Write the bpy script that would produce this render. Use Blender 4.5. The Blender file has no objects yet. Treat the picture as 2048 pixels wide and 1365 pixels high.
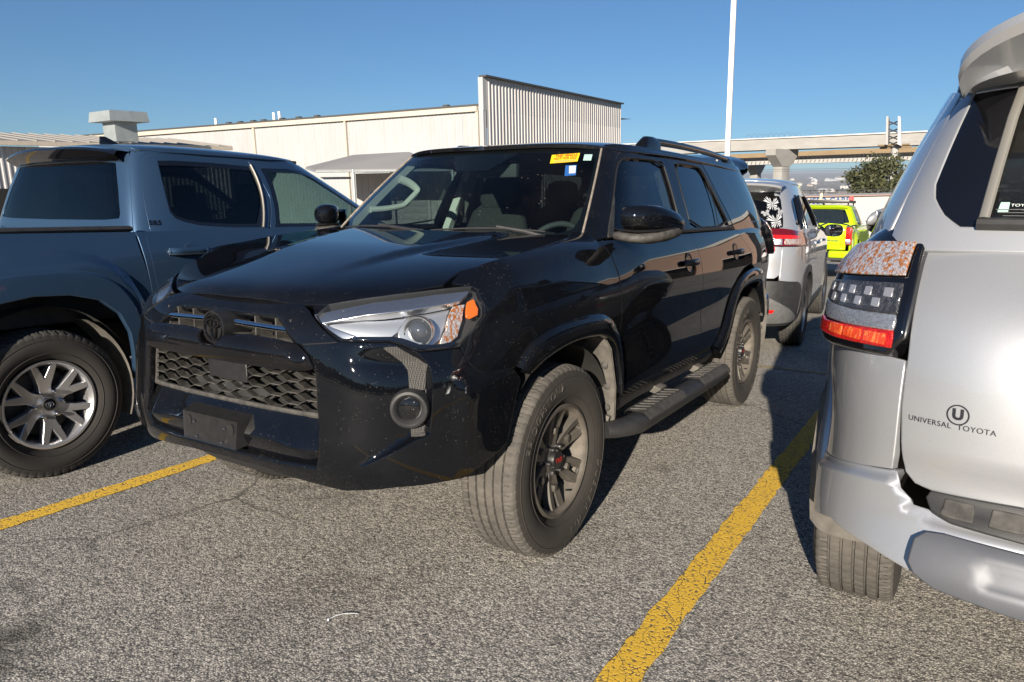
import bpy, bmesh, math, random
import numpy as np
from mathutils import Vector, Matrix
from mathutils.geometry import delaunay_2d_cdt

scene = bpy.context.scene
COL = scene.collection
random.seed(7); RNG = np.random.default_rng(7)

# ---------------------------------------------------------------- camera
CAM_POS = (2.52812, 2.25394, 1.40061); CAM_YAW, CAM_PITCH, CAM_ROLL = -2.58163, 0.1774, -0.00461
def cam_axes(yaw, pitch, roll):
    f = np.array([math.cos(yaw)*math.cos(pitch), math.sin(yaw)*math.cos(pitch), -math.sin(pitch)])
    r = np.array([math.sin(yaw), -math.cos(yaw), 0.]); d = np.cross(f, r)
    c, s = math.cos(roll), math.sin(roll)
    return c*r+s*d, -s*r+c*d, f
cr, cd, cf = cam_axes(CAM_YAW, CAM_PITCH, CAM_ROLL)
cam = bpy.data.cameras.new('camera'); camo = bpy.data.objects.new('camera', cam); COL.objects.link(camo)
camo.matrix_world = Matrix(((cr[0], -cd[0], -cf[0], CAM_POS[0]), (cr[1], -cd[1], -cf[1], CAM_POS[1]), (cr[2], -cd[2], -cf[2], CAM_POS[2]), (0, 0, 0, 1)))
cam.sensor_width = 36; cam.sensor_fit = 'HORIZONTAL'; cam.lens = 36*1470.84/2048; cam.clip_start = .05; cam.clip_end = 60000
scene.camera = camo
# ---------------------------------------------------------------- sky, sun, exposure
SUN_DIR = Vector((-1, -.27, -.295)).normalized()          # the way the light travels
SUN_ELEV = math.asin(-SUN_DIR.z)
world = bpy.data.worlds.new('World'); scene.world = world; world.use_nodes = True
wn = world.node_tree.nodes; wl = world.node_tree.links
sky = wn.new('ShaderNodeTexSky'); sky.sky_type = 'NISHITA'; sky.sun_disc = False
sky.sun_elevation = SUN_ELEV; sky.sun_rotation = math.atan2(-SUN_DIR.x, -SUN_DIR.y)
sky.altitude = 2000; sky.air_density = 1.3; sky.dust_density = .5; sky.ozone_density = 5.8
wl.new(sky.outputs[0], wn['Background'].inputs[0]); wn['Background'].inputs[1].default_value = .051
sun = bpy.data.lights.new('sun', 'SUN'); sun.energy = 5.0; sun.angle = math.radians(.53); sun.color = (1., .90, .76)
suno = bpy.data.objects.new('sun', sun); COL.objects.link(suno)
suno.rotation_euler = SUN_DIR.to_track_quat('-Z', 'Y').to_euler(); suno.location = (0, 0, 30)
scene.view_settings.view_transform = 'Standard'; scene.view_settings.look = 'None'
scene.view_settings.gamma = 1; scene.view_settings.use_curve_mapping = False; scene.view_settings.exposure = 1.0
# ---- numeric helpers: splines and body surfaces (pure numpy) ----
class CS:
    """natural cubic spline through (x, y)"""
    def __init__(s, x, y):
        x = np.asarray(x, float); y = np.asarray(y, float)
        n = len(x); h = np.diff(x); A = np.eye(n); b = np.zeros(n)
        for i in range(1, n-1):
            A[i, i-1] = h[i-1]; A[i, i] = 2*(h[i-1]+h[i]); A[i, i+1] = h[i]
            b[i] = 6*((y[i+1]-y[i])/h[i]-(y[i]-y[i-1])/h[i-1])
        s.x, s.y, s.h, s.m = x, y, h, np.linalg.solve(A, b)
    def __call__(s, q):
        q = np.asarray(q, float); i = np.clip(np.searchsorted(s.x, q)-1, 0, len(s.x)-2)
        h = s.h[i]; a = s.x[i+1]-q; b = q-s.x[i]; c = np.clip
        v = s.m[i]*a**3/(6*h)+s.m[i+1]*b**3/(6*h)+(s.y[i]/h-s.m[i]*h/6)*a+(s.y[i+1]/h-s.m[i+1]*h/6)*b
        lo = s.y[0]+(q-s.x[0])*((s.y[1]-s.y[0])/s.h[0]-s.h[0]*(2*s.m[0]+s.m[1])/6)
        hi = s.y[-1]+(q-s.x[-1])*((s.y[-1]-s.y[-2])/s.h[-1]+s.h[-1]*(s.m[-2]+2*s.m[-1])/6)
        return np.where(q < s.x[0], lo, np.where(q > s.x[-1], hi, v))
def sstep(a, b, x):
    t = np.clip((np.asarray(x, float)-a)/(b-a), 0, 1); return t*t*(3-2*t)
def contour(pts):
    """plan contour spline by (arc-like) chord length, symmetric about the first point"""
    p = np.array(pts, float); full = np.vstack([p[:0:-1]*[1, -1], p]); n = len(p)-1
    t = np.concatenate([[0], np.cumsum(np.linalg.norm(np.diff(full, axis=0), axis=1))]); t -= t[n]
    return CS(t, full[:, 0]), CS(t, full[:, 1]), t[n:]
class Wrap:
    """lower body shell: plan contour, moved in x at the ends by F/Rr(z) and in y at the sides by S(z)"""
    def __init__(s, pts, F, S, xf, xr, Rr=None, shoulder=None, T=None):
        s.T = CS(*zip(*(T or [(0, 0), (1, 0), (2, 0)])))
        s.cx, s.cy, s.t = contour(pts); s.F, s.S, s.Rr = CS(*zip(*F)), CS(*zip(*S)), CS(*zip(*(Rr or [(0, 0), (1, 0), (2, 0)])))
        s.xf, s.xr, s.sh = xf, xr, shoulder or (lambda x: 0*x)
        us = np.linspace(0, s.t[-1], 4000); s._u, s._x = us, s.cx(us)
    def uofx(s, x):
        return np.interp(-np.asarray(x, float), -s._x, s._u)
    def __call__(s, u, z):
        u = np.asarray(u, float); z = np.asarray(z, float); x, y = s.cx(u), s.cy(u)
        wf = sstep(s.xf[0], s.xf[1], x); wr = sstep(s.xr[0], s.xr[1], -x); ws = (1-wf*.75)*(1-wr*.75)*np.clip(np.abs(y)/.6, 0, 1)**2
        zz = z+s.sh(x)
        y = y*(1-wf*s.T(z))
        return np.stack([x+wf*s.F(z)-wr*s.Rr(z), y+np.sign(y)*ws*s.S(zz), z+0*x], -1)
class Green:
    """greenhouse shell between a belt contour (z0) and a roof contour (z1)"""
    def __init__(s, p0, p1, z0, z1, bulge=.012):
        a = np.array(p0, float); b = np.array(p1, float); k = np.arange(-(len(a)-1), len(a))
        m = lambda q: np.vstack([q[:0:-1]*[1, -1], q])
        A, B = m(a), m(b); s.a = CS(k, A[:, 0]), CS(k, A[:, 1]); s.b = CS(k, B[:, 0]), CS(k, B[:, 1])
        s.z0, s.z1, s.bu = z0, z1, bulge; s.n = len(a)-1; s.xm = (a[0, 0]+a[-1, 0])*.5
    def __call__(s, u, z):
        u = np.asarray(u, float); z = np.asarray(z, float); t = (z-s.z0)/(s.z1-s.z0); g = 1+s.bu*4*t*(1-t)
        x = s.a[0](u)*(1-t)+s.b[0](u)*t; y = s.a[1](u)*(1-t)+s.b[1](u)*t
        xm = s.xm
        return np.stack([xm+(x-xm)*(1+s.bu*.6*4*t*(1-t)), y*g, z+0*x], -1)
    def uofx(s, x, z, lo=5., hi=None):
        us = np.linspace(lo, hi or s.n-3., 600); X = s(us, np.full_like(us, z))[:, 0]
        return np.interp(-np.asarray(x, float), -X, us)
# ---- SUV shells ----
SUV_PLAN = [(.905,0),(.90,.25),(.882,.45),(.845,.60),(.78,.72),(.68,.81),(.55,.87),(.40,.905),(.2,.925),(0,.932),(-.6,.935),(-1.6,.94),(-2.4,.94),(-3.0,.922),(-3.38,.89),(-3.60,.85),(-3.76,.775),(-3.86,.65),(-3.915,.4),(-3.935,0)]
SUV_F = [(.36,-.14),(.42,-.06),(.48,-.01),(.55,.02),(.62,.028),(.70,.02),(.80,.012),(.90,.005),(.98,-.008),(1.03,-.03),(1.07,-.07),(1.10,-.12),(1.16,-.25),(1.25,-.5)]
SUV_S = [(.36,-.09),(.45,-.05),(.52,-.02),(.58,-.008),(.66,-.006),(.76,-.012),(.86,-.012),(.95,-.002),(1.03,0),(1.10,-.006),(1.16,-.018),(1.22,-.038),(1.28,-.066),(1.31,-.095),(1.335,-.14),(1.355,-.20),(1.37,-.27)]
SUV_R = [(.36,-.10),(.45,-.02),(.52,.02),(.60,.02),(.68,-.01),(.80,-.03),(1.0,-.045),(1.1,-.065),(1.2,-.11),(1.28,-.175),(1.34,-.23)]
SUV_G0 = [(-.24,0),(-.255,.25),(-.305,.48),(-.375,.645),(-.45,.75),(-.53,.80),(-.68,.838),(-.95,.86),(-1.4,.872),(-2.0,.873),(-2.6,.865),(-3.1,.855),(-3.42,.825),(-3.6,.76),(-3.69,.62),(-3.74,.3),(-3.75,0)]
SUV_G1 = [(-.80,0),(-.81,.21),(-.84,.40),(-.885,.53),(-.925,.612),(-.985,.652),(-1.10,.678),(-1.30,.688),(-1.6,.692),(-2.0,.695),(-2.5,.692),(-2.95,.688),(-3.22,.672),(-3.40,.625),(-3.49,.50),(-3.53,.24),(-3.54,0)]
def suv_shoulder(x):            # front fenders roll over lower than the doors
    return .055*sstep(-.85, -.40, x)+.075*sstep(-.40, .75, x)
body_s = Wrap(SUV_PLAN, SUV_F, SUV_S, (.25, .86), (3.35, 3.85), SUV_R, suv_shoulder, [(.3,.0),(.5,.0),(.8,.0),(.88,.025),(.96,.075),(1.05,.10),(1.15,.11),(1.3,.11)])
green_s = Green(SUV_G0, SUV_G1, 1.28, 1.70)
def rear_of(wrap):
    """the rear end of a shell, by distance w from its centre line (left positive) and height"""
    def f(w, z):
        w = np.asarray(w, float); P = wrap(wrap.t[-1]-np.abs(w), z); P[..., 1] = np.where(w < 0, -P[..., 1], P[..., 1]); return P
    return f
rear_s = rear_of(body_s)
def rear_green(w, z):                                    # same for the greenhouse; w in spline units
    w = np.asarray(w, float); P = green_s(green_s.n-np.abs(w), z); P[..., 1] = np.where(w < 0, -P[..., 1], P[..., 1]); return P
# ---- pickup truck shells (rear axle at x = 0) ----
TRK_PLAN = [(4.28,0),(4.26,.3),(4.20,.55),(4.08,.74),(3.92,.85),(3.7,.91),(3.4,.94),(2.9,.95),(2.2,.955),(1.4,.96),(.7,.965),(0,.968),(-.6,.965),(-.95,.95),(-1.08,.90),(-1.14,.80),(-1.16,.5),(-1.165,0)]
TRK_S = [(.40,-.09),(.50,-.04),(.60,-.012),(.72,0),(.86,-.004),(1.0,-.012),(1.08,-.02),(1.14,-.032),(1.2,-.050),(1.27,-.080),(1.33,-.13)]
body_t = Wrap(TRK_PLAN, [(.3,-.1),(.6,0),(1.0,-.02),(1.2,-.2),(1.3,-.4)], TRK_S, (3.6, 4.15), (.95, 1.12), [(.3,-.05),(.6,0),(1.0,0),(1.3,-.02)])
TRK_G0 = [(3.18,0),(3.16,.25),(3.09,.48),(2.98,.65),(2.85,.76),(2.72,.81),(2.50,.845),(2.08,.872),(1.6,.882),(1.2,.882),(.9,.872),(.74,.852),(.64,.81),(.59,.71),(.575,.45),(.57,0)]
TRK_G1 = [(2.25,0),(2.23,.20),(2.18,.38),(2.10,.52),(2.01,.60),(1.93,.64),(1.82,.67),(1.58,.69),(1.33,.70),(1.1,.70),(.94,.695),(.84,.68),(.76,.64),(.715,.55),(.70,.35),(.695,0)]
green_t = Green(TRK_G0, TRK_G1, 1.27, 1.74)
# ---- crossover shells (rear axle at x = 0) ----
XO_PLAN = [(3.60,0),(3.57,.3),(3.48,.55),(3.3,.75),(3.05,.86),(2.7,.905),(2.0,.915),(1.0,.92),(.3,.92),(-.2,.915),(-.5,.89),(-.70,.84),(-.84,.74),(-.92,.58),(-.96,.3),(-.97,0)]
XO_S = [(.25,-.09),(.36,-.03),(.48,-.008),(.62,0),(.78,-.004),(.90,-.004),(1.0,-.008),(1.1,-.02),(1.16,-.035),(1.22,-.06),(1.28,-.1)]
XO_R = [(.25,-.12),(.36,-.04),(.48,0),(.60,0),(.74,-.015),(.80,-.03),(.95,-.045),(1.05,-.06),(1.15,-.09),(1.22,-.14),(1.28,-.2)]
body_x = Wrap(XO_PLAN, [(.2,-.1),(.5,0),(.8,-.05),(1.0,-.25)], XO_S, (2.9, 3.5), (.55, .92), XO_R)
XO_G0 = [(2.55,0),(2.52,.3),(2.42,.52),(2.27,.68),(2.1,.76),(1.95,.80),(1.7,.83),(1.2,.855),(.7,.862),(.2,.858),(-.2,.845),(-.5,.81),(-.66,.75),(-.77,.63),(-.83,.35),(-.845,0)]
XO_G1 = [(1.35,0),(1.33,.2),(1.28,.36),(1.2,.48),(1.12,.54),(1.05,.575),(.95,.60),(.75,.62),(.5,.63),(.2,.632),(-.05,.628),(-.25,.61),(-.40,.57),(-.49,.47),(-.53,.25),(-.54,0)]
green_x = Green([(x, y*1.03) for x, y in XO_G0], [(x, y*1.13) for x, y in XO_G1], 1.20, 1.65)
T = {'headlight':[(0.438,1.075),(0.655,1.111),(0.891,1.133),(1.022,1.139),(1.056,1.128),(1.101,1.075),(1.102,1.044),(1.064,1.004),(1.01,0.961),(0.983,0.947),(0.911,0.945),(0.852,0.945),(0.806,0.967),(0.766,0.979),(0.626,0.979),(0.59,0.979)],'hoodside':[(0.434,1.078),(0.526,1.095),(0.649,1.115),(0.878,1.133),(0.885,1.139),(0.918,1.181),(1.096,1.208),(1.395,1.235),(1.601,1.255),(1.769,1.272),(1.838,1.282)],'seam':[(0.432,0.966),(0.59,0.979)],'ridge':[(0.472,0.923),(0.513,0.875),(0.513,0.76),(0.531,0.645)],'strip':[(0.744,0.959),(0.794,0.921),(0.806,0.895),(0.798,0.831),(0.847,0.821),(0.866,0.902),(0.846,0.925),(0.784,0.96)],'fog':[(0.796,0.764)],'strip2':[(0.803,0.702),(0.851,0.702),(0.846,0.673),(0.807,0.669)],'crease':[(0.65,0.578),(0.815,0.666),(0.857,0.676),(0.869,0.876),(0.866,0.902)],'fseam':[(0.994,0.946),(1.015,0.887),(1.055,0.856),(1.211,0.849)],'archcrease':[(1.2,0.842),(1.146,0.717),(1.09,0.631),(1.038,0.576)],'archin':[(1.25,0.792),(1.175,0.563),(1.071,0.543),(0.969,0.5)],'bottom':[(0.969,0.5),(0.873,0.503),(0.737,0.5),(0.641,0.486),(0.547,0.47)],'flareo':[(1.219,0.85),(1.271,0.916),(1.383,0.954),(1.556,0.972),(1.75,0.977),(1.883,0.966),(1.986,0.91),(2.08,0.819),(2.1,0.707),(2.084,0.584)],'flarei':[(1.275,0.82),(1.386,0.863),(1.558,0.893),(1.757,0.891),(1.877,0.874),(1.994,0.814),(2.046,0.716),(2.051,0.581)],'grilleopen':[(0.316,1.062),(0.425,0.97)],'mesh':[(0.471,0.898),(0.473,0.726)],'lip':[(0.477,0.727),(0.475,0.611)],'chrome':[(0.072,1.035),(0.38,1.021),(0.39,1.009),(0.084,1.02)],'chromeL':[(-0.401,1.02),(-0.122,1.017)],'barTop':[(0.129,0.964),(0.339,0.974),(0.425,0.972)],'barBot':[(0.181,0.875),(0.328,0.88),(0.469,0.883)],'radar':[(-0.089,0.874),(0.152,0.874),(0.163,0.79),(-0.068,0.803)],'plate':[(-0.184,0.685),(0.138,0.668),(0.103,0.57),(-0.197,0.576)],'doorF':[(2.082,1.231),(2.075,1.124),(2.079,1.026),(2.097,0.795),(2.078,0.592)],'fframe':[(5.573,1.238),(5.275,1.442),(5.282,1.576),(5.242,1.643),(5.404,1.679),(5.635,1.691),(6.415,1.7),(7.955,1.707),(8.122,1.598),(8.202,1.391),(8.251,1.275)],'fglass':[(5.932,1.303),(5.481,1.452),(5.395,1.587),(5.527,1.634),(5.796,1.658),(6.201,1.667),(7.851,1.676),(7.955,1.553),(8.024,1.415),(8.087,1.282)],'rframe':[(8.153,1.706),(9.314,1.711),(9.495,1.697),(9.552,1.636),(9.606,1.503),(9.723,1.374),(9.772,1.288),(8.27,1.263)],'rglass':[(8.324,1.677),(9.301,1.674),(9.428,1.648),(9.387,1.541),(9.199,1.307),(8.313,1.296)],'rfix':[(9.555,1.623),(9.487,1.311),(9.234,1.307)],'qglass':[(10.145,1.705),(11.408,1.692),(11.763,1.663),(12.034,1.551),(12.155,1.431),(11.43,1.352),(11.085,1.328),(10.422,1.32),(10.334,1.338),(10.3,1.383),(10.174,1.532)]}
# ---------------------------------------------------------------- object helpers
def thing(name, label, cat, loc=(0, 0, 0), rz=0, group=None, rot=None):
    o = bpy.data.objects.new(name, None); o.empty_display_size = .3; COL.objects.link(o)
    o.location = loc; o.rotation_euler = rot or (0, 0, rz); o['label'] = label; o['category'] = cat
    if group: o['group'] = group
    return o
def tag(o, label, cat, group=None):
    o['label'] = label; o['category'] = cat
    if group: o['group'] = group
    return o
def mesh_obj(name, V, F, mat, parent=None, normals=None, smooth=True, mats=None, fmat=None):
    me = bpy.data.meshes.new(name); me.from_pydata([tuple(map(float, v)) for v in V], [], [tuple(map(int, f)) for f in F])
    if smooth: me.polygons.foreach_set('use_smooth', [True]*len(me.polygons))
    if normals is not None: me.normals_split_custom_set_from_vertices([tuple(map(float, n)) for n in normals])
    for m in (mats or [mat]): me.materials.append(m)
    if fmat is not None: me.polygons.foreach_set('material_index', fmat)
    me.update()
    o = bpy.data.objects.new(name, me); COL.objects.link(o)
    if parent is not None: o.parent = parent
    return o
def share(o, parent, loc=(0, 0, 0), rot=(0, 0, 0), scale=(1, 1, 1), name=None):
    c = o.copy(); COL.objects.link(c); c.parent = parent; c.location = loc; c.rotation_euler = rot; c.scale = scale
    if name: c.name = name
    return c
def copy_tree(o, parent=None):
    c = o.copy(); COL.objects.link(c); c.parent = parent
    for ch in list(o.children): copy_tree(ch, c)
    return c
def xc(a, b): return np.array((a[1]*b[2]-a[2]*b[1], a[2]*b[0]-a[0]*b[2], a[0]*b[1]-a[1]*b[0]))
# ---------------------------------------------------------------- 2D outline helpers
def chaikin(p, n=2, closed=True):
    p = np.array(p, float)
    for _ in range(n):
        q = np.roll(p, -1, 0) if closed else p[1:]
        a = p if closed else p[:-1]
        r = np.empty((2*len(a), p.shape[1])); r[0::2] = .75*a+.25*q; r[1::2] = .25*a+.75*q
        p = r if closed else np.vstack([p[:1], r, p[-1:]])
    return p
def resample(p, step, scale=(1, 1), closed=True):
    p = np.array(p, float); q = np.vstack([p, p[:1]]) if closed else p; out = []
    for a, b in zip(q[:-1], q[1:]):
        d = np.linalg.norm((b-a)*scale); k = max(1, int(math.ceil(d/step)))
        for i in range(k): out.append(a+(b-a)*i/k)
    if not closed: out.append(q[-1])
    out = np.array(out); keep = [0]
    for i in range(1, len(out)):
        if np.linalg.norm((out[i]-out[keep[-1]])*scale) > 1e-4: keep.append(i)
    return out[keep]
def inside(poly, pts):
    x, y = pts[:, 0], pts[:, 1]; c = np.zeros(len(pts), bool); n = len(poly)
    for i in range(n):
        x1, y1 = poly[i]; x2, y2 = poly[(i+1) % n]
        if y1 == y2: continue
        m = ((y1 > y) != (y2 > y)) & (x < (x2-x1)*(y-y1)/(y2-y1)+x1); c ^= m
    return c
def area2(p):
    q = np.roll(p, -1, 0); return .5*np.sum(p[:, 0]*q[:, 1]-q[:, 0]*p[:, 1])
def surf_n(surf, uv, h=1.5e-3):
    u, v = uv[:, 0], uv[:, 1]
    n = np.cross(surf(u+h, v)-surf(u-h, v), surf(u, v+h)-surf(u, v-h))
    return n/np.maximum(np.linalg.norm(n, axis=1, keepdims=True), 1e-12)
def panel(name, outline, surf, mat, parent=None, grid=.03, su=1., r=.004, depth=.02, off=0., holes=(), out=None, sv=1., rhole=None, smooth=0, feat=(), hs=1.5e-3):
    """a sheet-metal panel: the outline (u, v) filled, laid on surf, its edges rolled over and turned in.
    out: a point (or function) the panel faces away from; su, sv: metres per unit of u and v"""
    sc = np.array([su, sv])
    loops = [np.array(outline, float)]+[np.array(h, float) for h in holes]
    if smooth: loops = [chaikin(l, smooth) for l in loops]
    loops = [resample(l, grid, sc) for l in loops]
    for i, l in enumerate(loops):
        if (area2(l) > 0) != (i == 0): loops[i] = l[::-1]
    lo, hi = loops[0].min(0), loops[0].max(0)
    gu = np.arange(lo[0]+grid/su*.5, hi[0], grid/su); gv = np.arange(lo[1]+grid/sv*.5, hi[1], grid/sv)
    g = np.array([(a, b) for j, b in enumerate(gv) for a in gu+(grid/su*.25 if j % 2 else -grid/su*.25)]) if len(gu)*len(gv) else np.zeros((0, 2))
    if len(g):
        k = inside(loops[0], g)
        for h in loops[1:]: k &= ~inside(h, g)
        g = g[k]
    if len(g):                                   # keep grid points clear of the rim
        B = np.vstack(loops); d = np.min(np.linalg.norm((g[:, None]-B[None])*sc, axis=2), axis=1); g = g[d > grid*.45]
    for line, offs, stp in feat:                 # extra points along creases
        q = resample(np.array(line, float), stp, sc, False); tq = np.gradient(q, axis=0); tq /= np.linalg.norm(tq, axis=1, keepdims=True); nq = np.stack([-tq[:, 1], tq[:, 0]], 1)
        e = np.vstack([q+nq*o_ for o_ in offs]); k = inside(loops[0], e)
        for h in loops[1:]: k &= ~inside(h, e)
        e = e[k]; B = np.vstack(loops)
        if len(e): d = np.min(np.linalg.norm((e[:, None]-B[None])*sc, axis=2), axis=1); e = e[d > .003]
        if len(e) and len(g): d = np.min(np.linalg.norm((g[:, None]-e[None])*sc, axis=2), axis=1); g = g[d > stp*.7]
        if len(e): g = np.vstack([g, e])
    P2 = np.vstack(loops+[g]) if len(g) else np.vstack(loops); edges = []; o = 0; rims = []
    for l in loops:
        n = len(l); edges += [(o+i, o+(i+1) % n) for i in range(n)]; rims.append((o, n)); o += n
    vv, ee, ff, ov, oe, of = delaunay_2d_cdt([Vector(p*sc) for p in P2], edges, [], 0, 1e-7)
    uv = np.array([[p.x, p.y] for p in vv])/sc
    F = np.array([f for f in ff], int); cen = uv[F].mean(1); k = inside(loops[0], cen)
    for h in loops[1:]: k &= ~inside(h, cen)
    F = F[k]
    P = surf(uv[:, 0], uv[:, 1]); N = surf_n(surf, uv, hs)
    if out is not None:
        O = out(P) if callable(out) else np.array(out, float)
        sgn = np.sign(np.sum(np.sum(N*(P-O), axis=1))) or 1.
    else: sgn = 1.
    N = N*sgn; P = P+N*off
    a, b, c = P[F[:, 0]], P[F[:, 1]], P[F[:, 2]]
    fl = np.sum(np.cross(b-a, c-a)*N[F[:, 0]], axis=1) < 0; F[fl] = F[fl][:, ::-1]
    V = [P]; NN = [N]; faces = [tuple(f) for f in F]; base = len(P)
    if depth > 0:
        look = {}
        for i, p in enumerate(uv): look.setdefault((round(p[0], 5), round(p[1], 5)), i)
        for li, (l, (o0, n)) in enumerate(zip(loops, rims)):
            rr = r if li == 0 or rhole is None else rhole
            idx = []
            for p in l:
                i = look.get((round(p[0], 5), round(p[1], 5)))
                if i is None: i = int(np.argmin(np.sum((uv-p)**2, axis=1)))
                if not idx or idx[-1] != i: idx.append(i)
            n = len(idx); p = P[idx]; nn = N[idx]
            t = np.roll(p, -1, 0)-np.roll(p, 1, 0); t /= np.maximum(np.linalg.norm(t, axis=1, keepdims=True), 1e-9)
            bo = np.cross(t, nn)
            # the outward side of the loop
            ctr = surf_in(P, F, idx); s2 = np.sign(np.sum(bo*(p-ctr), axis=1)); s2 = np.sign(s2.sum()) or 1.
            bo = bo*s2
            rings = [(0, 0, nn), (rr*.5, rr*.13, nn*.85+bo*.5), (rr*.87, rr*.5, nn*.5+bo*.85), (rr, rr, bo), (rr, depth, bo)] if rr > 0 else [(0, 0, bo), (0, depth, bo)]
            if rr > 0: first = idx; rings = rings[1:]
            else: first = None
            prev = first
            for (e, dn, nv) in rings:
                q = p+bo*e-nn*dn; nv = nv/np.maximum(np.linalg.norm(nv, axis=1, keepdims=True), 1e-9)
                cur = list(range(base, base+n)); base += n; V.append(q); NN.append(nv)
                if prev is not None:
                    for i in range(n):
                        j = (i+1) % n; f = (prev[i], prev[j], cur[j], cur[i])
                        faces.append(f if s2 > 0 else f[::-1])
                prev = cur
    V = np.vstack(V); NN = np.vstack(NN)
    # wind the rim faces to agree with their normals
    fx = [f for f in faces if len(f) == 3]; Q = np.array([f for f in faces if len(f) == 4], int)
    if len(Q):
        nf = np.cross(V[Q[:, 2]]-V[Q[:, 0]], V[Q[:, 3]]-V[Q[:, 1]]); bad = np.sum(nf*NN[Q].sum(1), axis=1) < 0; Q[bad] = Q[bad][:, ::-1]; fx += [tuple(q) for q in Q]
    return mesh_obj(name, V, fx, mat, parent, NN)
def surf_in(P, F, idx):
    """for each rim vertex the centroid of the triangles around it (tells in from out)"""
    acc = np.zeros_like(P); cnt = np.zeros(len(P)); c = P[F].mean(1)
    for k in range(3): np.add.at(acc, F[:, k], c); np.add.at(cnt, F[:, k], 1)
    i = np.array(idx); return acc[i]/np.maximum(cnt[i], 1)[:, None]
# ---------------------------------------------------------------- solid helpers: collect pieces, then link as one mesh
class MB:
    def __init__(s): s.V = []; s.F = []; s.n = 0; s.M = []
    def add(s, V, F, m=0):
        V = np.asarray(V, float); s.V.append(V); s.F += [tuple(int(i)+s.n for i in f) for f in F]; s.M += [m]*len(F); s.n += len(V); return s
    def box(s, c, d, R=None, m=0, taper=1.):
        x, y, z = np.array(d)/2.
        v = np.array([[a*x*(taper if e > 0 else 1), b*y*(taper if e > 0 else 1), e*z] for e in (-1, 1) for b in (-1, 1) for a in (-1, 1)])
        if R is not None: v = v @ np.array(R).T
        return s.add(v+np.array(c), [(0, 2, 3, 1), (4, 5, 7, 6), (0, 1, 5, 4), (2, 6, 7, 3), (0, 4, 6, 2), (1, 3, 7, 5)], m)
    def tube(s, path, r, k=10, cap=True, closed=False, m=0, flat=(1, 1), up=None):
        p = np.array(path, float); n = len(p); rr = np.broadcast_to(np.asarray(r, float), (n,))
        t = (np.roll(p, -1, 0)-np.roll(p, 1, 0)) if closed else np.gradient(p, axis=0)
        t /= np.maximum(np.linalg.norm(t, axis=1, keepdims=True), 1e-9); V = []
        u = np.array(up, float) if up is not None else (np.array([0, 0, 1.]) if abs(t[0][2]) < .9 else np.array([1., 0, 0]))
        for i in range(n):
            a = np.cross(t[i], u); a /= np.linalg.norm(a); b = np.cross(a, t[i])
            if up is None: u = b
            ang = np.arange(k)*2*np.pi/k
            V.append(p[i]+rr[i]*(np.cos(ang)[:, None]*a*flat[0]+np.sin(ang)[:, None]*b*flat[1]))
        F = []
        for i in range(n if closed else n-1):
            j = (i+1) % n
            for q in range(k): F.append((i*k+q, i*k+(q+1) % k, j*k+(q+1) % k, j*k+q))
        if cap and not closed: F.append(tuple(range(k))[::-1]); F.append(tuple((n-1)*k+q for q in range(k)))
        return s.add(np.vstack(V), F, m)
    def lathe(s, prof, k=32, axis='y', c=(0, 0, 0), m=0, a0=0., a1=2*math.pi):
        full = abs(a1-a0-2*math.pi) < 1e-6; ang = np.linspace(a0, a1, k, endpoint=not full); V = []; n = len(prof)
        for r, h in prof:
            e, f = np.cos(ang)*r, np.sin(ang)*r; hh = np.full(len(ang), h)
            V.append({'x': np.stack([hh, e, f], 1), 'y': np.stack([f, hh, e], 1), 'z': np.stack([e, f, hh], 1)}[axis])
        K = len(ang); F = []
        for i in range(n-1):
            for q in range(K if full else K-1):
                w = (q+1) % K; F.append((i*K+q, i*K+w, (i+1)*K+w, (i+1)*K+q))
        return s.add(np.vstack(V)+np.array(c), F, m)
    def loft(s, rows, closed=False, m=0, cap=False):
        n = len(rows); k = len(rows[0]); V = np.vstack([np.array(r, float) for r in rows]); F = []
        for i in range(n-1):
            for q in range(k if closed else k-1):
                w = (q+1) % k; F.append((i*k+q, i*k+w, (i+1)*k+w, (i+1)*k+q))
        if cap and closed: F.append(tuple(range(k))[::-1]); F.append(tuple((n-1)*k+q for q in range(k)))
        return s.add(V, F, m)
    def prism(s, poly, h0, h1, axis='z', m=0):
        p = np.array(poly, float); n = len(p)
        f = {'z': lambda h: np.column_stack([p, np.full(n, h)]), 'y': lambda h: np.column_stack([p[:, 0], np.full(n, h), p[:, 1]]), 'x': lambda h: np.column_stack([np.full(n, h), p])}[axis]
        return s.add(np.vstack([f(h0), f(h1)]), [tuple(range(n))[::-1], tuple(range(n, 2*n))]+[(i, (i+1) % n, n+(i+1) % n, n+i) for i in range(n)], m)
    def xf(s, M):
        M = np.array(M); s.V = [v @ M[:3, :3].T+M[:3, 3] for v in s.V]; return s
    def obj(s, name, mat, parent=None, smooth=True, angle=38, bevel=0, seg=2, mats=None):
        o = mesh_obj(name, np.vstack(s.V), s.F, mat, parent, smooth=False, mats=mats, fmat=s.M if mats else None); me = o.data
        bm = bmesh.new(); bm.from_mesh(me)
        if bevel:
            ed = [e for e in bm.edges if len(e.link_faces) == 2 and e.calc_face_angle(0) > math.radians(25)]
            bmesh.ops.bevel(bm, geom=ed, offset=bevel, segments=seg, profile=.5, affect='EDGES', clamp_overlap=True)
        bmesh.ops.recalc_face_normals(bm, faces=bm.faces)
        if smooth:
            for f in bm.faces: f.smooth = True
            for e in bm.edges:
                if len(e.link_faces) == 2 and e.calc_face_angle(0) > math.radians(angle): e.smooth = False
        bm.to_mesh(me); bm.free(); return o
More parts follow.
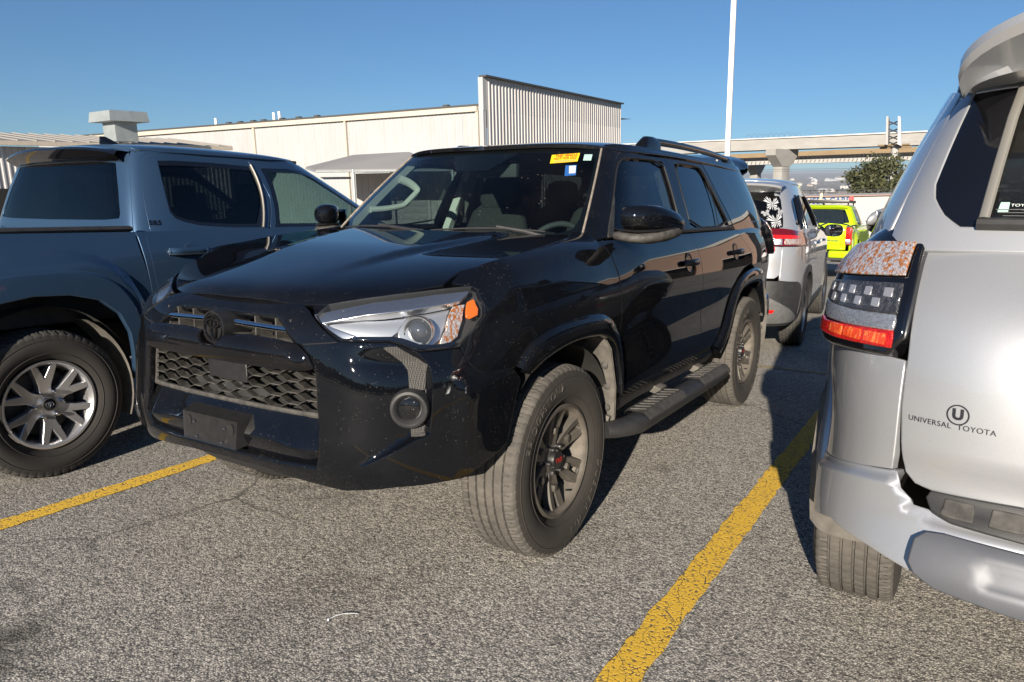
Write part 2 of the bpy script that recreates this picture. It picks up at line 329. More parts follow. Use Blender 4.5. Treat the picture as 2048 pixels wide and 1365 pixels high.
def text_mesh(body, size=1., spacing=1., bold=0., depth=0., align='CENTER', shear=0., res=3):
    """outline of a text as (verts, faces), in x-y, from the built-in font"""
    cu = bpy.data.curves.new('t', 'FONT'); cu.body = body; cu.size = size; cu.align_x = align; cu.align_y = 'CENTER'
    cu.space_character = spacing; cu.offset = bold; cu.extrude = depth; cu.shear = shear; cu.resolution_u = res
    o = bpy.data.objects.new('t', cu); COL.objects.link(o)
    dg = bpy.context.evaluated_depsgraph_get(); me = bpy.data.meshes.new_from_object(o.evaluated_get(dg))
    V = np.array([v.co[:] for v in me.vertices]); F = [tuple(p.vertices) for p in me.polygons]
    bpy.data.objects.remove(o); bpy.data.curves.remove(cu); bpy.data.meshes.remove(me)
    return V, F
def text_on(name, body, place, mat, parent, size=1., **k):
    V, F = text_mesh(body, size, **k); P = place(V)
    return mesh_obj(name, P, F, mat, parent, smooth=False)
# ---------------------------------------------------------------- material helpers
class NT:
    def __init__(s, name):
        s.m = bpy.data.materials.new(name); s.m.use_nodes = True; s.t = s.m.node_tree; s.n = s.t.nodes; s.l = s.t.links; s.b = s.n['Principled BSDF']; s.out = s.n['Material Output']
    def new(s, typ, **k):
        n = s.n.new('ShaderNode'+typ)
        for a, v in k.items():
            if a.startswith('_'): setattr(n, a[1:], v)
        return n
    def link(s, a, b): s.l.new(a, b)
    def coord(s, kind='Object', scale=None, rot=None):
        tc = s.new('TexCoord'); o = tc.outputs[kind]
        if scale is not None:
            mp = s.new('Mapping'); mp.inputs['Scale'].default_value = (scale,)*3 if np.isscalar(scale) else scale
            if rot: mp.inputs['Rotation'].default_value = rot
            s.link(o, mp.inputs[0]); o = mp.outputs[0]
        return o
    def noise(s, co, scale, detail=4, rough=.55, out='Fac'):
        n = s.new('TexNoise'); n.inputs['Scale'].default_value = scale; n.inputs['Detail'].default_value = detail; n.inputs['Roughness'].default_value = rough
        if co is not None: s.link(co, n.inputs['Vector'])
        return n.outputs[out]
    def voro(s, co, scale, feature='F1', out='Distance', rand=1.):
        n = s.new('TexVoronoi', _feature=feature); n.inputs['Scale'].default_value = scale; n.inputs['Randomness'].default_value = rand
        if co is not None: s.link(co, n.inputs['Vector'])
        return n.outputs[out]
    def ramp(s, fac, stops, interp='LINEAR'):
        n = s.new('ValToRGB'); n.color_ramp.interpolation = interp; e = n.color_ramp.elements
        while len(e) < len(stops): e.new(.5)
        for el, (p, c) in zip(e, stops): el.position = p; el.color = (c, c, c, 1) if np.isscalar(c) else (*c, 1)
        s.link(fac, n.inputs[0]); return n.outputs[0]
    def mix(s, fac, a, b, blend='MIX'):
        n = s.new('MixRGB', _blend_type=blend)
        for i, v in enumerate((fac, a, b)):
            if hasattr(v, 'node'): s.link(v, n.inputs[i])
            elif i == 0: n.inputs[0].default_value = v
            else: n.inputs[i].default_value = (v, v, v, 1) if np.isscalar(v) else (*v, 1)
        return n.outputs[0]
    def math(s, op, a, b=None):
        n = s.new('Math', _operation=op)
        for i, v in enumerate((a, b)):
            if v is None: continue
            if hasattr(v, 'node'): s.link(v, n.inputs[i])
            else: n.inputs[i].default_value = v
        return n.outputs[0]
    def bump(s, h, strength=.3, dist=.01):
        n = s.new('Bump'); n.inputs['Strength'].default_value = strength; n.inputs['Distance'].default_value = dist
        s.link(h, n.inputs['Height']); s.link(n.outputs[0], s.b.inputs['Normal']); return n
    def set(s, **k):
        for a, v in k.items():
            i = s.b.inputs[a.replace('_', ' ')]
            if hasattr(v, 'node'): s.link(v, i)
            elif isinstance(v, (tuple, list)) and len(v) == 3: i.default_value = (*v, 1)
            else: i.default_value = v
        return s.m
def simple(name, col, rough=.5, metal=0., coat=0., spec=.5, var=.0, vscale=8., bump=0., bscale=60.):
    t = NT(name); c = col
    if var:
        n = t.noise(t.coord(), vscale, 5); c = t.mix(t.ramp(n, [(.3, 0.), (.7, 1.)]), tuple(x*(1-var) for x in col), tuple(min(1, x*(1+var)) for x in col))
    if bump: t.bump(t.noise(t.coord(), bscale, 3), bump, .004)
    t.set(Base_Color=c, Roughness=rough, Metallic=metal); t.b.inputs['Coat Weight'].default_value = coat; t.b.inputs['Coat Roughness'].default_value = .03
    t.b.inputs['Specular IOR Level'].default_value = spec
    return t.m
def paint(name, col, metal=0., rough=.35, dust=.3, specks=.5, flake=0., dustcol=(.30, .27, .23), coat=1., crough=.02):
    """clear-coated car paint with a film of dust and small dried spots"""
    t = NT(name); co = t.coord()
    n1 = t.noise(co, 2.2, 6, .6); n2 = t.noise(co, 45, 3, .6); v = t.voro(co, 85); v2 = t.voro(co, 30)
    film = t.math('MULTIPLY', t.ramp(n1, [(.42, 0.), (.75, 1.)]), t.ramp(n2, [(.3, .35), (.75, 1.)]))
    film = t.math('MULTIPLY', film, dust)
    pick = t.ramp(t.noise(co, 13, 2), [(.47, 0.), (.60, 1.)])
    sp = t.math('MULTIPLY', t.ramp(v, [(.09, 1.), (.17, 0.)]), pick); sp2 = t.math('MULTIPLY', t.ramp(v2, [(.035, 1.), (.07, 0.)]), .8)
    sp = t.math('MULTIPLY', t.math('MAXIMUM', sp, sp2), specks)
    fac = t.math('MINIMUM', t.math('ADD', film, sp), 1.)
    base = col
    if flake: base = t.mix(t.ramp(t.noise(co, 900, 1), [(.35, 0.), (.65, 1.)]), tuple(x*(1-flake) for x in col), tuple(min(1, x*(1+flake)) for x in col))
    t.set(Base_Color=t.mix(fac, base, dustcol), Roughness=t.mix(fac, rough, .8), Metallic=t.mix(fac, metal, 0.))
    t.link(t.math('MULTIPLY', t.math('SUBTRACT', 1., fac), coat), t.b.inputs['Coat Weight']); t.b.inputs['Coat Roughness'].default_value = crough
    t.b.inputs['Coat IOR'].default_value = 1.5; t.b.inputs['Specular IOR Level'].default_value = 0. if metal < .2 else .3
    return t.m
def glass(name, tint=(.6, .7, .68), dirt=.0, base=.04, rough=0., gain=1.):
    """a thin pane: tinted transmission plus mirror reflection by angle"""
    t = NT(name); t.n.remove(t.b); lw = t.new('LayerWeight'); lw.inputs[0].default_value = .5
    f = t.math('ADD', t.math('MULTIPLY', t.math('POWER', lw.outputs['Facing'], 4.5), .9*gain), base)
    tr = t.new('BsdfTransparent'); tr.inputs[0].default_value = (*tint, 1)
    gl = t.new('BsdfGlossy'); gl.inputs['Roughness'].default_value = rough
    mx = t.new('MixShader'); t.link(f, mx.inputs[0]); t.link(tr.outputs[0], mx.inputs[1]); t.link(gl.outputs[0], mx.inputs[2]); o = mx.outputs[0]
    if dirt:
        co = t.coord(); sp = t.math('MULTIPLY', t.ramp(t.voro(co, 40), [(.05, 1.), (.10, 0.)]), t.ramp(t.noise(co, 9, 2), [(.5, 0.), (.6, 1.)]))
        fl = t.math('MULTIPLY', t.ramp(t.noise(co, 3, 5), [(.4, .2), (.8, 1.)]), dirt)
        d = t.math('MINIMUM', t.math('ADD', t.math('MULTIPLY', sp, .7), fl), 1.)
        df = t.new('BsdfDiffuse'); df.inputs[0].default_value = (.35, .33, .3, 1); m2 = t.new('MixShader')
        t.link(d, m2.inputs[0]); t.link(o, m2.inputs[1]); t.link(df.outputs[0], m2.inputs[2]); o = m2.outputs[0]
    t.link(o, t.out.inputs[0]); return t.m
# ---------------------------------------------------------------- materials
M = {}
M['black_paint'] = paint('black_paint', (.003, .0035, .005), 0., .3, .022, .20)
M['black_trim'] = paint('black_trim', (.004, .004, .005), 0., .35, .022, .18, coat=.8)
M['silver_paint'] = paint('silver_paint', (.39, .40, .42), .55, .36, .03, .06, flake=.07, crough=.03)
M['rogue_paint'] = paint('rogue_paint', (.43, .44, .46), .55, .36, .06, .08, flake=.06, crough=.03)
M['blue_grey_paint'] = paint('blue_grey_paint', (.034, .072, .135), .55, .34, .03, .10, flake=.15, crough=.025)
M['lime_paint'] = paint('lime_paint', (.36, .50, .006), .1, .32, .05, .1)
M['white_paint'] = paint('white_paint', (.75, .75, .74), 0., .3, .05, .1)
M['plastic'] = simple('plastic', (.022, .022, .023), .55, var=.3, vscale=20, bump=.12, bscale=400)
M['dusty_plastic'] = simple('dusty_plastic', (.050, .047, .043), .7, var=.45, vscale=35, bump=.1, bscale=300)
M['flap'] = simple('mud_flap_plastic', (.095, .087, .076), .8, var=.35, vscale=18)
M['liner'] = simple('wheel_liner', (.014, .013, .012), .9, var=.4, vscale=12)
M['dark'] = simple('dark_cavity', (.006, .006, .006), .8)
M['grey_trim'] = simple('grey_trim', (.10, .10, .10), .5, var=.2, vscale=30)
M['dark_silver'] = simple('dark_silver_trim', (.10, .105, .12), .48, metal=.3, var=.1)
M['chrome'] = simple('chrome', (.75, .76, .78), .08, metal=1.)
M['satin'] = simple('satin_metal', (.42, .42, .43), .28, metal=1., var=.1)
M['mirror'] = simple('mirror_glass', (.5, .52, .55), .02, metal=1.)
M['screen_black'] = simple('gloss_black', (.004, .004, .005), .08, coat=1.)
M['matte_black'] = simple('matte_black', (.012, .012, .013), .42, var=.25, vscale=40)
M['seal'] = simple('rubber_seal', (.010, .010, .010), .6)
M['seal_dusty'] = simple('dusty_seal', (.20, .17, .14), .75, var=.3, vscale=40)
def rubber(name, col, dustcol, amt):
    t = NT(name); co = t.coord(); n = t.noise(co, 14, 6, .65)
    f = t.math('MULTIPLY', t.ramp(n, [(.25, .35), (.75, 1.)]), amt)
    t.set(Base_Color=t.mix(f, col, dustcol), Roughness=.85); t.bump(t.noise(co, 160, 3), .15, .003); return t.m
M['tyre'] = rubber('tyre_sidewall', (.014, .0135, .013), (.055, .046, .037), .5)
M['tread'] = rubber('tyre_tread', (.022, .021, .02), (.115, .104, .09), .85)
M['tyre_clean'] = rubber('tyre_clean', (.014, .013, .013), (.035, .03, .026), .5)
M['tread_clean'] = rubber('tread_clean', (.022, .021, .02), (.07, .065, .058), .6)
M['letters'] = simple('raised_letters', (.045, .041, .035), .7)
M['wheel_dusty'] = simple('dusty_grey_wheel', (.080, .072, .062), .55, metal=.2, var=.3, vscale=14)
M['barrel_dusty'] = simple('dusty_wheel_barrel', (.12, .105, .088), .7, metal=.2, var=.3, vscale=16)
M['wheel_silver'] = simple('silver_wheel', (.46, .46, .48), .28, metal=.8, coat=.6, var=.04)
M['wheel_dark'] = simple('wheel_pocket', (.05, .05, .053), .5, metal=.4)
M['brake'] = simple('brake_disc', (.10, .085, .07), .5, metal=.8, var=.3, vscale=25)
M['red_print'] = simple('red_print', (.45, .015, .015), .5)
M['black_print'] = simple('black_print', (.012, .012, .018), .4)
M['white_print'] = simple('white_print', (.75, .76, .78), .6)
M['windshield'] = glass('windshield_glass', (.55, .68, .66), dirt=.010, base=.045)
M['side_glass'] = glass('side_glass', (.16, .20, .21), dirt=.008, base=.06, gain=1.25)
M['privacy'] = glass('privacy_glass', (.045, .05, .055), base=.06, gain=1.2)
M['rear_glass'] = glass('rear_glass', (.05, .055, .06), dirt=.03, base=.06, gain=1.2)
M['lens'] = glass('clear_lens', (.93, .94, .94), dirt=.012, base=.06)
M['red_lens'] = simple('red_lens', (.55, .012, .010), .12, coat=1.)
M['dark_red_lens'] = simple('dark_red_lens', (.10, .004, .008), .1, coat=1.)
M['amber_lens'] = simple('amber_lens', (.62, .13, .008), .15, coat=1.)
def faceted(name, c1, c2, scale, rough=.12, metal=1., pick=.5):
    """pressed reflector or prism lens: a small grid of tilted facets"""
    t = NT(name); co = t.coord(); v = t.voro(co, scale, out='Color', rand=.35); d = t.voro(co, scale, rand=.35)
    g = t.new('RGBToBW'); t.link(v, g.inputs[0])
    t.set(Base_Color=t.mix(t.ramp(g.outputs[0], [(pick-.12, 0.), (pick+.12, 1.)]), c1, c2), Roughness=rough, Metallic=metal); t.bump(d, .9, .02)
    t.b.inputs['Coat Weight'].default_value = .6; return t.m
def prism(name, c1, c2, scale, metal=.75):
    """moulded lens: a regular grid of small pyramids, its colour drifting from c1 to c2 in soft patches"""
    t = NT(name); co = t.coord(); d = t.voro(co, scale*1.8, rand=.0); n = t.noise(t.coord('Object', (90, 90, 22)), 1.3, 3, .6); e = t.noise(t.coord('Object', (160, 160, 220)), 1., 2)
    c = t.mix(t.ramp(n, [(.50, 0.), (.56, 1.)]), c1, c2); c = t.mix(t.math('MULTIPLY', t.ramp(e, [(.40, 1.), (.60, 0.)]), .55), c, tuple(x*.3 for x in c2))
    t.set(Base_Color=c, Roughness=.16, Metallic=metal); t.bump(d, .30, .010); t.b.inputs['Coat Weight'].default_value = 1.; t.b.inputs['Coat Roughness'].default_value = .02
    return t.m
M['reflector'] = faceted('lamp_reflector', (.75, .76, .78), (.4, .4, .42), 60)
M['prism_clear'] = prism('clear_prism_lens', (.62, .63, .66), (.62, .63, .66), 150)
M['prism_amber'] = prism('amber_prism_lens', (.85, .85, .87), (.85, .27, .03), 150, .6)
M['prism_red'] = prism('red_prism_lens', (.50, .008, .006), (.66, .02, .010), 190, .1)
M['prism_dark'] = prism('dark_prism_lens', (.05, .05, .055), (.10, .10, .11), 170, .4)
M['cloth'] = simple('seat_cloth', (.018, .017, .017), .9, var=.2, vscale=40)
M['beige'] = simple('beige_trim', (.42, .40, .36), .8, var=.06)
M['dash'] = simple('dashboard', (.035, .036, .037), .7, bump=.2, bscale=300)
M['frit'] = simple('glass_frit', (.006, .006, .008), .35)
def hexstrip():
    t = NT('textured_strip'); co = t.coord('Object'); v = t.voro(co, 170, 'DISTANCE_TO_EDGE', rand=.15); t.set(Base_Color=t.mix(t.ramp(v, [(.06, 0.), (.14, 1.)]), (.03, .029, .027), (.075, .072, .068)), Roughness=.6); t.bump(v, .6, .01); return t.m
M['strip'] = hexstrip()
M['lamp_body'] = simple('lamp_housing', (.055, .056, .058), .35, metal=.3)
M['reflector_soft'] = simple('lamp_bowl', (.74, .75, .77), .34, metal=.85)
M['lamp_chrome'] = simple('lamp_chrome', (.70, .71, .74), .22, metal=.95)
M['projector'] = simple('projector_glass', (.06, .065, .075), .03, coat=1., spec=1.)
M['satin_grey'] = simple('satin_grey_channel', (.22, .21, .19), .5, metal=.5)
M['amber_line'] = simple('heater_line', (.20, .11, .06), .6)
M['truck_glass'] = glass('truck_glass', (.20, .28, .26), base=.06, gain=1.1)
M['truck_rear_glass'] = glass('truck_rear_glass', (.06, .07, .08), base=.06, gain=1.2)
M['decal'] = simple('decal_print', (.42, .43, .46), .6)
M['led_cell'] = simple('led_cell', (.42, .42, .45), .3, metal=.6)
M['red_glow'] = prism('red_reflex', (.85, .05, .012), (.95, .22, .05), 220, .1)
# ---------------------------------------------------------------- surroundings: true vertical differs from the sloping lot
UP = np.array([.0462, 0, 1.]); UP /= np.linalg.norm(UP); CP = np.array(CAM_POS); FPX = 1470.84
def horizon_y(px): return 379.96+(337.99-379.96)*px/2048.
def ray_at(px, py, D):
    """the point D metres ahead of the camera (along its axis) seen at a pixel of the 2048-wide photograph"""
    return CP+D*(cf+cr*(px-1024)/FPX+cd*(py-682.5)/FPX)
def plan(px, D): return ray_at(px, horizon_y(px), D)           # the same at eye level
def up(p, h): return np.array(p)+UP*h
def ground_z(x, y=0.):
    return -.028*np.clip(-8.5-np.asarray(x, float), 0, 60.)
def level_z(x): return CP[2]-.0462*(np.asarray(x, float)-CP[0])
# ---- terrain sheet out to the far hills
def terrain(x, y):
    r = np.hypot(x-CP[0], y-CP[1]); lot = ground_z(x)-.05
    dep = CS([0, 80, 160, 350, 700, 1500, 3000, 5500, 8000, 11000, 15000], [3.5, 6, 10, 22, 40, 55, 60, 52, 28, 6, 0])(r)+2.5*np.sin(x*.011+y*.017)*sstep(120, 500, r)+14*np.sin(x*.0011+1.3)*np.cos(y*.0013+.4)*sstep(3000, 9000, r)
    far = level_z(x)-dep; k = sstep(58, 130, r); return lot*(1-k)+far*k
rr = np.concatenate([np.linspace(0, 50, 9)[1:], np.geomspace(58, 15500, 44)]); aa = np.linspace(0, 2*np.pi, 97)[:-1]; V = [(CP[0], CP[1], float(terrain(CP[0], CP[1])))]; F = []
for r in rr:
    for a in aa: x, y = CP[0]+r*math.cos(a), CP[1]+r*math.sin(a); V.append((x, y, float(terrain(x, y))))
n = len(aa)
for i in range(n): F.append((0, 1+i, 1+(i+1) % n))
for k in range(len(rr)-1):
    for i in range(n): F.append((1+k*n+i, 1+(k+1)*n+i, 1+(k+1)*n+(i+1) % n, 1+k*n+(i+1) % n))
t = NT('land'); co = t.coord('Object'); nz = t.noise(co, .012, 6, .6); nz2 = t.noise(co, .09, 5, .65)
t.set(Base_Color=t.mix(t.ramp(nz2, [(.35, 0.), (.65, 1.)]), t.mix(t.ramp(nz, [(.35, 0.), (.6, 1.)]), (.07, .062, .042), (.15, .132, .095)), (.10, .088, .062)), Roughness=1.)
g = mesh_obj('ground', V, F, t.m); g['kind'] = 'structure'
# ---- parking lot: chip-seal asphalt
t = NT('chip_seal'); co = t.coord('Object')
v = t.voro(co, 150., out='Color'); d = t.voro(co, 150.); v2 = t.voro(co, 55., out='Color'); d2 = t.voro(co, 55.)
b1 = t.new('RGBToBW'); t.link(v, b1.inputs[0]); b2 = t.new('RGBToBW'); t.link(v2, b2.inputs[0])
stone = t.ramp(b1.outputs[0], [(.15, (.06, .057, .056)), (.33, (.33, .31, .275)), (.60, (.60, .56, .495)), (.85, (.80, .75, .665))])
big = t.ramp(b2.outputs[0], [(.2, (.16, .152, .142)), (.6, (.48, .45, .40)), (.9, (.66, .62, .55))])
c1 = t.mix(.38, stone, big); gap = t.ramp(d, [(.35, 1.), (.62, 0.)]); c1 = t.mix(t.math('MULTIPLY', t.math('SUBTRACT', 1., gap), .62), c1, (.045, .043, .042))
patch = t.noise(co, .55, 5, .6); c2 = t.mix(t.ramp(patch, [(.30, .60), (.48, 1.08), (.72, 1.28)]), (0, 0, 0), c1); 
p2 = t.noise(co, .16, 3, .5); c2 = t.mix(t.math('MULTIPLY', t.ramp(p2, [(.5, 0.), (.7, 1.)]), .45), c2, t.mix(.5, c1, (.05, .05, .052)))
oil = t.math('MULTIPLY', t.ramp(t.noise(co, .9, 4, .7), [(.60, 0.), (.70, 1.)]), .65); c2 = t.mix(oil, c2, (.035, .033, .030))
ck = t.math('MULTIPLY', t.ramp(t.voro(t.mix(.12, co, t.noise(co, 3., 4, .6, 'Color')), .55, 'DISTANCE_TO_EDGE'), [(.0, 1.), (.007, 0.)]), t.ramp(t.noise(co, .35, 2), [(.5, 0.), (.6, 1.)])); c2 = t.mix(t.math('MULTIPLY', ck, .6), c2, (.03, .03, .03))
t.set(Base_Color=c2, Roughness=.93); t.b.inputs['Specular IOR Level'].default_value = .25
hh = t.math('ADD', t.math('MULTIPLY', t.math('SUBTRACT', 1., d), .6), t.math('MULTIPLY', t.math('SUBTRACT', 1., d2), .8)); t.bump(hh, .30, .010)
M['chip'] = t.m
xs = np.concatenate([np.linspace(14, -8.5, 10), np.linspace(-8.5, -58, 14)[1:]]); ys = np.linspace(-40, 40, 9); V = [(x, y, float(ground_z(x))) for x in xs for y in ys]; k = len(ys)
lot = mesh_obj('parking_lot', V, [(i*k+j, i*k+j+1, (i+1)*k+j+1, (i+1)*k+j) for i in range(len(xs)-1) for j in range(k-1)], M['chip']); lot['kind'] = 'structure'
# ---- painted lines, worn and cracked
def line_mat(name, col, wear):
    t = NT(name); co = t.coord('Object'); n1 = t.noise(co, 9., 6, .7); n2 = t.noise(co, 55., 4, .7); ve = t.voro(co, 16., 'DISTANCE_TO_EDGE'); v3 = t.voro(co, 80.)
    cr_ = t.ramp(ve, [(.004, 1.), (.022, 0.)]); crk = t.math('MULTIPLY', cr_, t.ramp(n1, [(.42, 0.), (.55, 1.)]))
    pit = t.math('MULTIPLY', t.ramp(v3, [(.46, 0.), (.66, 1.)]), t.ramp(n2, [(.46, 0.), (.60, 1.)]))
    w = t.math('MINIMUM', t.math('ADD', t.math('ADD', crk, pit), t.ramp(n1, [(wear, 0.), (wear+.12, 1.)])), 1.)
    c = t.mix(t.ramp(n2, [(.3, 0.), (.7, 1.)]), tuple(x*.82 for x in col), col); t.set(Base_Color=t.mix(w, c, (.10, .093, .083)), Roughness=.8); t.bump(t.math('SUBTRACT', 1., w), .7, .006); return t.m
M['yellow'] = line_mat('yellow_line_paint', (.86, .53, .05), .66); M['faded'] = line_mat('faded_line_paint', (.40, .33, .18), .55)
def stripe(x0, x1, y0, y1, mat, label, jag=.0035, grp=None):
    n = max(8, int((abs(x1-x0)+abs(y1-y0))/.05)); horiz = abs(x1-x0) > abs(y1-y0); A, B_ = [], []; rg_ = np.random.default_rng(int(abs(x0*31+y0*17)*10)+3)
    for i in range(n+1):
        f = i/n; j1, j2 = rg_.normal(0, jag, 2)
        if horiz: x = x0+(x1-x0)*f; A.append((x, y0+j1, float(ground_z(x))+.004)); B_.append((x, y1+j2, float(ground_z(x))+.004))
        else: y = y0+(y1-y0)*f; A.append((x0+j1, y, float(ground_z(x0))+.004)); B_.append((x1+j2, y, float(ground_z(x1))+.004))
    m = MB(); m.loft([A, B_]); o = m.obj('parking_line', mat, smooth=False); o['kind'] = 'structure'; return o
for k in range(-3, 5):
    yc = 1.463+2.775*k; stripe(4.5 if k in (0, -1) else 3.2, -4.15, yc-.058, yc+.058, M['yellow'], '')
    if k not in (0,): stripe(-4.32, -9.6, yc-.055, yc+.055, M['yellow'], '')
stripe(-4.19, -4.28, -9.6, 13., M['faded'], '')
for o in [o for o in bpy.data.objects if o.name.startswith('parking_line')]: pass
# ---------------------------------------------------------------- metal buildings
def cladding_mat(name, c, streak, rough=.6, dirt=(.32, .26, .19)):
    t = NT(name); co = t.coord('Object', (1.2, 1.2, .12)); n = t.noise(co, 3., 5, .6); n2 = t.noise(t.coord('Object'), .5, 3)
    t.set(Base_Color=t.mix(t.math('MULTIPLY', t.ramp(n, [(.5, 0.), (.8, 1.)]), streak), t.mix(t.ramp(n2, [(.3, 0.), (.7, 1.)]), tuple(x*.93 for x in c), c), dirt), Roughness=rough, Metallic=0.); return t.m
M['white_clad'] = cladding_mat('white_cladding', (.345, .352, .362), .45); M['grey_clad'] = cladding_mat('pale_grey_cladding', (.46, .447, .44), .45)
M['left_clad'] = cladding_mat('mauve_grey_cladding', (.42, .40, .40), .25); M['shed_clad'] = cladding_mat('shed_cladding', (.42, .39, .365), .3)
M['roof_metal'] = cladding_mat('grey_metal_roof', (.25, .235, .215), .35, .5); M['beige_gutter'] = simple('beige_gutter', (.46, .40, .33), .6, var=.1); M['dark_edge'] = simple('dark_roof_edge', (.05, .05, .05), .6)
M['galv'] = simple('galvanised_metal', (.33, .36, .36), .45, metal=.4, var=.12, vscale=2.); M['canvas'] = simple('grey_canvas', (.21, .205, .21), .9, var=.05, vscale=.5); M['door_metal'] = simple('roller_door', (.30, .27, .25), .6, var=.15)
M['white_pole'] = simple('white_pole_paint', (.78, .77, .75), .5)
def clad_wall(root, A, B_, top0, top1, bot, mat, sheet=1.0, ribs=3, depth=.035, name='cladding_sheet', out=None):
    """vertical ribbed sheets side by side from A to B (eye-level points); top0/top1, bot: heights along true vertical"""
    A, B_ = np.array(A), np.array(B_); L = np.linalg.norm(B_-A); d = (B_-A)/L; nrm = np.cross(d, UP); nrm /= np.linalg.norm(nrm)
    if out is not None and nrm @ (np.array(out)-A) < 0: nrm = -nrm
    N = max(1, int(round(L/sheet))); prof = []
    for r in range(ribs):
        f = r/ribs; w = 1/ribs; prof += [(f, 0.), (f+w*.58, 0.), (f+w*.68, 1.), (f+w*.90, 1.)]
    prof.append((1., 0.)); rg_ = np.random.default_rng(int(L*10))
    for i in range(N):
        rows = [[], []]; jit = rg_.uniform(0, .006)
        for f, h in prof:
            s_ = (i+f*.996)/N; p = A+d*L*s_+nrm*(h*depth+jit); rows[0].append(up(p, top0+(top1-top0)*s_)); rows[1].append(up(p, bot))
        m = MB(); m.loft(rows); m.obj(name, mat, root, smooth=False)
def beam(root, name, A, B_, h0, h1, w, hh, mat, hB=None):
    """a box beam from A to B at height h0..: w thick horizontally, hh tall"""
    A, B_ = up(A, h0), up(B_, h1); d = B_-A; L = np.linalg.norm(d); d /= L; nn = np.cross(d, UP); nn /= np.linalg.norm(nn); u_ = np.cross(nn, d)
    R = np.stack([d, nn, u_], 1); m = MB(); m.box((A+B_)/2, (L, w, hh), R=R); return m.obj(name, mat, root, smooth=False)
FLOOR = -3.9
pA, pB, pC = plan(970, 44), plan(340, 57.8), plan(1240, 62.)
dw = (pB-pA)/np.linalg.norm(pB-pA); dp = (pC-pA)/np.linalg.norm(pC-pA)
bw = thing('warehouse', 'long white metal warehouse with a tall ribbed parapet end', 'building', tuple(up(pA, FLOOR)))
def adopt(root, objs=None):                                     # keep world places of parts built in world coordinates
    inv = Matrix.Translation(-Vector(root.location))
    for o in root.children: o.matrix_parent_inverse = inv
clad_wall(bw, pA, pA+dw*46, 4.0, 4.0, FLOOR, M['white_clad'], 1.5, 5, .03, out=CP)
clad_wall(bw, pA-dw*.02+dp*.35, pC, 5.84, 5.84, FLOOR, M['grey_clad'], 1.2, 3, .05, out=CP)
clad_wall(bw, pA, pA+dp*.34, 5.84, 5.84, FLOOR, M['white_clad'], .5, 1, .01, out=CP-dp*50)
m = MB(); q = [pA+dw*.30, pA-dw*.02, pC-dw*.02, pC+dw*.30]; m.add([up(p, h) for h in (4.0, 5.86) for p in q], [(3, 2, 1, 0), (4, 5, 6, 7), (0, 1, 5, 4), (1, 2, 6, 5), (2, 3, 7, 6), (3, 0, 4, 7)])
m.obj('parapet_back', M['white_clad'], bw, smooth=False)
beam(bw, 'parapet_cap', pA-dw*.04-dp*.02, pC-dw*.04, 5.90, 5.90, .5, .10, M['dark_edge'])
nw = np.cross(dw, UP); nw = nw if nw @ (CP-pA) > 0 else -nw; nw /= np.linalg.norm(nw)
beam(bw, 'gutter', pA+nw*.12+dw*.3, pA+dw*46+nw*.12, 4.08, 4.08, .26, .28, M['beige_gutter']); beam(bw, 'roof_edge', pA+dw*.3-nw*.1, pA+dw*46-nw*.1, 4.30, 4.30, .3, .14, M['dark_edge'])
m = MB(); q = [pA+dw*.3, pA+dw*46, pA+dw*46-nw*26, pA+dw*.3-nw*26]; m.add([up(p, h) for p, h in zip(q, (4.25, 4.25, 5.0, 5.0))], [(0, 1, 2, 3)]); m.obj('roof', M['roof_metal'], bw, smooth=False)
m = MB(); q = [pA+dw*46, pA+dw*46-nw*26, pC, pA]; 
for a, b in ((pA+dw*46, pA+dw*46-nw*22),): m.add([up(a, FLOOR), up(b, FLOOR), up(b, 4), up(a, 4)], [(0, 1, 2, 3)])
m.obj('back_wall', M['white_clad'], bw, smooth=False)
for px in (512.8, 695.5, 958):                                 # downpipes
    d_ = ray_at(px, 300, 50)-CP; n2 = np.cross(dw, UP); tt = ((pA-CP) @ n2)/(d_ @ n2); p = CP+d_*tt; p = p-UP*((p-pA) @ UP)
    m = MB(); m.box(up(p+nw*.10, (4.0+FLOOR)/2), (.16, .14, 4.0-FLOOR), R=np.stack([dw, nw, UP], 1)); m.obj('downpipe', M['beige_gutter'], bw, smooth=False)
for px, hgt in ((528, .55), (539, .60), (411, .5)):             # vent pipes
    d_ = ray_at(px, 300, 50)-CP; n2 = np.cross(dw, UP); tt = ((pA-CP) @ n2)/(d_ @ n2); p = CP+d_*tt; p = p-UP*((p-pA) @ UP)-nw*1.2; m = MB(); m.tube([up(p, 4.0), up(p, 4.45+hgt)], .10, 8); m.obj('vent_pipe', M['white_pole'], bw)
for px in (450, 473, 499, 520, 557, 590, 627, 885):
    d_ = ray_at(px, 300, 50)-CP; n2 = np.cross(dw, UP); tt = ((pA-CP) @ n2)/(d_ @ n2); p = CP+d_*tt; p = p-UP*((p-pA) @ UP)-nw*.6; m = MB(); m.box(up(p, 4.42), (.35, .3, .2), R=np.stack([dw, nw, UP], 1)); m.obj('roof_clip', M['dark_edge'], bw, smooth=False)
p = pC-dp*0+np.cross(dp, UP)*0; m = MB(); m.box(up(pC+dp*.15, 2.2), (.3, .3, .9), R=np.stack([dp, dw, UP], 1)); m.obj('wall_lamp', M['galv'], bw, bevel=.04)
adopt(bw)
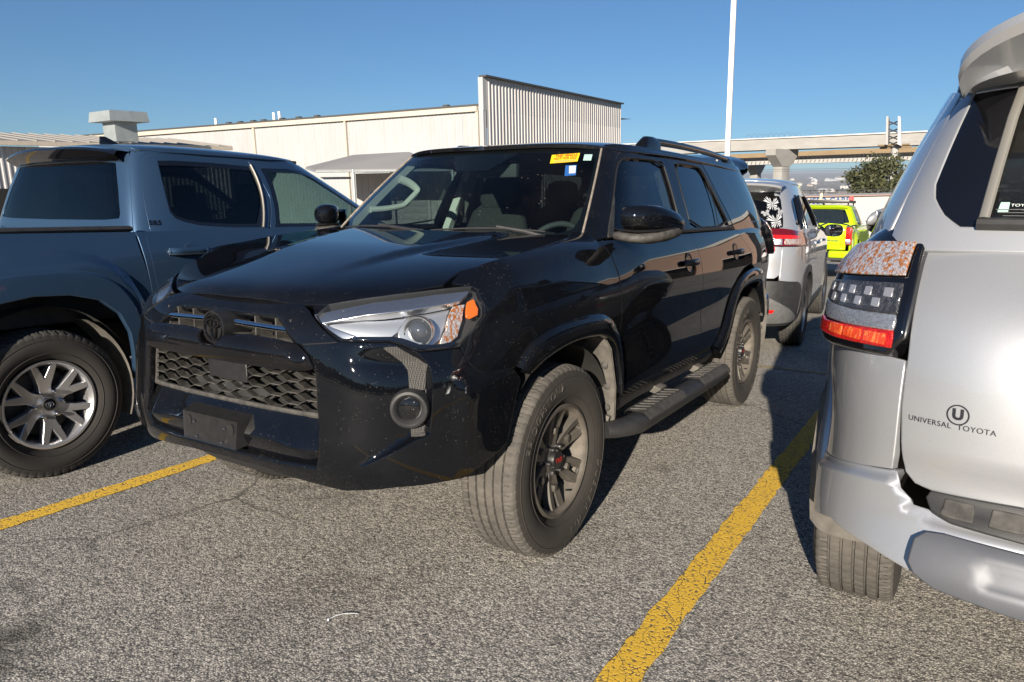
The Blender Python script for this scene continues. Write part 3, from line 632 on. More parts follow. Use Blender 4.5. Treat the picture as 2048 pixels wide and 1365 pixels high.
# low building on the left
e0, e1 = plan(0, 37.), plan(470, 48.); de = (e1-e0)/np.linalg.norm(e1-e0); ne = np.cross(de, UP); ne /= np.linalg.norm(ne); ne = ne if ne @ (CP-e0) > 0 else -ne
bl = thing('workshop', 'low ribbed metal workshop with a grey sloping roof behind the pickup', 'building', tuple(up(e0, FLOOR)))
s0 = e0-de*9-ne*.45; s1 = e1-ne*.45
clad_wall(bl, s0, s1, 2.15, 2.15, FLOOR, M['left_clad'], 1.2, 4, .05, out=CP)
beam(bl, 'gutter', e0-de*9.5-ne*.0, e1, 2.30, 2.30, .30, .22, M['beige_gutter'])
beam(bl, 'corner_trim', s0+de*10.6+ne*.04, s0+de*10.95+ne*.04, -.9, -.9, .10, 6.1, M['left_clad'])
N = 26
for i in range(N):                                              # standing-seam roof sheets
    a = e0-de*9.5+(e1-e0+de*9.5)*(i/N); b = e0-de*9.5+(e1-e0+de*9.5)*((i+.97)/N); m = MB(); R_ = 7.0; rise = .82
    m.add([up(a, 2.42), up(b, 2.42), up(b-ne*R_, 2.42+rise), up(a-ne*R_, 2.42+rise)], [(0, 1, 2, 3)]); c_ = b-de*.02
    m.add([up(b, 2.42), up(b+de*.04, 2.48), up(b+de*.04-ne*R_, 2.48+rise), up(b-ne*R_, 2.42+rise)], [(0, 1, 2, 3)]); m.add([up(b+de*.04, 2.48), up(b+de*.08, 2.42), up(b+de*.08-ne*R_, 2.42+rise), up(b+de*.04-ne*R_, 2.48+rise)], [(0, 1, 2, 3)])
    m.obj('roof_sheet', M['roof_metal'], bl, smooth=False)
m = MB(); m.add([up(s0, FLOOR), up(s0-ne*13, FLOOR), up(s0-ne*13, 2.2), up(s0-ne*6.6, 3.6), up(s0, 2.2)], [(0, 1, 2, 3, 4)]); m.obj('gable_wall', M['left_clad'], bl, smooth=False)
m = MB(); m.add([up(s0+de*12-ne*-.03, FLOOR), up(s0+de*8+ne*.03, FLOOR), up(s0+de*8+ne*.03, .2), up(s0+de*12+ne*.03, .2)], [(0, 1, 2, 3)]); 
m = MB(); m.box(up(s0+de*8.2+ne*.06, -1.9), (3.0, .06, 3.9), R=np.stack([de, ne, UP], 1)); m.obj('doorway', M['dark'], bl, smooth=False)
adopt(bl)
# roof vent
vp = ray_at(241, 262, 41); vb = thing('roof_vent', 'square galvanised vent with wide cap on the workshop roof', 'vent', tuple(vp))
R3 = np.stack([de, ne, UP], 1); m = MB(); m.box(up(vp, -.05), (1.25, 1.25, 1.1), R=R3); m.obj('vent_shaft', M['galv'], vb, smooth=False)
rows = []
for h, w in ((.42, .80), (.44, 1.12), (.98, 1.05), (1.0, .98)): rows.append([up(vp+de*a*w+ne*b*w, h) for a, b in ((-1, -1), (1, -1), (1, 1), (-1, 1))])
m = MB(); m.loft(rows, True, cap=True); m.obj('vent_cap', M['galv'], vb, smooth=False); adopt(vb)
# shade canopy and shed
F1, F2, B1, B2 = ray_at(632, 340, 38), ray_at(905, 337, 36.4), ray_at(612, 334, 43.), ray_at(880, 331, 41.4); R1, R2 = ray_at(707, 310, 40.2), ray_at(818, 304, 39.2)
cn = thing('shade_canopy', 'grey fabric shade canopy with a hipped top in front of the warehouse', 'canopy', tuple(up((F1+F2+B1+B2)/4, FLOOR)))
m = MB(); q = [F1, F2, B2, B1, R1, R2]; lo = [p-UP*.06 for p in q]; m.add(q+lo, [(0, 1, 5, 4), (1, 2, 5), (2, 3, 4, 5), (3, 0, 4), (6, 10, 11, 7), (7, 11, 8), (8, 11, 10, 9), (9, 10, 6), (0, 6, 7, 1), (1, 7, 8, 2), (2, 8, 9, 3), (3, 9, 6, 0)]); m.obj('canopy_fabric', M['canvas'], cn, smooth=False)
for a, b in ((F1, F2), (F2, B2), (B2, B1), (B1, F1)): m = MB(); m.tube([a-UP*.10, b-UP*.10], .05, 8); m.obj('canopy_rail', M['galv'], cn)
for p in (F1*.72+F2*.28, B2*.8+B1*.2, F2): m = MB(); m.tube([p, p-UP*4.4], .075, 8); m.obj('canopy_post', M['galv'], cn)
adopt(cn)
sa, sb = plan(712, 43.), plan(930, 41.); ds = (sb-sa)/np.linalg.norm(sb-sa); ns = np.cross(ds, UP); ns /= np.linalg.norm(ns); ns = ns if ns @ (CP-sa) > 0 else -ns
sh = thing('shed', 'small grey ribbed metal shed with a roller door under the canopy', 'shed', tuple(up(sa, FLOOR)))
clad_wall(sh, sa, sb, .50, .50, FLOOR, M['shed_clad'], .9, 2, .04, out=CP); clad_wall(sh, sa-ns*5, sa, .50, .50, FLOOR, M['shed_clad'], .9, 2, .03, out=CP-ds*60)
m = MB(); m.add([up(sa-ds*.1+ns*.15, .52), up(sb+ns*.15, .52), up(sb-ns*5, .70), up(sa-ds*.1-ns*5, .70)], [(0, 1, 2, 3)]); m.obj('roof', M['galv'], sh, smooth=False)
beam(sh, 'awning_arm', sa-ds*2.4+ns*.6, sa+ns*.6, .28, .26, .10, .14, M['galv'])
m = MB(); m.box(up(sa+ds*3.1+ns*.05, -2.15), (3.2, .08, 3.9), R=np.stack([ds, ns, UP], 1)); dm = m.obj('door_frame', M['shed_clad'], sh, smooth=False)
for i in range(9): m = MB(); m.box(up(sa+ds*3.1+ns*.10, -.46-.38*i), (2.8, .05, .36), R=np.stack([ds, ns, UP], 1)); m.obj('door_slat', M['door_metal'], sh, bevel=.02)
adopt(sh)
# light pole
lp0 = plan(1453.5, 24.); pl = thing('light_pole', 'tall plain white square light pole rising behind the black SUV', 'light pole', tuple(up(lp0, FLOOR+1.)))
m = MB(); Rr = np.stack([dw, nw, UP], 1); m.box(up(lp0, 3.6), (.152, .152, 13.2), R=Rr, taper=.94); m.obj('pole', M['white_pole'], pl, bevel=.012)
m = MB(); m.tube([up(lp0, -2.95), up(lp0, -2.2)], .30, 16); m.obj('pole_base', M['galv'], pl)
m = MB(); m.box(up(lp0, 10.1), (.9, .4, .18), R=Rr); m.obj('lamp_head', M['galv'], pl, bevel=.03); adopt(pl)
# ---------------------------------------------------------------- viaduct, billboard, far valley
def conc(name, c): 
    t = NT(name); n = t.noise(t.coord('Object', (.15, .15, .5)), 2., 6, .6); t.set(Base_Color=t.mix(t.ramp(n, [(.3, 0.), (.75, 1.)]), tuple(x*.8 for x in c), c), Roughness=.9); return t.m
M['concrete'] = conc('concrete', (.29, .28, .265)); M['deck_brown'] = conc('scaffold_deck', (.22, .155, .085)); M['white_girder'] = conc('pale_girder', (.36, .35, .34))
def rail_band(root, name, pts, depth, mat):
    """a long beam through picture points [(px, ytop, ybottom, D)], given its real depth away from the camera"""
    T0 = [ray_at(px, yt, D) for px, yt, yb, D in pts]; B0 = [ray_at(px, yb, D) for px, yt, yb, D in pts]; n_ = np.cross(T0[-1]-T0[0], UP); n_ /= np.linalg.norm(n_); n_ = n_ if n_ @ (T0[0]-CP) > 0 else -n_
    m = MB(); m.loft([T0, [p+n_*depth for p in T0], [p+n_*depth for p in B0], B0, T0]); k = len(pts); return m.obj(name, mat, root, smooth=False)
vd = thing('viaduct', 'concrete highway viaduct crossing behind the parked cars', 'viaduct', tuple(up(plan(1545, 190), -16)))
rail_band(vd, 'deck', [(1180, 291, 314, 215), (1340, 285.5, 309, 203), (1460, 280, 303, 196), (1600, 274, 298, 188), (1845, 263, 290, 176), (2100, 252, 281, 166)], 10., M['concrete'])
rail_band(vd, 'deck_edge', [(1180, 290, 292.2, 214.5), (1340, 284.6, 286.6, 202.5), (1460, 279.2, 281.2, 195.5), (1600, 273, 275.2, 187.5), (1845, 262, 264.4, 175.5), (2100, 251, 253.6, 165.5)], .8, M['grey_clad'])
rail_band(vd, 'lower_deck', [(1180, 322, 336, 245), (1450, 316, 332, 232), (1845, 301, 320, 212), (2100, 292, 312, 200)], 9., M['white_girder'])
rail_band(vd, 'walkway', [(1180, 316, 323, 242), (1450, 309.5, 318, 229), (1700, 299, 309, 216), (1845, 294, 304, 209), (2100, 284, 295, 197)], 2.5, M['deck_brown'])
nb = 44
for i in range(nb):                                             # hangers under the walkway edge
    px = 1462+i*8.6; yy = np.interp(px, [1450, 1845], [317.5, 303]); D = np.interp(px, [1450, 1845], [228, 208]); p = ray_at(px, yy, D); m = MB(); m.tube([p, p-UP*.9+dw*.3], .10, 4); m.obj('hanger', M['dark_edge'], vd)
def pier(pxl, pxr, yt, yb, cl_, cr_, yg, D, skew):
    """hammerhead pier: flared cap on a column, its end face lit and its long face in shade"""
    a, b = ray_at(pxl, yt, D), ray_at(pxr, yt, D+skew); d_ = (b-a); d_ -= UP*(d_ @ UP); L = np.linalg.norm(d_); d_ /= L; w = np.cross(d_, UP); w = w if w @ (CP-a) > 0 else -w
    h = (yb-yt)*D/FPX; cap = [(0, 0), (L, 0), (L, -h*.35), (L*.68, -h), (L*.32, -h), (0, -h*.35)]; W = 2.6
    m = MB(); A = [up(a+d_*x, z) for x, z in cap]; Bk = [p+w*W for p in A]; k = 6; m.add(A+Bk, [tuple(range(k))[::-1], tuple(range(k, 2*k))]+[(i, (i+1) % k, k+(i+1) % k, k+i) for i in range(k)]); m.obj('pier_cap', M['concrete'], vd, smooth=False)
    c0 = a+d_*L*.5+w*W*.5; m = MB(); m.box(up(c0, -h-10), (L*.34, W*.92, 20), R=np.stack([d_, w/np.linalg.norm(w), UP], 1)); m.obj('pier_column', M['concrete'], vd, bevel=.12)
pier(1532, 1578, 299, 333, 0, 0, 0, 186, 9.); pier(1492, 1516, 322, 347, 0, 0, 0, 235, 9.); pier(1250, 1290, 312, 345, 0, 0, 0, 205, 9.)
for i in range(10):                                             # bent reinforcing bars on the deck
    px = 1492+i*11; D = np.interp(px, [1460, 1600], [196, 188])+2.; yb = np.interp(px, [1460, 1600], [280, 274]); th = np.linspace(0, np.pi, 9); b0 = ray_at(px, yb, D); sdir = (ray_at(px+10, yb-.4, D)-b0)
    m = MB(); m.tube([up(b0+sdir*(.55-.55*math.cos(a)), 1.05*math.sin(a)*(1+.25*(i % 3 == 1))) for a in th], .03, 4); m.obj('rebar_hoop', M['dark_edge'], vd)
adopt(vd)
M['white_wall'] = simple('white_wall_paint', (.42, .41, .40), .8, var=.05); M['red_cap'] = simple('dull_red_cap', (.36, .24, .20), .7); M['blue_print'] = simple('blue_lettering', (.02, .08, .22), .6); M['flag_cloth'] = simple('flag_cloth', (.62, .50, .30), .8, var=.4, vscale=2.)
# billboard on a single post
bp0 = ray_at(1786, 300, 105); bb = thing('billboard', 'two-faced billboard seen end-on atop a single pale post', 'billboard', tuple(up(bp0, -12)))
lx = (ray_at(1796, 300, 105)-bp0); lx /= np.linalg.norm(lx); fw_ = bp0-CP; fw_ -= UP*(fw_ @ UP); fw_ /= np.linalg.norm(fw_)
def slab(name, px0, y0, px1, y1, px2, y2, px3, y3, D, dep, mat):
    q = [ray_at(px0, y0, D), ray_at(px1, y1, D), ray_at(px2, y2, D), ray_at(px3, y3, D)]; k = [p+fw_*dep+lx*dep*.02 for p in q]; m = MB(); m.add(q+k, [(3, 2, 1, 0), (4, 5, 6, 7), (0, 1, 5, 4), (1, 2, 6, 5), (2, 3, 7, 6), (3, 0, 4, 7)]); return m.obj(name, mat, bb, smooth=False)
slab('board', 1772.5, 233, 1777, 233, 1776, 290, 1771.5, 290, 103, 9., M['white_girder']); slab('board', 1796, 232, 1801, 234, 1803, 292, 1795, 289, 103, 9., M['grey_clad'])
for y0, y1 in ((243, 251), (258, 266), (272, 280), (284, 292)):
    m = MB(); m.tube([ray_at(1776, y0, 103.5), ray_at(1797, y1, 103.8)], .09, 4); m.tube([ray_at(1776, y1, 105), ray_at(1797, y0, 105)], .09, 4); m.obj('brace', M['dark_edge'], bb)
m = MB(); m.tube([ray_at(1757, 292, 104), ray_at(1819, 289, 104)], .14, 6); m.tube([ray_at(1760, 297, 107), ray_at(1822, 294, 107)], .14, 6); m.obj('catwalk', M['deck_brown'], bb)
m = MB(); m.tube([ray_at(1791, 292, 105), ray_at(1785.5, 330, 105), ray_at(1779, 420, 105)], .48, 14); m.obj('post', M['white_girder'], bb)
m = MB()
for i in range(24): p = ray_at(1780.5-i*.28, 325+i*3.6, 104.4); m.tube([p-lx*.2, p+lx*.2], .025, 4)
m.tube([ray_at(1779, 322, 104.4), ray_at(1772.5, 412, 104.4)], .03, 4); m.obj('ladder', M['galv'], bb); adopt(bb)
# utility pole and wires
up0 = ray_at(1712, 340, 130); ut = thing('utility_pole', 'dark wooden utility pole with crossarm left of the tree', 'utility pole', tuple(up(up0, -14)))
m = MB(); m.tube([up(up0, .8), up(up0, -14)], [.16, .22], 8); m.obj('pole', M['dark_edge'], ut); m = MB(); m.tube([ray_at(1703, 338, 130), ray_at(1722, 338, 130)], .10, 4); m.obj('crossarm', M['dark_edge'], ut)
m = MB(); m.lathe([(.0001, .5), (.28, .45), (.28, -.45), (.0001, -.5)], 10, 'z', c=ray_at(1708.5, 355, 129.7)); m.obj('transformer', M['dark_edge'], ut)
m = MB()
for y0, y1 in ((341, 341.5), (339, 337)):
    t_ = np.linspace(0, 1, 14); m.tube([ray_at(1250+(1712-1250)*f, y0+(y1-y0)*f+7*f*(1-f), 200-70*f) for f in t_], .022, 3)
m.obj('wire', M['dark_edge'], ut); adopt(ut)
# fence with tall posts
for i, (px, yt) in enumerate(((1552, 384), (1571, 378), (1626, 383), (1654, 371), (1701, 383), (1697, 377))):
    pass
fc = thing('chain_link_fence', 'dark chain-link fence on tall posts beyond the lot', 'fence', tuple(up(plan(1600, 62), -5)))
for px in range(1540, 1990, 27):
    p = ray_at(px, np.interp(px, [1540, 1990], [381, 374]), 62+ (px-1540)*.01); m = MB(); m.tube([p, p-UP*3.2], .05, 6); m.obj('post', M['dark_edge'], fc)
for yo in (2, 13, 22):
    m = MB(); m.tube([ray_at(1540, 381+yo, 62), ray_at(1990, 374+yo, 66.5)], .025, 4); m.obj('rail', M['dark_edge'], fc)
a, b = ray_at(1540, 383, 62), ray_at(1990, 376, 66.5); L = np.linalg.norm(b-a); m = MB(); n_ = int(L/.55)
for i in range(n_):
    p = a+(b-a)*i/n_; q = a+(b-a)*(i+4)/n_
    m.tube([p, q-UP*2.2], .006, 3, cap=False); m.tube([p-UP*2.2, q], .006, 3, cap=False)
w_ = m.obj('wire_mesh', M['galv'], fc, smooth=False); w_['kind'] = 'stuff'; adopt(fc)
# white wall with blue lettering
wa, wb = ray_at(1470, 398, 47.), ray_at(2000, 386, 50.); us = thing('sign_wall', 'long low white building with blue lettering behind the lime pickup', 'building', tuple(wa-UP*3)); dS = (wb-wa)/np.linalg.norm(wb-wa); nS = np.cross(dS, UP); nS = nS/np.linalg.norm(nS); nS = nS if nS @ (CP-wa) > 0 else -nS
m = MB(); q = [wa, wb, wb-nS*6, wa-nS*6]; m.add(q+[p-UP*3.2 for p in q], [(0, 1, 2, 3), (7, 6, 5, 4), (0, 4, 5, 1), (1, 5, 6, 2), (2, 6, 7, 3), (3, 7, 4, 0)]); m.obj('wall', M['white_wall'], us, smooth=False)
beam(us, 'wall_cap', wa+nS*.05-dS*.1, wb+nS*.05, .03, .03, .30, .06, M['red_cap'])
tc = ray_at(1664, 402.5, 47.6)+nS*.08; tc = tc-nS*((tc-wa) @ nS-.04); cw_ = dS if dS @ cr > 0 else -dS
text_on('wall_lettering', 'USED CARS', lambda V: tc+V[:, :1]*cw_+V[:, 1:2]*UP, M['blue_print'], us, .56, bold=.012, spacing=1.1); adopt(us)
for nm, lab, cat, px, y0, y1, mt, sw in (('feather_flag', 'small pale feather flag standing above the used cars wall', 'flag', 1641, 387, 404, 'flag_cloth', .22),):
    b0 = ray_at(px, y1, 44.); R_ = thing(nm, lab, cat, tuple(b0-UP*2)); m = MB(); m.tube([b0-UP*2.4, ray_at(px+3, y0, 44.)], .02, 6); m.obj('flag_pole', M['galv'], R_)
    pts = [ray_at(px+a, b, 43.98) for a, b in ((-2.5, 405), (-1.5, 395), (.5, 388), (3, 386), (4.5, 389), (3.5, 396), (1.5, 405))]; m = MB(); m.add(pts+[p+fw_*.01 for p in pts], [tuple(range(7)), tuple(range(7, 14))[::-1]]+[(i, (i+1) % 7, 7+(i+1) % 7, 7+i) for i in range(7)]); m.obj('flag_cloth', M['flag_cloth'], R_, smooth=False); adopt(R_)
rc = ray_at(1703, 398, 46.); R_ = thing('round_sign', 'small red round sign at the end of the used cars lettering', 'sign', tuple(rc-UP*2)); m = MB(); m.tube([rc-UP*2, rc], .03, 6); m.obj('sign_post', M['galv'], R_); m = MB(); nn = (CP-rc)/np.linalg.norm(CP-rc); e1 = np.cross(UP, nn); e1 /= np.linalg.norm(e1); e2 = np.cross(nn, e1); th = np.linspace(0, 2*np.pi, 20, endpoint=False)
ring0 = [rc+.16*(math.cos(a)*e1+math.sin(a)*e2)+nn*.04 for a in th]; ring1 = [p-nn*.05 for p in ring0]; m.add(ring0+ring1, [tuple(range(20)), tuple(range(20, 40))[::-1]]+[(i, (i+1) % 20, 20+(i+1) % 20, 20+i) for i in range(20)]); m.obj('sign_face', M['red_print'], R_, smooth=False); adopt(R_)
# evergreen oak by the billboard
def tree(name, label, base, H, rx, rz, seed, leaf, n=2600, lsz=.16, col=None):
    rg_ = np.random.default_rng(seed); R_ = thing(name, label, 'tree', tuple(base)); base = np.array(base); m = MB(); ctr = up(base, H-rz*.95)
    m.tube([base, up(base, H*.25), up(base, H*.5)+dw*.15], [.26, .2, .14], 8)
    for k in range(9):
        a = rg_.uniform(0, 2*np.pi); e = ctr+rx*.75*(math.cos(a)*dw+math.sin(a)*dp)+UP*rg_.uniform(-.4, .7)*rz; s_ = up(base, H*rg_.uniform(.25, .5)); m.tube([s_, (s_+e)/2+UP*.3, e], [.10, .06, .02], 6)
    m.obj('trunk', M['bark'], R_)
    cl_ = []
    for k in range(46):
        v = rg_.normal(size=3); v /= np.linalg.norm(v); r = rg_.uniform(.35, 1.)**.5; cl_.append((v*r, rg_.uniform(.16, .34)))
    V, F = [], []
    for k in range(n):
        c_, s_ = cl_[rg_.integers(len(cl_))]; o = c_+rg_.normal(size=3)*s_*.6; p = ctr+rx*(o[0]*dw+o[1]*dp)+UP*rz*o[2]; a = rg_.normal(size=3); a /= np.linalg.norm(a); b = xc(a, rg_.normal(size=3)); b /= np.linalg.norm(b); z = lsz*rg_.uniform(.6, 1.4); i = len(V); V += [p-a*z, p+b*z*.6, p+a*z, p-b*z*.6]; F.append((i, i+1, i+2, i+3))
    o = mesh_obj('crown', V, F, leaf, R_, smooth=False); o['kind'] = 'stuff'; adopt(R_); return R_
def leafm(name, a, b):
    t = NT(name); oi = t.new('ObjectInfo'); n = t.noise(t.coord('Object'), 1.6, 3); t.set(Base_Color=t.mix(t.ramp(n, [(.35, 0.), (.65, 1.)]), a, b), Roughness=.65); return t.m
M['oak'] = leafm('oak_leaves', (.028, .034, .012), (.075, .078, .028)); M['bark'] = simple('bark', (.07, .055, .04), .9, var=.3); M['scrub'] = leafm('bare_scrub', (.11, .088, .06), (.20, .165, .12))
tb = ray_at(1755, 424, 84.); tree('oak_tree', 'dense olive green oak beside the billboard post', tb, 5.8, 3.2, 2.85, 5, M['oak'], 13000, .19)
# wooded valley: one mass of bare crowns, and the houses scattered in it
rg_ = np.random.default_rng(11); V, F = [], []
def onland(px, D): p = plan(px, D); p[2] = float(terrain(p[0], p[1])); return p
for i in range(3600):
    D = 190*(4600/190)**(rg_.random()**.9); px = rg_.uniform(1400, 2250) if rg_.random() < .8 else rg_.uniform(900, 1400); b = onland(px, D); s_ = rg_.uniform(1.6, 4.2)*(1+D/2600.)
    for k in range(11):
        v_ = rg_.normal(size=3); v_ /= np.linalg.norm(v_); c_ = b+UP*s_*.95+v_*s_*np.array([.75, .75, .7])*rg_.random()**.4; a = rg_.normal(size=3); a /= np.linalg.norm(a); e_ = xc(a, rg_.normal(size=3)); e_ /= np.linalg.norm(e_); z = s_*.42*rg_.uniform(.6, 1.3); i0 = len(V); V += [c_-a*z, c_+e_*z*.7, c_+a*z, c_-e_*z*.7]; F.append((i0, i0+1, i0+2, i0+3))
wd = mesh_obj('valley_wood', V, F, M['scrub'], smooth=False); wd['kind'] = 'stuff'; wd['label'] = 'brown bare wood filling the valley beyond the fence'
hm = {}
for k, (wc, rc_) in enumerate((((.55, .53, .5), (.16, .14, .13)), ((.62, .6, .56), (.30, .28, .26)), ((.40, .33, .26), (.2, .15, .12)), ((.68, .67, .65), (.6, .6, .6)))):
    m = MB(); m.box((0, 0, 2.4), (14, 9, 5.2)); w1 = np.vstack(m.V); m.add([(-7.4, -5, 4.9), (7.4, -5, 4.9), (7.4, 0, 7.6), (-7.4, 0, 7.6), (7.4, 5, 4.9), (-7.4, 5, 4.9)], [(0, 1, 2, 3), (3, 2, 4, 5), (0, 3, 5), (1, 4, 2)], 1); hm[k] = m.obj('house', None, smooth=False, mats=[simple('house_wall', wc, .9), simple('house_roof', rc_, .9)])
names = ('pale gabled house far down in the valley', 'low white roofed house far down in the valley', 'tan brick house far down in the valley', 'large white shed far down in the valley')
for i in range(120):
    k = int(rg_.integers(4)); D = 800*(6500/800)**rg_.random(); o = hm[k] if i < 4 and False else hm[k].copy(); COL.objects.link(o) if o.name not in COL.objects else None; p = onland(rg_.uniform(1400, 2150), D); o.location = p-UP*.5; f = 1+D/2400*rg_.uniform(.5, 1.6); o.scale = (f*(2.2 if k == 3 else 1), f, f*.8); o.rotation_euler = (0, .0462, rg_.uniform(0, 3.1)); tag(o, names[k], 'house', 'houses scattered in the far valley')
for k in hm: bpy.data.objects.remove(hm[k])
# ---------------------------------------------------------------- showroom to the right of the frame, mirrored in the dark paint
def brickm():
    t = NT('brown_brick'); br = t.new('TexBrick'); br.inputs['Scale'].default_value = 4.; br.inputs['Color1'].default_value = (.24, .095, .06, 1); br.inputs['Color2'].default_value = (.30, .13, .085, 1); br.inputs['Mortar'].default_value = (.3, .26, .22, 1); t.link(t.coord('Object'), br.inputs['Vector']); t.set(Base_Color=br.outputs['Color'], Roughness=.9); return t.m
M['brick'] = brickm()
sr = thing('showroom', 'red brown brick showroom mirrored in the doors of the black SUV', 'building', (-35, 20, -1.2))
m = MB(); m.box((-7, 0, 3.6), (14, 28, 7.2)); m.obj('wall', M['brick'], sr, smooth=False); m = MB(); m.box((-7, 0, 7.35), (14.6, 28.6, .35)); m.obj('parapet', M['white_wall'], sr, smooth=False)
for i in range(5): m = MB(); m.box((.06, -11+i*5.5, 1.5), (.12, 3.6, 2.6)); w = m.obj('window', M['privacy'], sr, smooth=False); m = MB(); m.box((.10, -11+i*5.5, 2.86), (.16, 3.9, .14)); m.obj('lintel', M['white_wall'], sr, smooth=False)
# ---------------------------------------------------------------- dark line of trees behind the camera, mirrored in paint and glass
rg_ = np.random.default_rng(3); V, F = [], []
for i in range(240):
    a = math.radians(rg_.uniform(-75, 95)); r = rg_.uniform(46, 60); b = np.array([CP[0]+r*math.cos(a), CP[1]+r*math.sin(a), -.3]); s_ = rg_.uniform(1.6, 2.6)
    for k in range(60):
        v_ = rg_.normal(size=3); v_ /= np.linalg.norm(v_); c_ = b+np.array([0, 0, s_*1.5])+v_*s_*np.array([1.1, 1.1, 1.3])*rg_.random()**.35; a1 = rg_.normal(size=3); a1 /= np.linalg.norm(a1); e_ = xc(a1, rg_.normal(size=3)); e_ /= np.linalg.norm(e_); z = .75*rg_.uniform(.6, 1.3); i0 = len(V); V += [c_-a1*z, c_+e_*z*.7, c_+a1*z, c_-e_*z*.7]; F.append((i0, i0+1, i0+2, i0+3))
bw_ = mesh_obj('tree_line', V, F, M['oak'], smooth=False); bw_['kind'] = 'stuff'; bw_['label'] = 'dark tree line mirrored in the paint of the parked cars'
# ---------------------------------------------------------------- air: a thin even haze over the whole scene
hz = NT('haze'); hz.n.remove(hz.b); pv = hz.new('VolumePrincipled'); pv.inputs['Color'].default_value = (.86, .91, 1., 1); pv.inputs['Density'].default_value = 1.7e-4; pv.inputs['Anisotropy'].default_value = .2
hz.link(pv.outputs[0], hz.out.inputs['Volume'])
m = MB(); m.box((0, 0, -33.), (33000, 33000, 106.)); hb_ = m.obj('haze', hz.m, smooth=False); hb_['kind'] = 'stuff'; hb_['label'] = 'thin blue haze over the far valley'
hb_.location = CP; hb_.rotation_euler = Vector(UP).to_track_quat('Z', 'Y').to_euler()
# ---------------------------------------------------------------- wheels
def make_tyre(R, W, rimR, name, mats, letters=None, nb=64, parent=None):
    """tyre about the y axis, outer face at +y; ribs, grooves and shoulder blocks cut in the tread"""
    h = W/2; prof = []                                       # (radius, y, kind) kind 0 sidewall 1 tread rib 2 groove 3 shoulder
    side = [(rimR, .70), (rimR+.012, .80), (rimR+.03, .90), (rimR+.062, .985), (rimR+.095, 1.0), (R-.055, .985), (R-.034, .955), (R-.022, .925)]
    prof += [(r, -y*h, 0) for r, y in side]
    prof += [(R-.010, -.88*h, 3), (R-.004, -.80*h, 3), (R-.001, -.62*h, 3)]
    ribs = [(-.55, -.33), (-.25, -.04), (.04, .25), (.33, .55)]
    y0 = -.62
    for a, b in ribs:
        prof += [(R-.011, (y0+.010)*h, 2), (R-.011, (a-.010)*h, 2), (R, a*h, 1), (R+.001, (a+b)/2*h, 1), (R, b*h, 1)]; y0 = b
    prof += [(R-.011, (y0+.010)*h, 2), (R-.011, (.62-.010)*h, 2), (R-.001, .62*h, 3), (R-.004, .80*h, 3), (R-.010, .88*h, 3)]
    prof += [(r, y*h, 0) for r, y in side[::-1]]
    pat = np.array([0, 0, 0, 0, 0, -.008]); K = nb*6; V = []; kinds = []
    for pi, (r, y, kd) in enumerate(prof):
        th = np.arange(K)*2*np.pi/K; rr = np.full(K, r); sh = int(abs(y)*90)
        if kd == 3: rr += np.tile(pat, nb)[(np.arange(K)+sh*(1 if y > 0 else -1)) % K]*1.1
        if kd == 1: rr += np.tile(pat*.55, nb)[(np.arange(K)+2+sh) % K]
        if kd == 0 and r > R-.04: rr += np.tile(pat*.55, nb)[(np.arange(K)+sh*(1 if y > 0 else -1)) % K]
        V.append(np.stack([rr*np.sin(th), np.full(K, y), rr*np.cos(th)], 1)); kinds.append(kd)
    F = []; fm = []
    for i in range(len(prof)-1):
        for q in range(K): F.append((i*K+q, (i+1)*K+q, (i+1)*K+(q+1) % K, i*K+(q+1) % K)); fm.append(0 if kinds[i] == 0 and kinds[i+1] == 0 else 1)
    o = mesh_obj(name, np.vstack(V), F, None, parent, smooth=False, mats=mats, fmat=fm)
    me = o.data; bm = bmesh.new(); bm.from_mesh(me); bmesh.ops.recalc_face_normals(bm, faces=bm.faces)
    for f in bm.faces: f.smooth = True
    for e in bm.edges:
        if len(e.link_faces) == 2 and e.calc_face_angle(0) > .7: e.smooth = False
    bm.to_mesh(me); bm.free()
    # concentric ribs on the sidewall
    rb = MB()
    for rr_, yy in ((rimR+.035, .925), (R-.045, .978)):
        th = np.linspace(0, 2*np.pi, 96, endpoint=False); rb.tube(np.stack([rr_*np.sin(th), np.full(96, yy*h), rr_*np.cos(th)], 1), .0022, 4, closed=True)
    return o, rb
def side_text(body, rm, h, ctr, size, parent, mat, yoff, spacing=1.1, up=True):
    """raised letters round a sidewall: ctr is the clock angle (0 = top, clockwise seen from +y outside)"""
    V, F = text_mesh(body, size, spacing=spacing, depth=.0012, res=2)
    r = rm+V[:, 1]*(1 if up else -1); a = ctr+(V[:, 0]/rm)*(1 if up else -1)
    P = np.stack([-np.sin(a)*r, yoff-np.abs(r-rm)*.25+V[:, 2]*1.5, np.cos(a)*r], 1)
    return mesh_obj('sidewall_lettering', P, F, mat, parent, smooth=False)
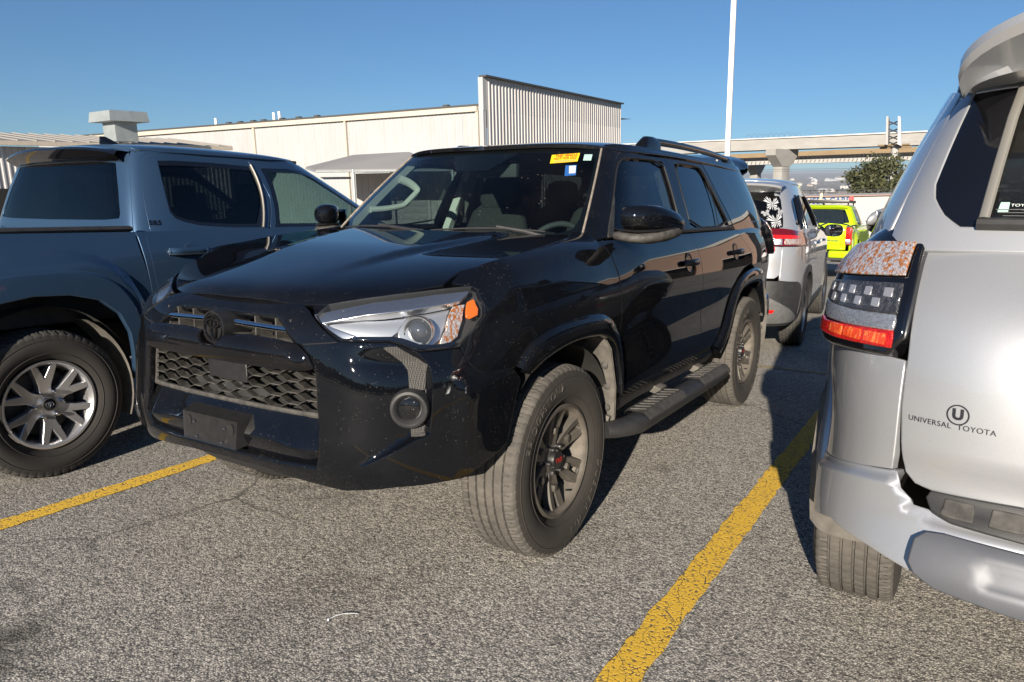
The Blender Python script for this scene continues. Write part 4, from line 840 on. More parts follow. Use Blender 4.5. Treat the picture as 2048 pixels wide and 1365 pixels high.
def y_spokes(n, r0, r1, w0, wj, wp, rj, half, ycurve, mat, parent, name='spoke', slot=None, thick=.03, edge=.004, ph=0.):
    """n forked spokes: stem from r0 to rj, then two prongs reaching the rim half an angle apart"""
    obs = []
    a = half
    tip = lambda s_, o_: (r1*math.sin(s_*a)+o_*math.cos(a), r1*math.cos(a)-s_*o_*math.sin(a))
    out = [(-w0/2, r0), (-wj/2, rj), tip(-1, -wp/2), tip(-1, wp/2), (0, rj+wj*.55), tip(1, -wp/2), tip(1, wp/2), (wj/2, rj), (w0/2, r0)]
    out[3] = tip(-1, wp/2); out[2] = tip(-1, -wp/2)
    def surf(u, v):
        rr = np.hypot(u, v); return np.stack([u, ycurve(rr)-.12*np.abs(u)*0, v], -1)
    first = panel(name, out, surf, mat, parent, grid=.02, r=edge, depth=thick, out=(0, -5, 0))
    for k in range(n):
        o = first if k == 0 else share(first, parent)
        o.rotation_euler = (0, ph+k*2*math.pi/n, 0); obs.append(o)
    return obs
def make_trail_wheel():
    """dusty six-spoke dark grey wheel with red-lettered centre cap; local y = outward, origin = hub centre"""
    m = MB(); m.lathe([(.205, -.09), (.200, -.02), (.205, .07), (.214, .092), (.228, .098), (.234, .103), (.234, .110), (.222, .112), (.214, .108), (.206, .095)], 72); w = m.obj('wheel', M['barrel_dusty'])
    t, rb = make_tyre(.395, .262, .232, 'tyre', [M['tyre'], M['tread']], parent=w)
    rb.obj('sidewall_ring', M['tyre'], w)
    side_text('BRIDGESTONE', .318, 0, math.radians(-38), .050, w, M['letters'], .1335, 1.12)
    side_text('DUELER H/T', .318, 0, math.radians(138), .050, w, M['letters'], .1335, 1.5)
    m = MB(); m.lathe([(.212, .100), (.222, .1135), (.233, .111), (.2335, .098)], 72); m.obj('rim_lip', M['wheel_dusty'], w)
    yc = lambda r: .062+.030*np.clip((r-.05)/.16, 0, 1)**2
    so = [(-.024, .060), (-.033, .115), (-.042, .165), (-.047, .216), (.047, .216), (.042, .165), (.033, .115), (.024, .060)]; hl_ = [(-.011, .140), (-.017, .206), (.017, .206), (.011, .140)]
    s0 = panel('spoke', so, lambda u, v: np.stack([u, yc(np.hypot(u, v))+.006*np.abs(u)/.04, v], -1), M['wheel_dusty'], w, grid=.015, r=.004, depth=.035, holes=[hl_], out=(0, -5, 0))
    for k in range(6): (s0 if k == 0 else share(s0, w)).rotation_euler = (0, k*math.pi/3, 0)
    for k in range(6):                                       # the raised rib in the fork of each spoke
        a = k*math.pi/3
        mm = MB(); mm.box((0, .074, .122), (.026, .020, .026)); o = mm.obj('spoke_rib', M['wheel_dusty'], w, bevel=.003); o.rotation_euler = (0, a, 0)
    m = MB(); m.lathe([(.0001, .066), (.052, .066), (.066, .060), (.082, .052), (.086, .03)], 48); m.obj('hub_plate', M['wheel_dusty'], w)
    m = MB(); m.lathe([(.0001, .094), (.030, .0935), (.038, .090), (.041, .080), (.042, .062)], 40); cap = m.obj('centre_cap', M['matte_black'], w)
    text_on('cap_lettering', 'TRD', lambda V: np.stack([-V[:, 0], np.full(len(V), .0952), V[:, 1]], 1), M['red_print'], w, .026, bold=.0008, spacing=1.1)
    for k in range(6):
        a = math.radians(30)+k*math.pi/3
        mm = MB(); mm.lathe([(.0001, .088), (.006, .087), (.009, .080), (.0095, .06)], 6, c=(.0585*math.sin(a), 0, .0585*math.cos(a))); mm.obj('lug_nut', M['satin'], w)
    mm = MB(); mm.tube([(-.10, .075, -.165), (-.097, .10, -.160)], .0035, 8); mm.obj('valve_stem', M['black_print'], w)
    m = MB(); m.lathe([(.05, .0), (.165, .0), (.165, -.02), (.05, -.02)], 48); m.obj('brake_disc', M['brake'], w)
    m = MB(); m.lathe([(.0001, -.05), (.20, -.05)], 32); m.obj('wheel_back', M['liner'], w)
    return w
def make_silver_wheel():
    """clean six-spoke silver truck wheel; local y = outward"""
    m = MB(); m.lathe([(.205, -.10), (.196, -.02), (.202, .07), (.212, .092), (.226, .098), (.233, .100), (.233, .107), (.222, .107), (.216, .100), (.206, .08)], 72); w = m.obj('wheel', M['wheel_silver'])
    t, rb = make_tyre(.388, .255, .235, 'tyre', [M['tyre_clean'], M['tread_clean']], parent=w, nb=56)
    rb.obj('sidewall_ring', M['tyre_clean'], w)
    yc = lambda r:   .066+.030*np.clip((r-.06)/.16, 0, 1)
    y_spokes(6, .036, .216, .050, .054, .021, .098, .235, yc, M['wheel_silver'], w, thick=.04, edge=.005, ph=math.radians(8))
    m = MB(); m.lathe([(.0001, .052), (.060, .052), (.085, .045), (.09, .0)], 48); m.obj('hub_plate', M['wheel_dark'], w)
    m = MB(); m.lathe([(.030, .094), (.034, .094), (.036, .088), (.036, .06)], 40); m.obj('cap_ring', M['satin'], w)
    m = MB(); m.lathe([(.0001, .0935), (.031, .092), (.032, .085)], 40); cap = m.obj('centre_cap', M['screen_black'], w)
    for (rx, rz, cz) in ((.020, .0135, 0), (.013, .0052, .0075), (.0052, .0125, .0)):
        th = np.linspace(0, 2*np.pi, 40, endpoint=False); mm = MB(); mm.tube(np.stack([rx*np.cos(th), np.full(40, .0945), cz+rz*np.sin(th)], 1), .0011, 5, closed=True); mm.obj('cap_emblem', M['satin'], w)
    for k in range(6):
        a = math.radians(38)+k*math.pi/3
        mm = MB(); mm.lathe([(.0001, .104), (.006, .103), (.010, .096), (.0115, .085), (.0115, .05)], 12, c=(.0695*math.sin(a), 0, .0695*math.cos(a))); mm.obj('lug_nut', M['chrome'], w)
    m = MB(); m.lathe([(.05, .0), (.17, .0), (.17, -.02), (.05, -.02)], 48); m.obj('brake_disc', M['wheel_dark'], w)
    m = MB(); m.lathe([(.0001, -.05), (.21, -.05)], 32); m.obj('wheel_back', M['dark'], w)
    return w
def make_plain_wheel(R=.36, W=.23, rim=.215):
    m = MB(); m.lathe([(rim-.03, -.08), (rim-.03, .05), (rim-.005, .088), (rim+.004, .098), (rim-.012, .096), (rim-.02, .08)], 48); w = m.obj('wheel', M['satin'])
    t, rb = make_tyre(R, W, rim, 'tyre', [M['tyre_clean'], M['tread_clean']], parent=w, nb=40)
    y_spokes(5, .03, rim-.012, .06, .06, .024, .09, .3, lambda r: .06+.02*r/rim, M['wheel_silver'], w, thick=.03)
    m = MB(); m.lathe([(.0001, .05), (.06, .05), (.07, .0)], 32); m.obj('hub_plate', M['wheel_dark'], w)
    m = MB(); m.lathe([(.0001, -.04), (rim-.03, -.04)], 24); m.obj('wheel_back', M['dark'], w)
    return w
def place_wheel(src, parent, loc, left, steer=0., spin=0., first=False):
    """left=True: outward is +y of the vehicle"""
    c = src if first else copy_tree(src); c.parent = parent; c.location = loc
    c.rotation_euler = (Matrix.Rotation((0 if left else math.pi)+steer, 3, 'Z') @ Matrix.Rotation(spin, 3, 'Y')).to_euler()
    return c
# ---------------------------------------------------------------- mid-size SUV (used for the black and the silver one)
def carout(P):                                              # what panels face away from
    return np.stack([np.clip(P[:, 0], -3.2, .2), 0*P[:, 1], np.full(len(P), .75)], 1)
def mir(f, s):
    return f if s > 0 else (lambda u, v: f(u, v)*np.array([1, -1, 1.]))
def mm_line(pts, s=1):                                       # mirror a list of (u, v)
    return [(-a, b) for a, b in pts][::-1]
def sym(half):                                               # half outline from u=0 round to u=0 -> whole outline
    h = [tuple(p) for p in half]; return h+[(-a, b) for a, b in h[::-1] if abs(a) > 1e-6]
# bumper relief: a pocket for the fog lamp bounded by a crease
CR = np.array([(.52, .52), (.65, .578), (.815, .664), (.857, .676), (.869, .876), (.866, .905), (.83, .96)])
def bump_relief(u, z):
    a = np.abs(u); d = np.full(np.shape(a), 9.)
    for (x1, y1), (x2, y2) in zip(CR[:-1], CR[1:]):
        ex, ey = x2-x1, y2-y1; L = math.hypot(ex, ey); tt = np.clip(((a-x1)*ex+(z-y1)*ey)/L**2, 0, 1)
        dist = np.hypot(a-x1-tt*ex, z-y1-tt*ey); side = np.sign((a-x1)*ey-(z-y1)*ex)
        m = dist < np.abs(d); d = np.where(m, dist*side, d)
    w = sstep(.56, .82, a)*sstep(.50, .60, z+.0*a)*(1-.0*a)
    pocket = -.030*w*(1-sstep(-.010, .003, d))*(1-sstep(.91, .97, z))
    flare = .012*sstep(.93, .99, a)*sstep(.45, .6, z)*(1-sstep(.80, .86, z))
    edge = -.030*(1-sstep(.0, .05, a-.508))*0
    return pocket+flare
def shell_off(base, relief, out=None):
    out = out or carout
    def f(u, v):
        u = np.asarray(u, float); v = np.asarray(v, float); uv = np.stack([u.ravel(), v.ravel()], 1)
        P = base(uv[:, 0], uv[:, 1]); N = surf_n(base, uv); N *= np.sign(np.sum(N*(P-out(P)), axis=1))[:, None]
        return (P+N*np.asarray(relief(uv[:, 0], uv[:, 1]))[:, None]).reshape(u.shape+(3,))
    return f
bumper_s = shell_off(body_s, bump_relief)
# hood as a height field over (x, y)
HZ = CS([-.6, -.45, -.28, -.1, .1, .3, .5, .64, .74, .79, .815, .835, .85], [1.302, 1.298, 1.29, 1.272, 1.248, 1.222, 1.19, 1.163, 1.138, 1.12, 1.106, 1.088, 1.068])
def hood_s(x, y):
    x = np.asarray(x, float); a = np.abs(np.asarray(y, float)); back = .085*np.clip(a/.45, 0, 2.)**2.4
    xe = x+back*sstep(.22, .75, x)                          # the nose line sweeps back towards the corners
    z = HZ(xe)-.004*(a/.76)**3.0
    yd = .48-.22*sstep(-.3, .75, x); z = z+.017*(1-sstep(yd-.05, yd+.05, a))*sstep(.70, .15, x)
    return np.stack([x, np.asarray(y, float), z], -1)
def roof_s(x, a):
    x = np.asarray(x, float); a = np.asarray(a, float); Y = CS([-3.6, -3.3, -2.9, -2.2, -1.6, -1.2, -.95, -.75], [.60, .675, .70, .708, .706, .698, .672, .63])(x)
    zc = CS([-3.6, -3.3, -2.8, -2.2, -1.7, -1.3, -1.0, -.85, -.75], [1.722, 1.742, 1.765, 1.775, 1.776, 1.769, 1.752, 1.735, 1.72])(x)
    e = np.clip(np.abs(a), 0, .9995); h = .085
    return np.stack([x, Y*np.sign(a)*e, zc-h*(1-(1-e**4.2)**(1/2.4))], -1)
def ring_on(surf, uc, vc, sgn, prof, name, mat, parent, k=40, tilt=None, out=carout):
    """a lathe of (radius, height) standing on surf at (uc, vc) along its outward normal"""
    uv = np.array([[uc, vc]]); p = surf(uv[:, 0], uv[:, 1])[0]; n = surf_n(surf, uv)[0]
    if n @ (p-out(p[None])[0]) < 0: n = -n
    if tilt is not None: n = np.array(tilt, float); n /= np.linalg.norm(n)
    M4 = np.eye(4); M4[:3, :3] = np.array(Vector(n).to_track_quat('Z', 'Y').to_matrix()); M4[:3, 3] = p
    m = MB(); m.lathe(prof, k, 'z'); m.xf(M4); return m.obj(name, mat, parent)
def flare(surf, outer, inner, s, name, mat, parent, lift=.028, lip=.05):
    """wheel-arch moulding: rows from the line where it leaves the body to the edge that turns in"""
    o = chaikin(outer, 2, False); i = chaikin(inner, 2, False); t = np.linspace(0, 1, 60)
    def rs(p):
        d = np.concatenate([[0], np.cumsum(np.linalg.norm(np.diff(p, axis=0), axis=1))]); return np.stack([np.interp(t*d[-1], d, p[:, 0]), np.interp(t*d[-1], d, p[:, 1])], 1)
    o, i = rs(o), rs(i); f = shell_off(surf, lambda u, z: 0*u); rows = []
    for k, h in ((0, -.004), (0, .008), (.05, .017), (.35, lift*.92), (.7, lift*1.05), (.93, lift), (1.0, lift-.006)):
        q = o*(1-k)+i*k; rows.append(shell_off(surf, lambda u, z: np.full(np.shape(u), h))(q[:, 0], q[:, 1]))
    last = rows[-1].copy(); last[:, 1] -= lip; c = last[:, [0, 2]].mean(0); rows.append(last)
    rows = [r*np.array([1, s, 1.]) for r in rows]; m = MB(); m.loft(rows); return m.obj(name, mat, parent, angle=50)
DOOR_F = [(-.455, 1.262), (-.485, 1.20), (-.503, 1.12), (-.508, 1.02), (-.515, .80), (-.515, .585), (-.53, .548), (-1.655, .532), (-1.668, .56), (-1.665, .72), (-1.63, 1.02), (-1.575, 1.20), (-1.552, 1.268)]
DOOR_R = [(-1.556, 1.268), (-1.581, 1.20), (-1.636, 1.02), (-1.671, .72), (-1.674, .56), (-1.69, .532), (-1.90, .528), (-1.985, .60), (-2.20, .82), (-2.34, .96), (-2.50, 1.02), (-2.72, 1.045), (-2.745, 1.075), (-2.70, 1.13), (-2.58, 1.20), (-2.47, 1.268)]
FL_FO, FL_FI = T['flareo'], T['flarei']
FL_RO = [(-1.93, .57), (-2.06, .64), (-2.21, .78), (-2.34, .92), (-2.46, .975), (-2.64, 1.0), (-2.86, 1.0), (-3.02, .985), (-3.12, .93), (-3.22, .80), (-3.28, .66), (-3.30, .55)]
FL_RI = [(-2.02, .52), (-2.13, .60), (-2.26, .73), (-2.36, .84), (-2.47, .895), (-2.64, .905), (-2.86, .905), (-2.99, .89), (-3.07, .84), (-3.15, .74), (-3.21, .64), (-3.23, .52)]
def side_uv(pts): return [(float(body_s.uofx(x)), z) for x, z in pts]
def gx(pts):       # greenhouse outline given as (x, z)
    return [(float(green_s.uofx(x, z, 4.2)), z) for x, z in pts]
def build_suv(root, paintm, front, rear, wheels, steer=0., rails='black_paint', tint='side_glass', arch=None):
    PT = M[paintm]; BT = M['black_trim']
    # ------------------------------------------------ floor pan, inner body
    m = MB(); m.box((-1.5, 0, .62), (3.1, 1.50, .22)); m.box((-1.35, 0, .47), (3.4, .9, .14)); m.box((.25, 0, .80), (.8, 1.0, .45)); m.box((-3.35, 0, .66), (.8, 1.2, .3)); m.obj('underbody', M['dark'], root)
    for s in (1, -1):
        B, Gn = mir(body_s, s), mir(green_s, s); K = dict(out=carout)
        # fender, doors, quarter panel, sill
        hs = T['hoodside']; fd = [p for p in T['headlight'][2:10]][::-1]
        fend = [(.994, .946), (1.015, .887), (1.055, .857), (1.211, .850)]+list(FL_FO[1:])+side_uv([(-.505, .56), (-.505, .60), (-.502, .80), (-.495, 1.02), (-.490, 1.12), (-.473, 1.20), (-.444, 1.262), (-.47, 1.298), (-.44, 1.302), (-.40, 1.300)])+[(hs[10][0], hs[10][1]-.002)]+[(a, b-.002) for a, b in hs[9:4:-1]]+[(.905, 1.150)]+[T['headlight'][3], T['headlight'][4], T['headlight'][5], T['headlight'][6], T['headlight'][7], T['headlight'][8]]
        panel('fender', fend, B, PT, root, grid=.022, r=.004, depth=.02, **K)
        df = panel('door', side_uv(DOOR_F), B, PT, root, grid=.028, r=.005, depth=.025, **K)
        dr = panel('door', side_uv(DOOR_R), B, PT, root, grid=.028, r=.005, depth=.025, **K)
        q = side_uv([(-2.477, 1.268), (-2.588, 1.20), (-2.708, 1.13), (-2.755, 1.078), (-2.75, 1.03), (-2.86, .985), (-3.02, .975), (-3.12, .92), (-3.22, .80), (-3.28, .66), (-3.30, .50)])
        te = float(body_s.t[-1]); W_ = lambda pts: [(te-w, z) for w, z in pts]
        q += W_([(1.20, .70), (.95, .752), (.80, .782), (.697, .803), (.692, .95), (.689, 1.055), (.804, 1.062), (1.0, 1.055), (1.06, 1.08), (1.10, 1.17), (1.09, 1.285)])
        panel('quarter_panel', q, B, PT, root, grid=.03, r=.004, depth=.02, **K)
        panel('sill', side_uv([(-.50, .556), (-.50, .50), (-.53, .475), (-1.95, .47), (-1.99, .50), (-1.93, .545), (-1.87, .522), (-1.0, .534)]), B, M['plastic'], root, grid=.03, r=.006, depth=.05, off=-.012, **K)
        fl = flare(body_s, FL_FO, FL_FI, s, 'wheel_arch', PT, root, .030); flare(body_s, side_uv(FL_RO), side_uv(FL_RI), s, 'wheel_arch', PT, root, .030)
        # pillars and door frames
        fr = [(u, z) for u, z in T['fframe']]
        A = [(4.06, 1.245), (4.06, 1.40), (4.05, 1.55), (4.0, 1.69), (4.25, 1.722), (5.0, 1.728), (6.5, 1.732), (8.0, 1.734), (9.5, 1.734), (11, 1.728), (12.2, 1.72), (12.9, 1.70), (12.95, 1.60), (12.9, 1.45), (12.8, 1.30), (12.6, 1.272)]
        A += gx([(-3.2, 1.272), (-2.5, 1.272)])+[(9.80, 1.285), (9.74, 1.374), (9.625, 1.502), (9.572, 1.635), (9.51, 1.702), (9.33, 1.7155), (7.95, 1.712), (6.4, 1.705), (5.62, 1.696), (5.37, 1.682), (5.20, 1.645), (5.235, 1.576), (5.22, 1.442), (5.30, 1.36), (5.40, 1.28)]
        panel('roof_side_frame', A, Gn, PT, root, grid=.03, su=.22, r=.006, depth=.03, holes=[QG], hs=4e-3, **K)
        ff = [(5.45, 1.275), (5.29, 1.40), (5.272, 1.442), (5.279, 1.576), (5.25, 1.643), (5.41, 1.677), (5.64, 1.690), (6.415, 1.699), (7.94, 1.706), (8.105, 1.598), (8.18, 1.391), (8.225, 1.278)]
        fg = [(5.55, 1.300), (5.47, 1.36), (5.45, 1.452), (5.42, 1.587), (5.53, 1.634), (5.80, 1.656), (6.2, 1.664), (7.84, 1.672), (7.94, 1.553), (8.0, 1.415), (8.06, 1.300)]
        panel('window_frame', ff, Gn, BT, df, grid=.03, su=.22, r=.004, depth=.03, holes=[fg], hs=4e-3, off=-.002, **K)
        panel('window', fg, Gn, M[tint], df, grid=.05, su=.22, r=0, depth=0, off=-.014, hs=4e-3, **K)
        rf = [(8.23, 1.278), (8.19, 1.391), (8.115, 1.598), (7.96, 1.706), (9.32, 1.709), (9.49, 1.695), (9.548, 1.635), (9.602, 1.502), (9.715, 1.374), (9.775, 1.278)]
        rg = [(8.34, 1.298), (8.30, 1.50), (8.33, 1.672), (9.28, 1.672), (9.40, 1.648), (9.44, 1.60), (9.55, 1.42), (9.63, 1.302)]
        panel('window_frame', rf, Gn, BT, dr, grid=.03, su=.22, r=.004, depth=.03, holes=[rg], hs=4e-3, off=-.002, **K)
        panel('window', rg, Gn, M['privacy'], dr, grid=.05, su=.22, r=0, depth=0, off=-.014, hs=4e-3, **K)
        dv = MB(); dv.loft([Gn(np.array([9.42, 9.40, 9.33, 9.22]), np.array([1.66, 1.56, 1.42, 1.29]))+np.array([dx, -s*.004, 0]) for dx in (-.011, .011)]); dv.obj('window_divider', M['seal'], dr)
        panel('quarter_window', QG, Gn, M['privacy'] if not rear else M['privacy'], root, grid=.05, su=.22, r=.002, depth=.006, off=-.002, hs=4e-3, **K)
        # belt moulding and window seals
        for pts, nm in ((gx([(-.62, 1.287), (-1.0, 1.287), (-1.55, 1.285), (-2.0, 1.286), (-2.44, 1.288)]), 'belt_moulding'),):
            p = Gn(np.array([a for a, b in pts]), np.array([b for a, b in pts])); mb = MB(); mb.tube(np.array(p)+[0, s*.002, 0], .010, 8, flat=(.6, 1)); mb.obj(nm, M['seal'], root)
        for L_ in (fg, rg):
            p = np.array(chaikin(L_, 1)); P = Gn(p[:, 0], p[:, 1]); mb = MB(); mb.tube(P-[0, s*.004, 0], .006, 6, closed=True); mb.obj('window_seal', M['seal'], df if L_ is fg else dr)
        # windscreen pillar moulding
        z = np.linspace(1.27, 1.70, 14); P = Gn(np.full(14, 4.03), z); mb = MB(); mb.tube(P+[.002, s*.0, .0], .0055, 8); mb.obj('pillar_moulding', M['seal_dusty'], root)
        # door handles
        for xh, zh, dd in ((-1.40, 1.118, df), (-2.32, 1.135, dr)):
            p = B(np.array([float(body_s.uofx(xh))]), np.array([zh]))[0]
            sc = ring_on(B, float(body_s.uofx(xh)), zh, s, [(.0001, .0012), (.030, .0012), (.046, .0016), (.052, .003), (.056, .0005)], 'handle_recess', BT, dd)
            n = 15; t_ = np.linspace(-1, 1, n); path = np.stack([p[0]+t_*.095, p[1]+s*(.006+.032*(1-np.abs(t_)**4)), p[2]+.004*(1-t_**2)], 1); mb = MB(); mb.tube(path, .016-.004*np.abs(t_)**3, 10, flat=(.75, 1.15), up=(0, 0, 1)); mb.obj('handle', PT, dd)
        # inner wheel house, mud flap
        for x0, fl_ in ((0, 1), (-2.789, 0)):
            mb = MB(); th = np.linspace(math.radians(28), math.radians(172), 28); rows = []
            for yy in (.50, .58, .88, .905):
                rr = .475 if yy > .5 else .44; rows.append(np.stack([x0-.0+rr*1.02*np.cos(th), np.full(28, s*yy), .40+rr*.985*np.sin(th)], 1))
            mb.loft(rows); rr = .475; mb.add(np.vstack([[[x0, s*.50, .40]], rows[0]]), [(0, i+1, i+2) for i in range(27)]); mb.obj('wheel_house', M['liner'], root)
            fx = x0-.40
            mb = MB(); rows = [[(fx-.035, s*.70, .37), (fx-.035, s*.80, .355), (fx-.03, s*.90, .36), (fx-.03, s*.935, .40)], [(fx-.045, s*.70, .48), (fx-.045, s*.80, .48), (fx-.045, s*.91, .48), (fx-.04, s*.94, .48)], [(fx-.04, s*.66, .62), (fx-.035, s*.8, .62), (fx-.03, s*.90, .62), (fx-.03, s*.945, .62)], [(fx+.01, s*.66, .80), (fx+.015, s*.8, .80), (fx+.02, s*.90, .80), (fx+.02, s*.94, .80)], [(fx+.09, s*.66, .90), (fx+.095, s*.8, .905), (fx+.10, s*.89, .905), (fx+.10, s*.92, .90)]]
            mb.loft([chaikin(np.array(r), 2, False) for r in rows]); mb.loft([chaikin(np.array(r)-[.012, 0, 0], 2, False) for r in rows]); mb.obj('mud_flap', M['flap'], root)
            for zz in (.52, .62, .72):
                mb = MB(); mb.lathe([(.0001, .010), (.008, .009), (.012, .004), (.016, .003), (.017, 0)], 14, 'x', c=(fx-.028+.012*(zz > .65)+(.02 if zz > .7 else 0), s*.905, zz)); mb.obj('flap_clip', M['dusty_plastic'], root)
        # roof rail
        n = 24; xx = np.linspace(-1.50, -3.12, n); P = roof_s(xx, np.full(n, .90))*[1, s, 1]; P[:, 2] += .036+.008*np.sin(np.linspace(0, np.pi, n))
        mb = MB(); mb.tube(P, .021, 10, flat=(.8, 1.)); rl = mb.obj('roof_rail', M[rails], root)
        for xa, xb in ((-1.36, -1.62), (-2.98, -3.25)):
            rows = []; c0 = roof_s(np.array([xa, xb]), np.array([.90, .90]))*[1, s, 1]; d = c0[1]-c0[0]
            for f_, hh, ww in ((0., .000, .030), (.05, .02, .032), (.18, .046, .030), (.3, .060, .028), (.62, .062, .027), (.85, .057, .026), (1., .045, .024)) if xa > -2 else ((0., .04, .024), (.15, .057, .026), (.5, .054, .028), (.75, .036, .030), (.95, .012, .032), (1., 0., .03)):
                q = c0[0]+d*f_; rows.append([(q[0], q[1]-ww, q[2]-.012), (q[0], q[1]-ww*.85, q[2]+hh*.7), (q[0], q[1]-ww*.4, q[2]+hh), (q[0], q[1]+ww*.4, q[2]+hh), (q[0], q[1]+ww*.85, q[2]+hh*.7), (q[0], q[1]+ww, q[2]-.012)])
            mb = MB(); mb.loft(rows, True, cap=True); mb.obj('rail_foot', BT, rl, angle=60)
        # mirror
        arm = MB(); arm.box((-.60, s*.905, 1.30), (.10, .05, .05)); rows = []
        def sec(y, xc, zc, w, h): 
            th = np.linspace(0, 2*np.pi, 20, endpoint=False); c_, s_ = np.cos(th), np.sin(th)
            return np.stack([xc+w*np.sign(c_)*np.abs(c_)**.75, np.full(20, s*y), zc+h*np.sign(s_)*np.abs(s_)**.8], 1)
        hd = MB(); hd.loft([sec(.905, -.555, 1.365, .02, .03), sec(.915, -.56, 1.366, .055, .050), sec(.945, -.575, 1.368, .080, .056), sec(.99, -.605, 1.368, .098, .058), sec(1.03, -.64, 1.364, .104, .056), sec(1.065, -.68, 1.356, .094, .050), sec(1.09, -.72, 1.346, .07, .040), sec(1.106, -.755, 1.336, .035, .024), sec(1.110, -.77, 1.332, .012, .01)], True, cap=True)
        mir_o = hd.obj('mirror', PT, root, angle=80)
        lo = MB(); lo.loft([sec(.870, -.56, 1.285, .035, .018), sec(.90, -.56, 1.283, .045, .022), sec(.95, -.575, 1.278, .075, .024), sec(1.01, -.615, 1.276, .098, .026), sec(1.06, -.665, 1.284, .090, .024), sec(1.095, -.72, 1.300, .060, .020), sec(1.106, -.75, 1.312, .03, .012)], True, cap=True); lo.obj('mirror_arm', M['dusty_plastic'], mir_o, angle=80)
        ban = MB(); ban.loft([sec(.908, -.558, 1.311, .055, .006), sec(.99, -.603, 1.306, .102, .007), sec(1.06, -.672, 1.310, .097, .007), sec(1.10, -.735, 1.320, .05, .006)], True, cap=True); ban.obj('mirror_band', M['matte_black'], mir_o, angle=80)
        mg = MB(); mg.box((-.735, s*1.0, 1.352), (.006, .13, .09), R=np.array(Matrix.Rotation(s*.45, 3, 'Z'))); mg.obj('mirror_glass', M['chrome'], mir_o, bevel=.002)
        sail = MB(); P = Gn(np.array([5.30, 5.44, 5.30, 5.36]), np.array([1.285, 1.285, 1.30, 1.45])); 
        sl = panel('mirror_sail', [(5.46, 1.278), (5.70, 1.278), (5.62, 1.33), (5.46, 1.46), (5.44, 1.46), (5.42, 1.33)], Gn, M['plastic'], root, grid=.03, su=.22, r=.004, depth=.02, off=.004, hs=4e-3, **K)
        # running board
        if front:
            n = 40; xx = np.linspace(-.36, -1.93, n); e = np.minimum(1, np.minimum((xx[0]-xx)/.16, (xx-xx[-1])/.10)); yy = s*(.93+.075*np.clip(e, 0, 1)**.6); P = np.stack([xx, yy, np.full(n, .435)], 1)
            mb = MB(); mb.tube(P, .050+.012*np.clip(e, 0, 1), 16, flat=(1.0, .72)); rb_ = mb.obj('running_board', M['dusty_plastic'] if False else M['plastic'], root, angle=70)
            for a0, a1 in ((-.56, -1.08), (-1.36, -1.86)):
                rows = []
                for x_ in np.linspace(a0, a1, 12):
                    k = .5 if x_ in (a0, a1) else 1; rows.append([(x_, s*.935, .466), (x_, s*.945, .480+.006*k), (x_, s*1.035, .480+.006*k), (x_, s*1.062, .458), (x_, s*1.064, .435)])
                tb = MB(); tb.loft(rows); tb.obj('step_tread', M['dusty_plastic'], rb_, angle=30)
                rbm = MB()
                for x_ in np.linspace(a0-.04, a1+.04, 9): rbm.box((x_, s*.99, .488), (.012, .075, .006), R=np.array(Matrix.Rotation(.5*s, 3, 'Z')))
                rbm.obj('step_rib', M['dusty_plastic'], rb_, bevel=.0015)
            for x_ in (-.46, -1.10, -1.72):
                mb = MB(); mb.box((x_, s*.83, .50), (.09, .20, .012), R=np.array(Matrix.Rotation(-s*.25, 3, 'X'))); mb.box((x_+.05, s*.83, .49), (.012, .20, .04), R=np.array(Matrix.Rotation(-s*.25, 3, 'X'))); mb.obj('step_bracket', M['flap'], rb_, bevel=.002)
        # wheels
        place_wheel(wheels, root, (0, s*.8025, .395), s > 0, steer, 0.); place_wheel(wheels, root, (-2.789, s*.8025, .395), s > 0, 0., .12)
    # ------------------------------------------------ hood, windscreen, roof
    hx = [(.832, 0.), (.829, .12), (.818, .25), (.800, .335), (.787, .372)]
    hside = [tuple(body_s(np.array([a]), np.array([b]))[0][:2]) for a, b in T['hoodside'][1:]]
    hside[0] = (.757, .445)
    hr = [(-.345, .735), (-.30, .60), (-.255, .42), (-.225, .22), (-.215, 0.)]
    half = hx+[(x, y-.004) for x, y in hside]+hr
    hood_o = panel('hood', [(x, y) for x, y in half]+[(x, -y) for x, y in half[::-1] if y > 1e-6], hood_s, PT, root, grid=.025, r=.005, depth=.03, out=(0, 0, -2.))
    cw = MB(); yy = np.linspace(-.74, .74, 40); b_ = .14*(np.abs(yy)/.74)**2
    cw.loft([np.stack([-.20-b_, yy, 1.262-.02*(yy/.74)**2], 1), np.stack([-.27-b_, yy, 1.262-.02*(yy/.74)**2], 1), np.stack([-.36-b_*1.2, yy, 1.245-.02*(yy/.74)**2], 1)]); cw.obj('cowl', M['dusty_plastic'], root)
    ws = sym([(0, 1.245), (1.0, 1.245), (2.0, 1.245), (3.0, 1.25), (3.8, 1.262), (4.0, 1.30), (4.0, 1.45), (3.98, 1.60), (3.93, 1.685), (3.80, 1.703), (3.0, 1.712), (2.0, 1.717), (1.0, 1.720), (0, 1.721)])
    panel('windscreen', ws, green_s, M['windshield'], root, grid=.05, su=.19, r=0, depth=0, off=0, hs=4e-3, out=carout)
    wi = sym([(0, 1.285), (1.0, 1.285), (2.0, 1.288), (3.0, 1.295), (3.55, 1.315), (3.72, 1.36), (3.76, 1.45), (3.77, 1.60), (3.70, 1.655), (3.4, 1.672), (3.0, 1.678), (2.0, 1.683), (1.0, 1.690), (.8, 1.66), (.45, 1.60), (0, 1.60)])
    panel('windscreen_border', ws, green_s, M['frit'], root, grid=.05, su=.19, r=0, depth=0, off=-.005, holes=[wi], hs=4e-3, out=carout)
    xs = [-.818, -.84, -.876, -.935, -1.02]
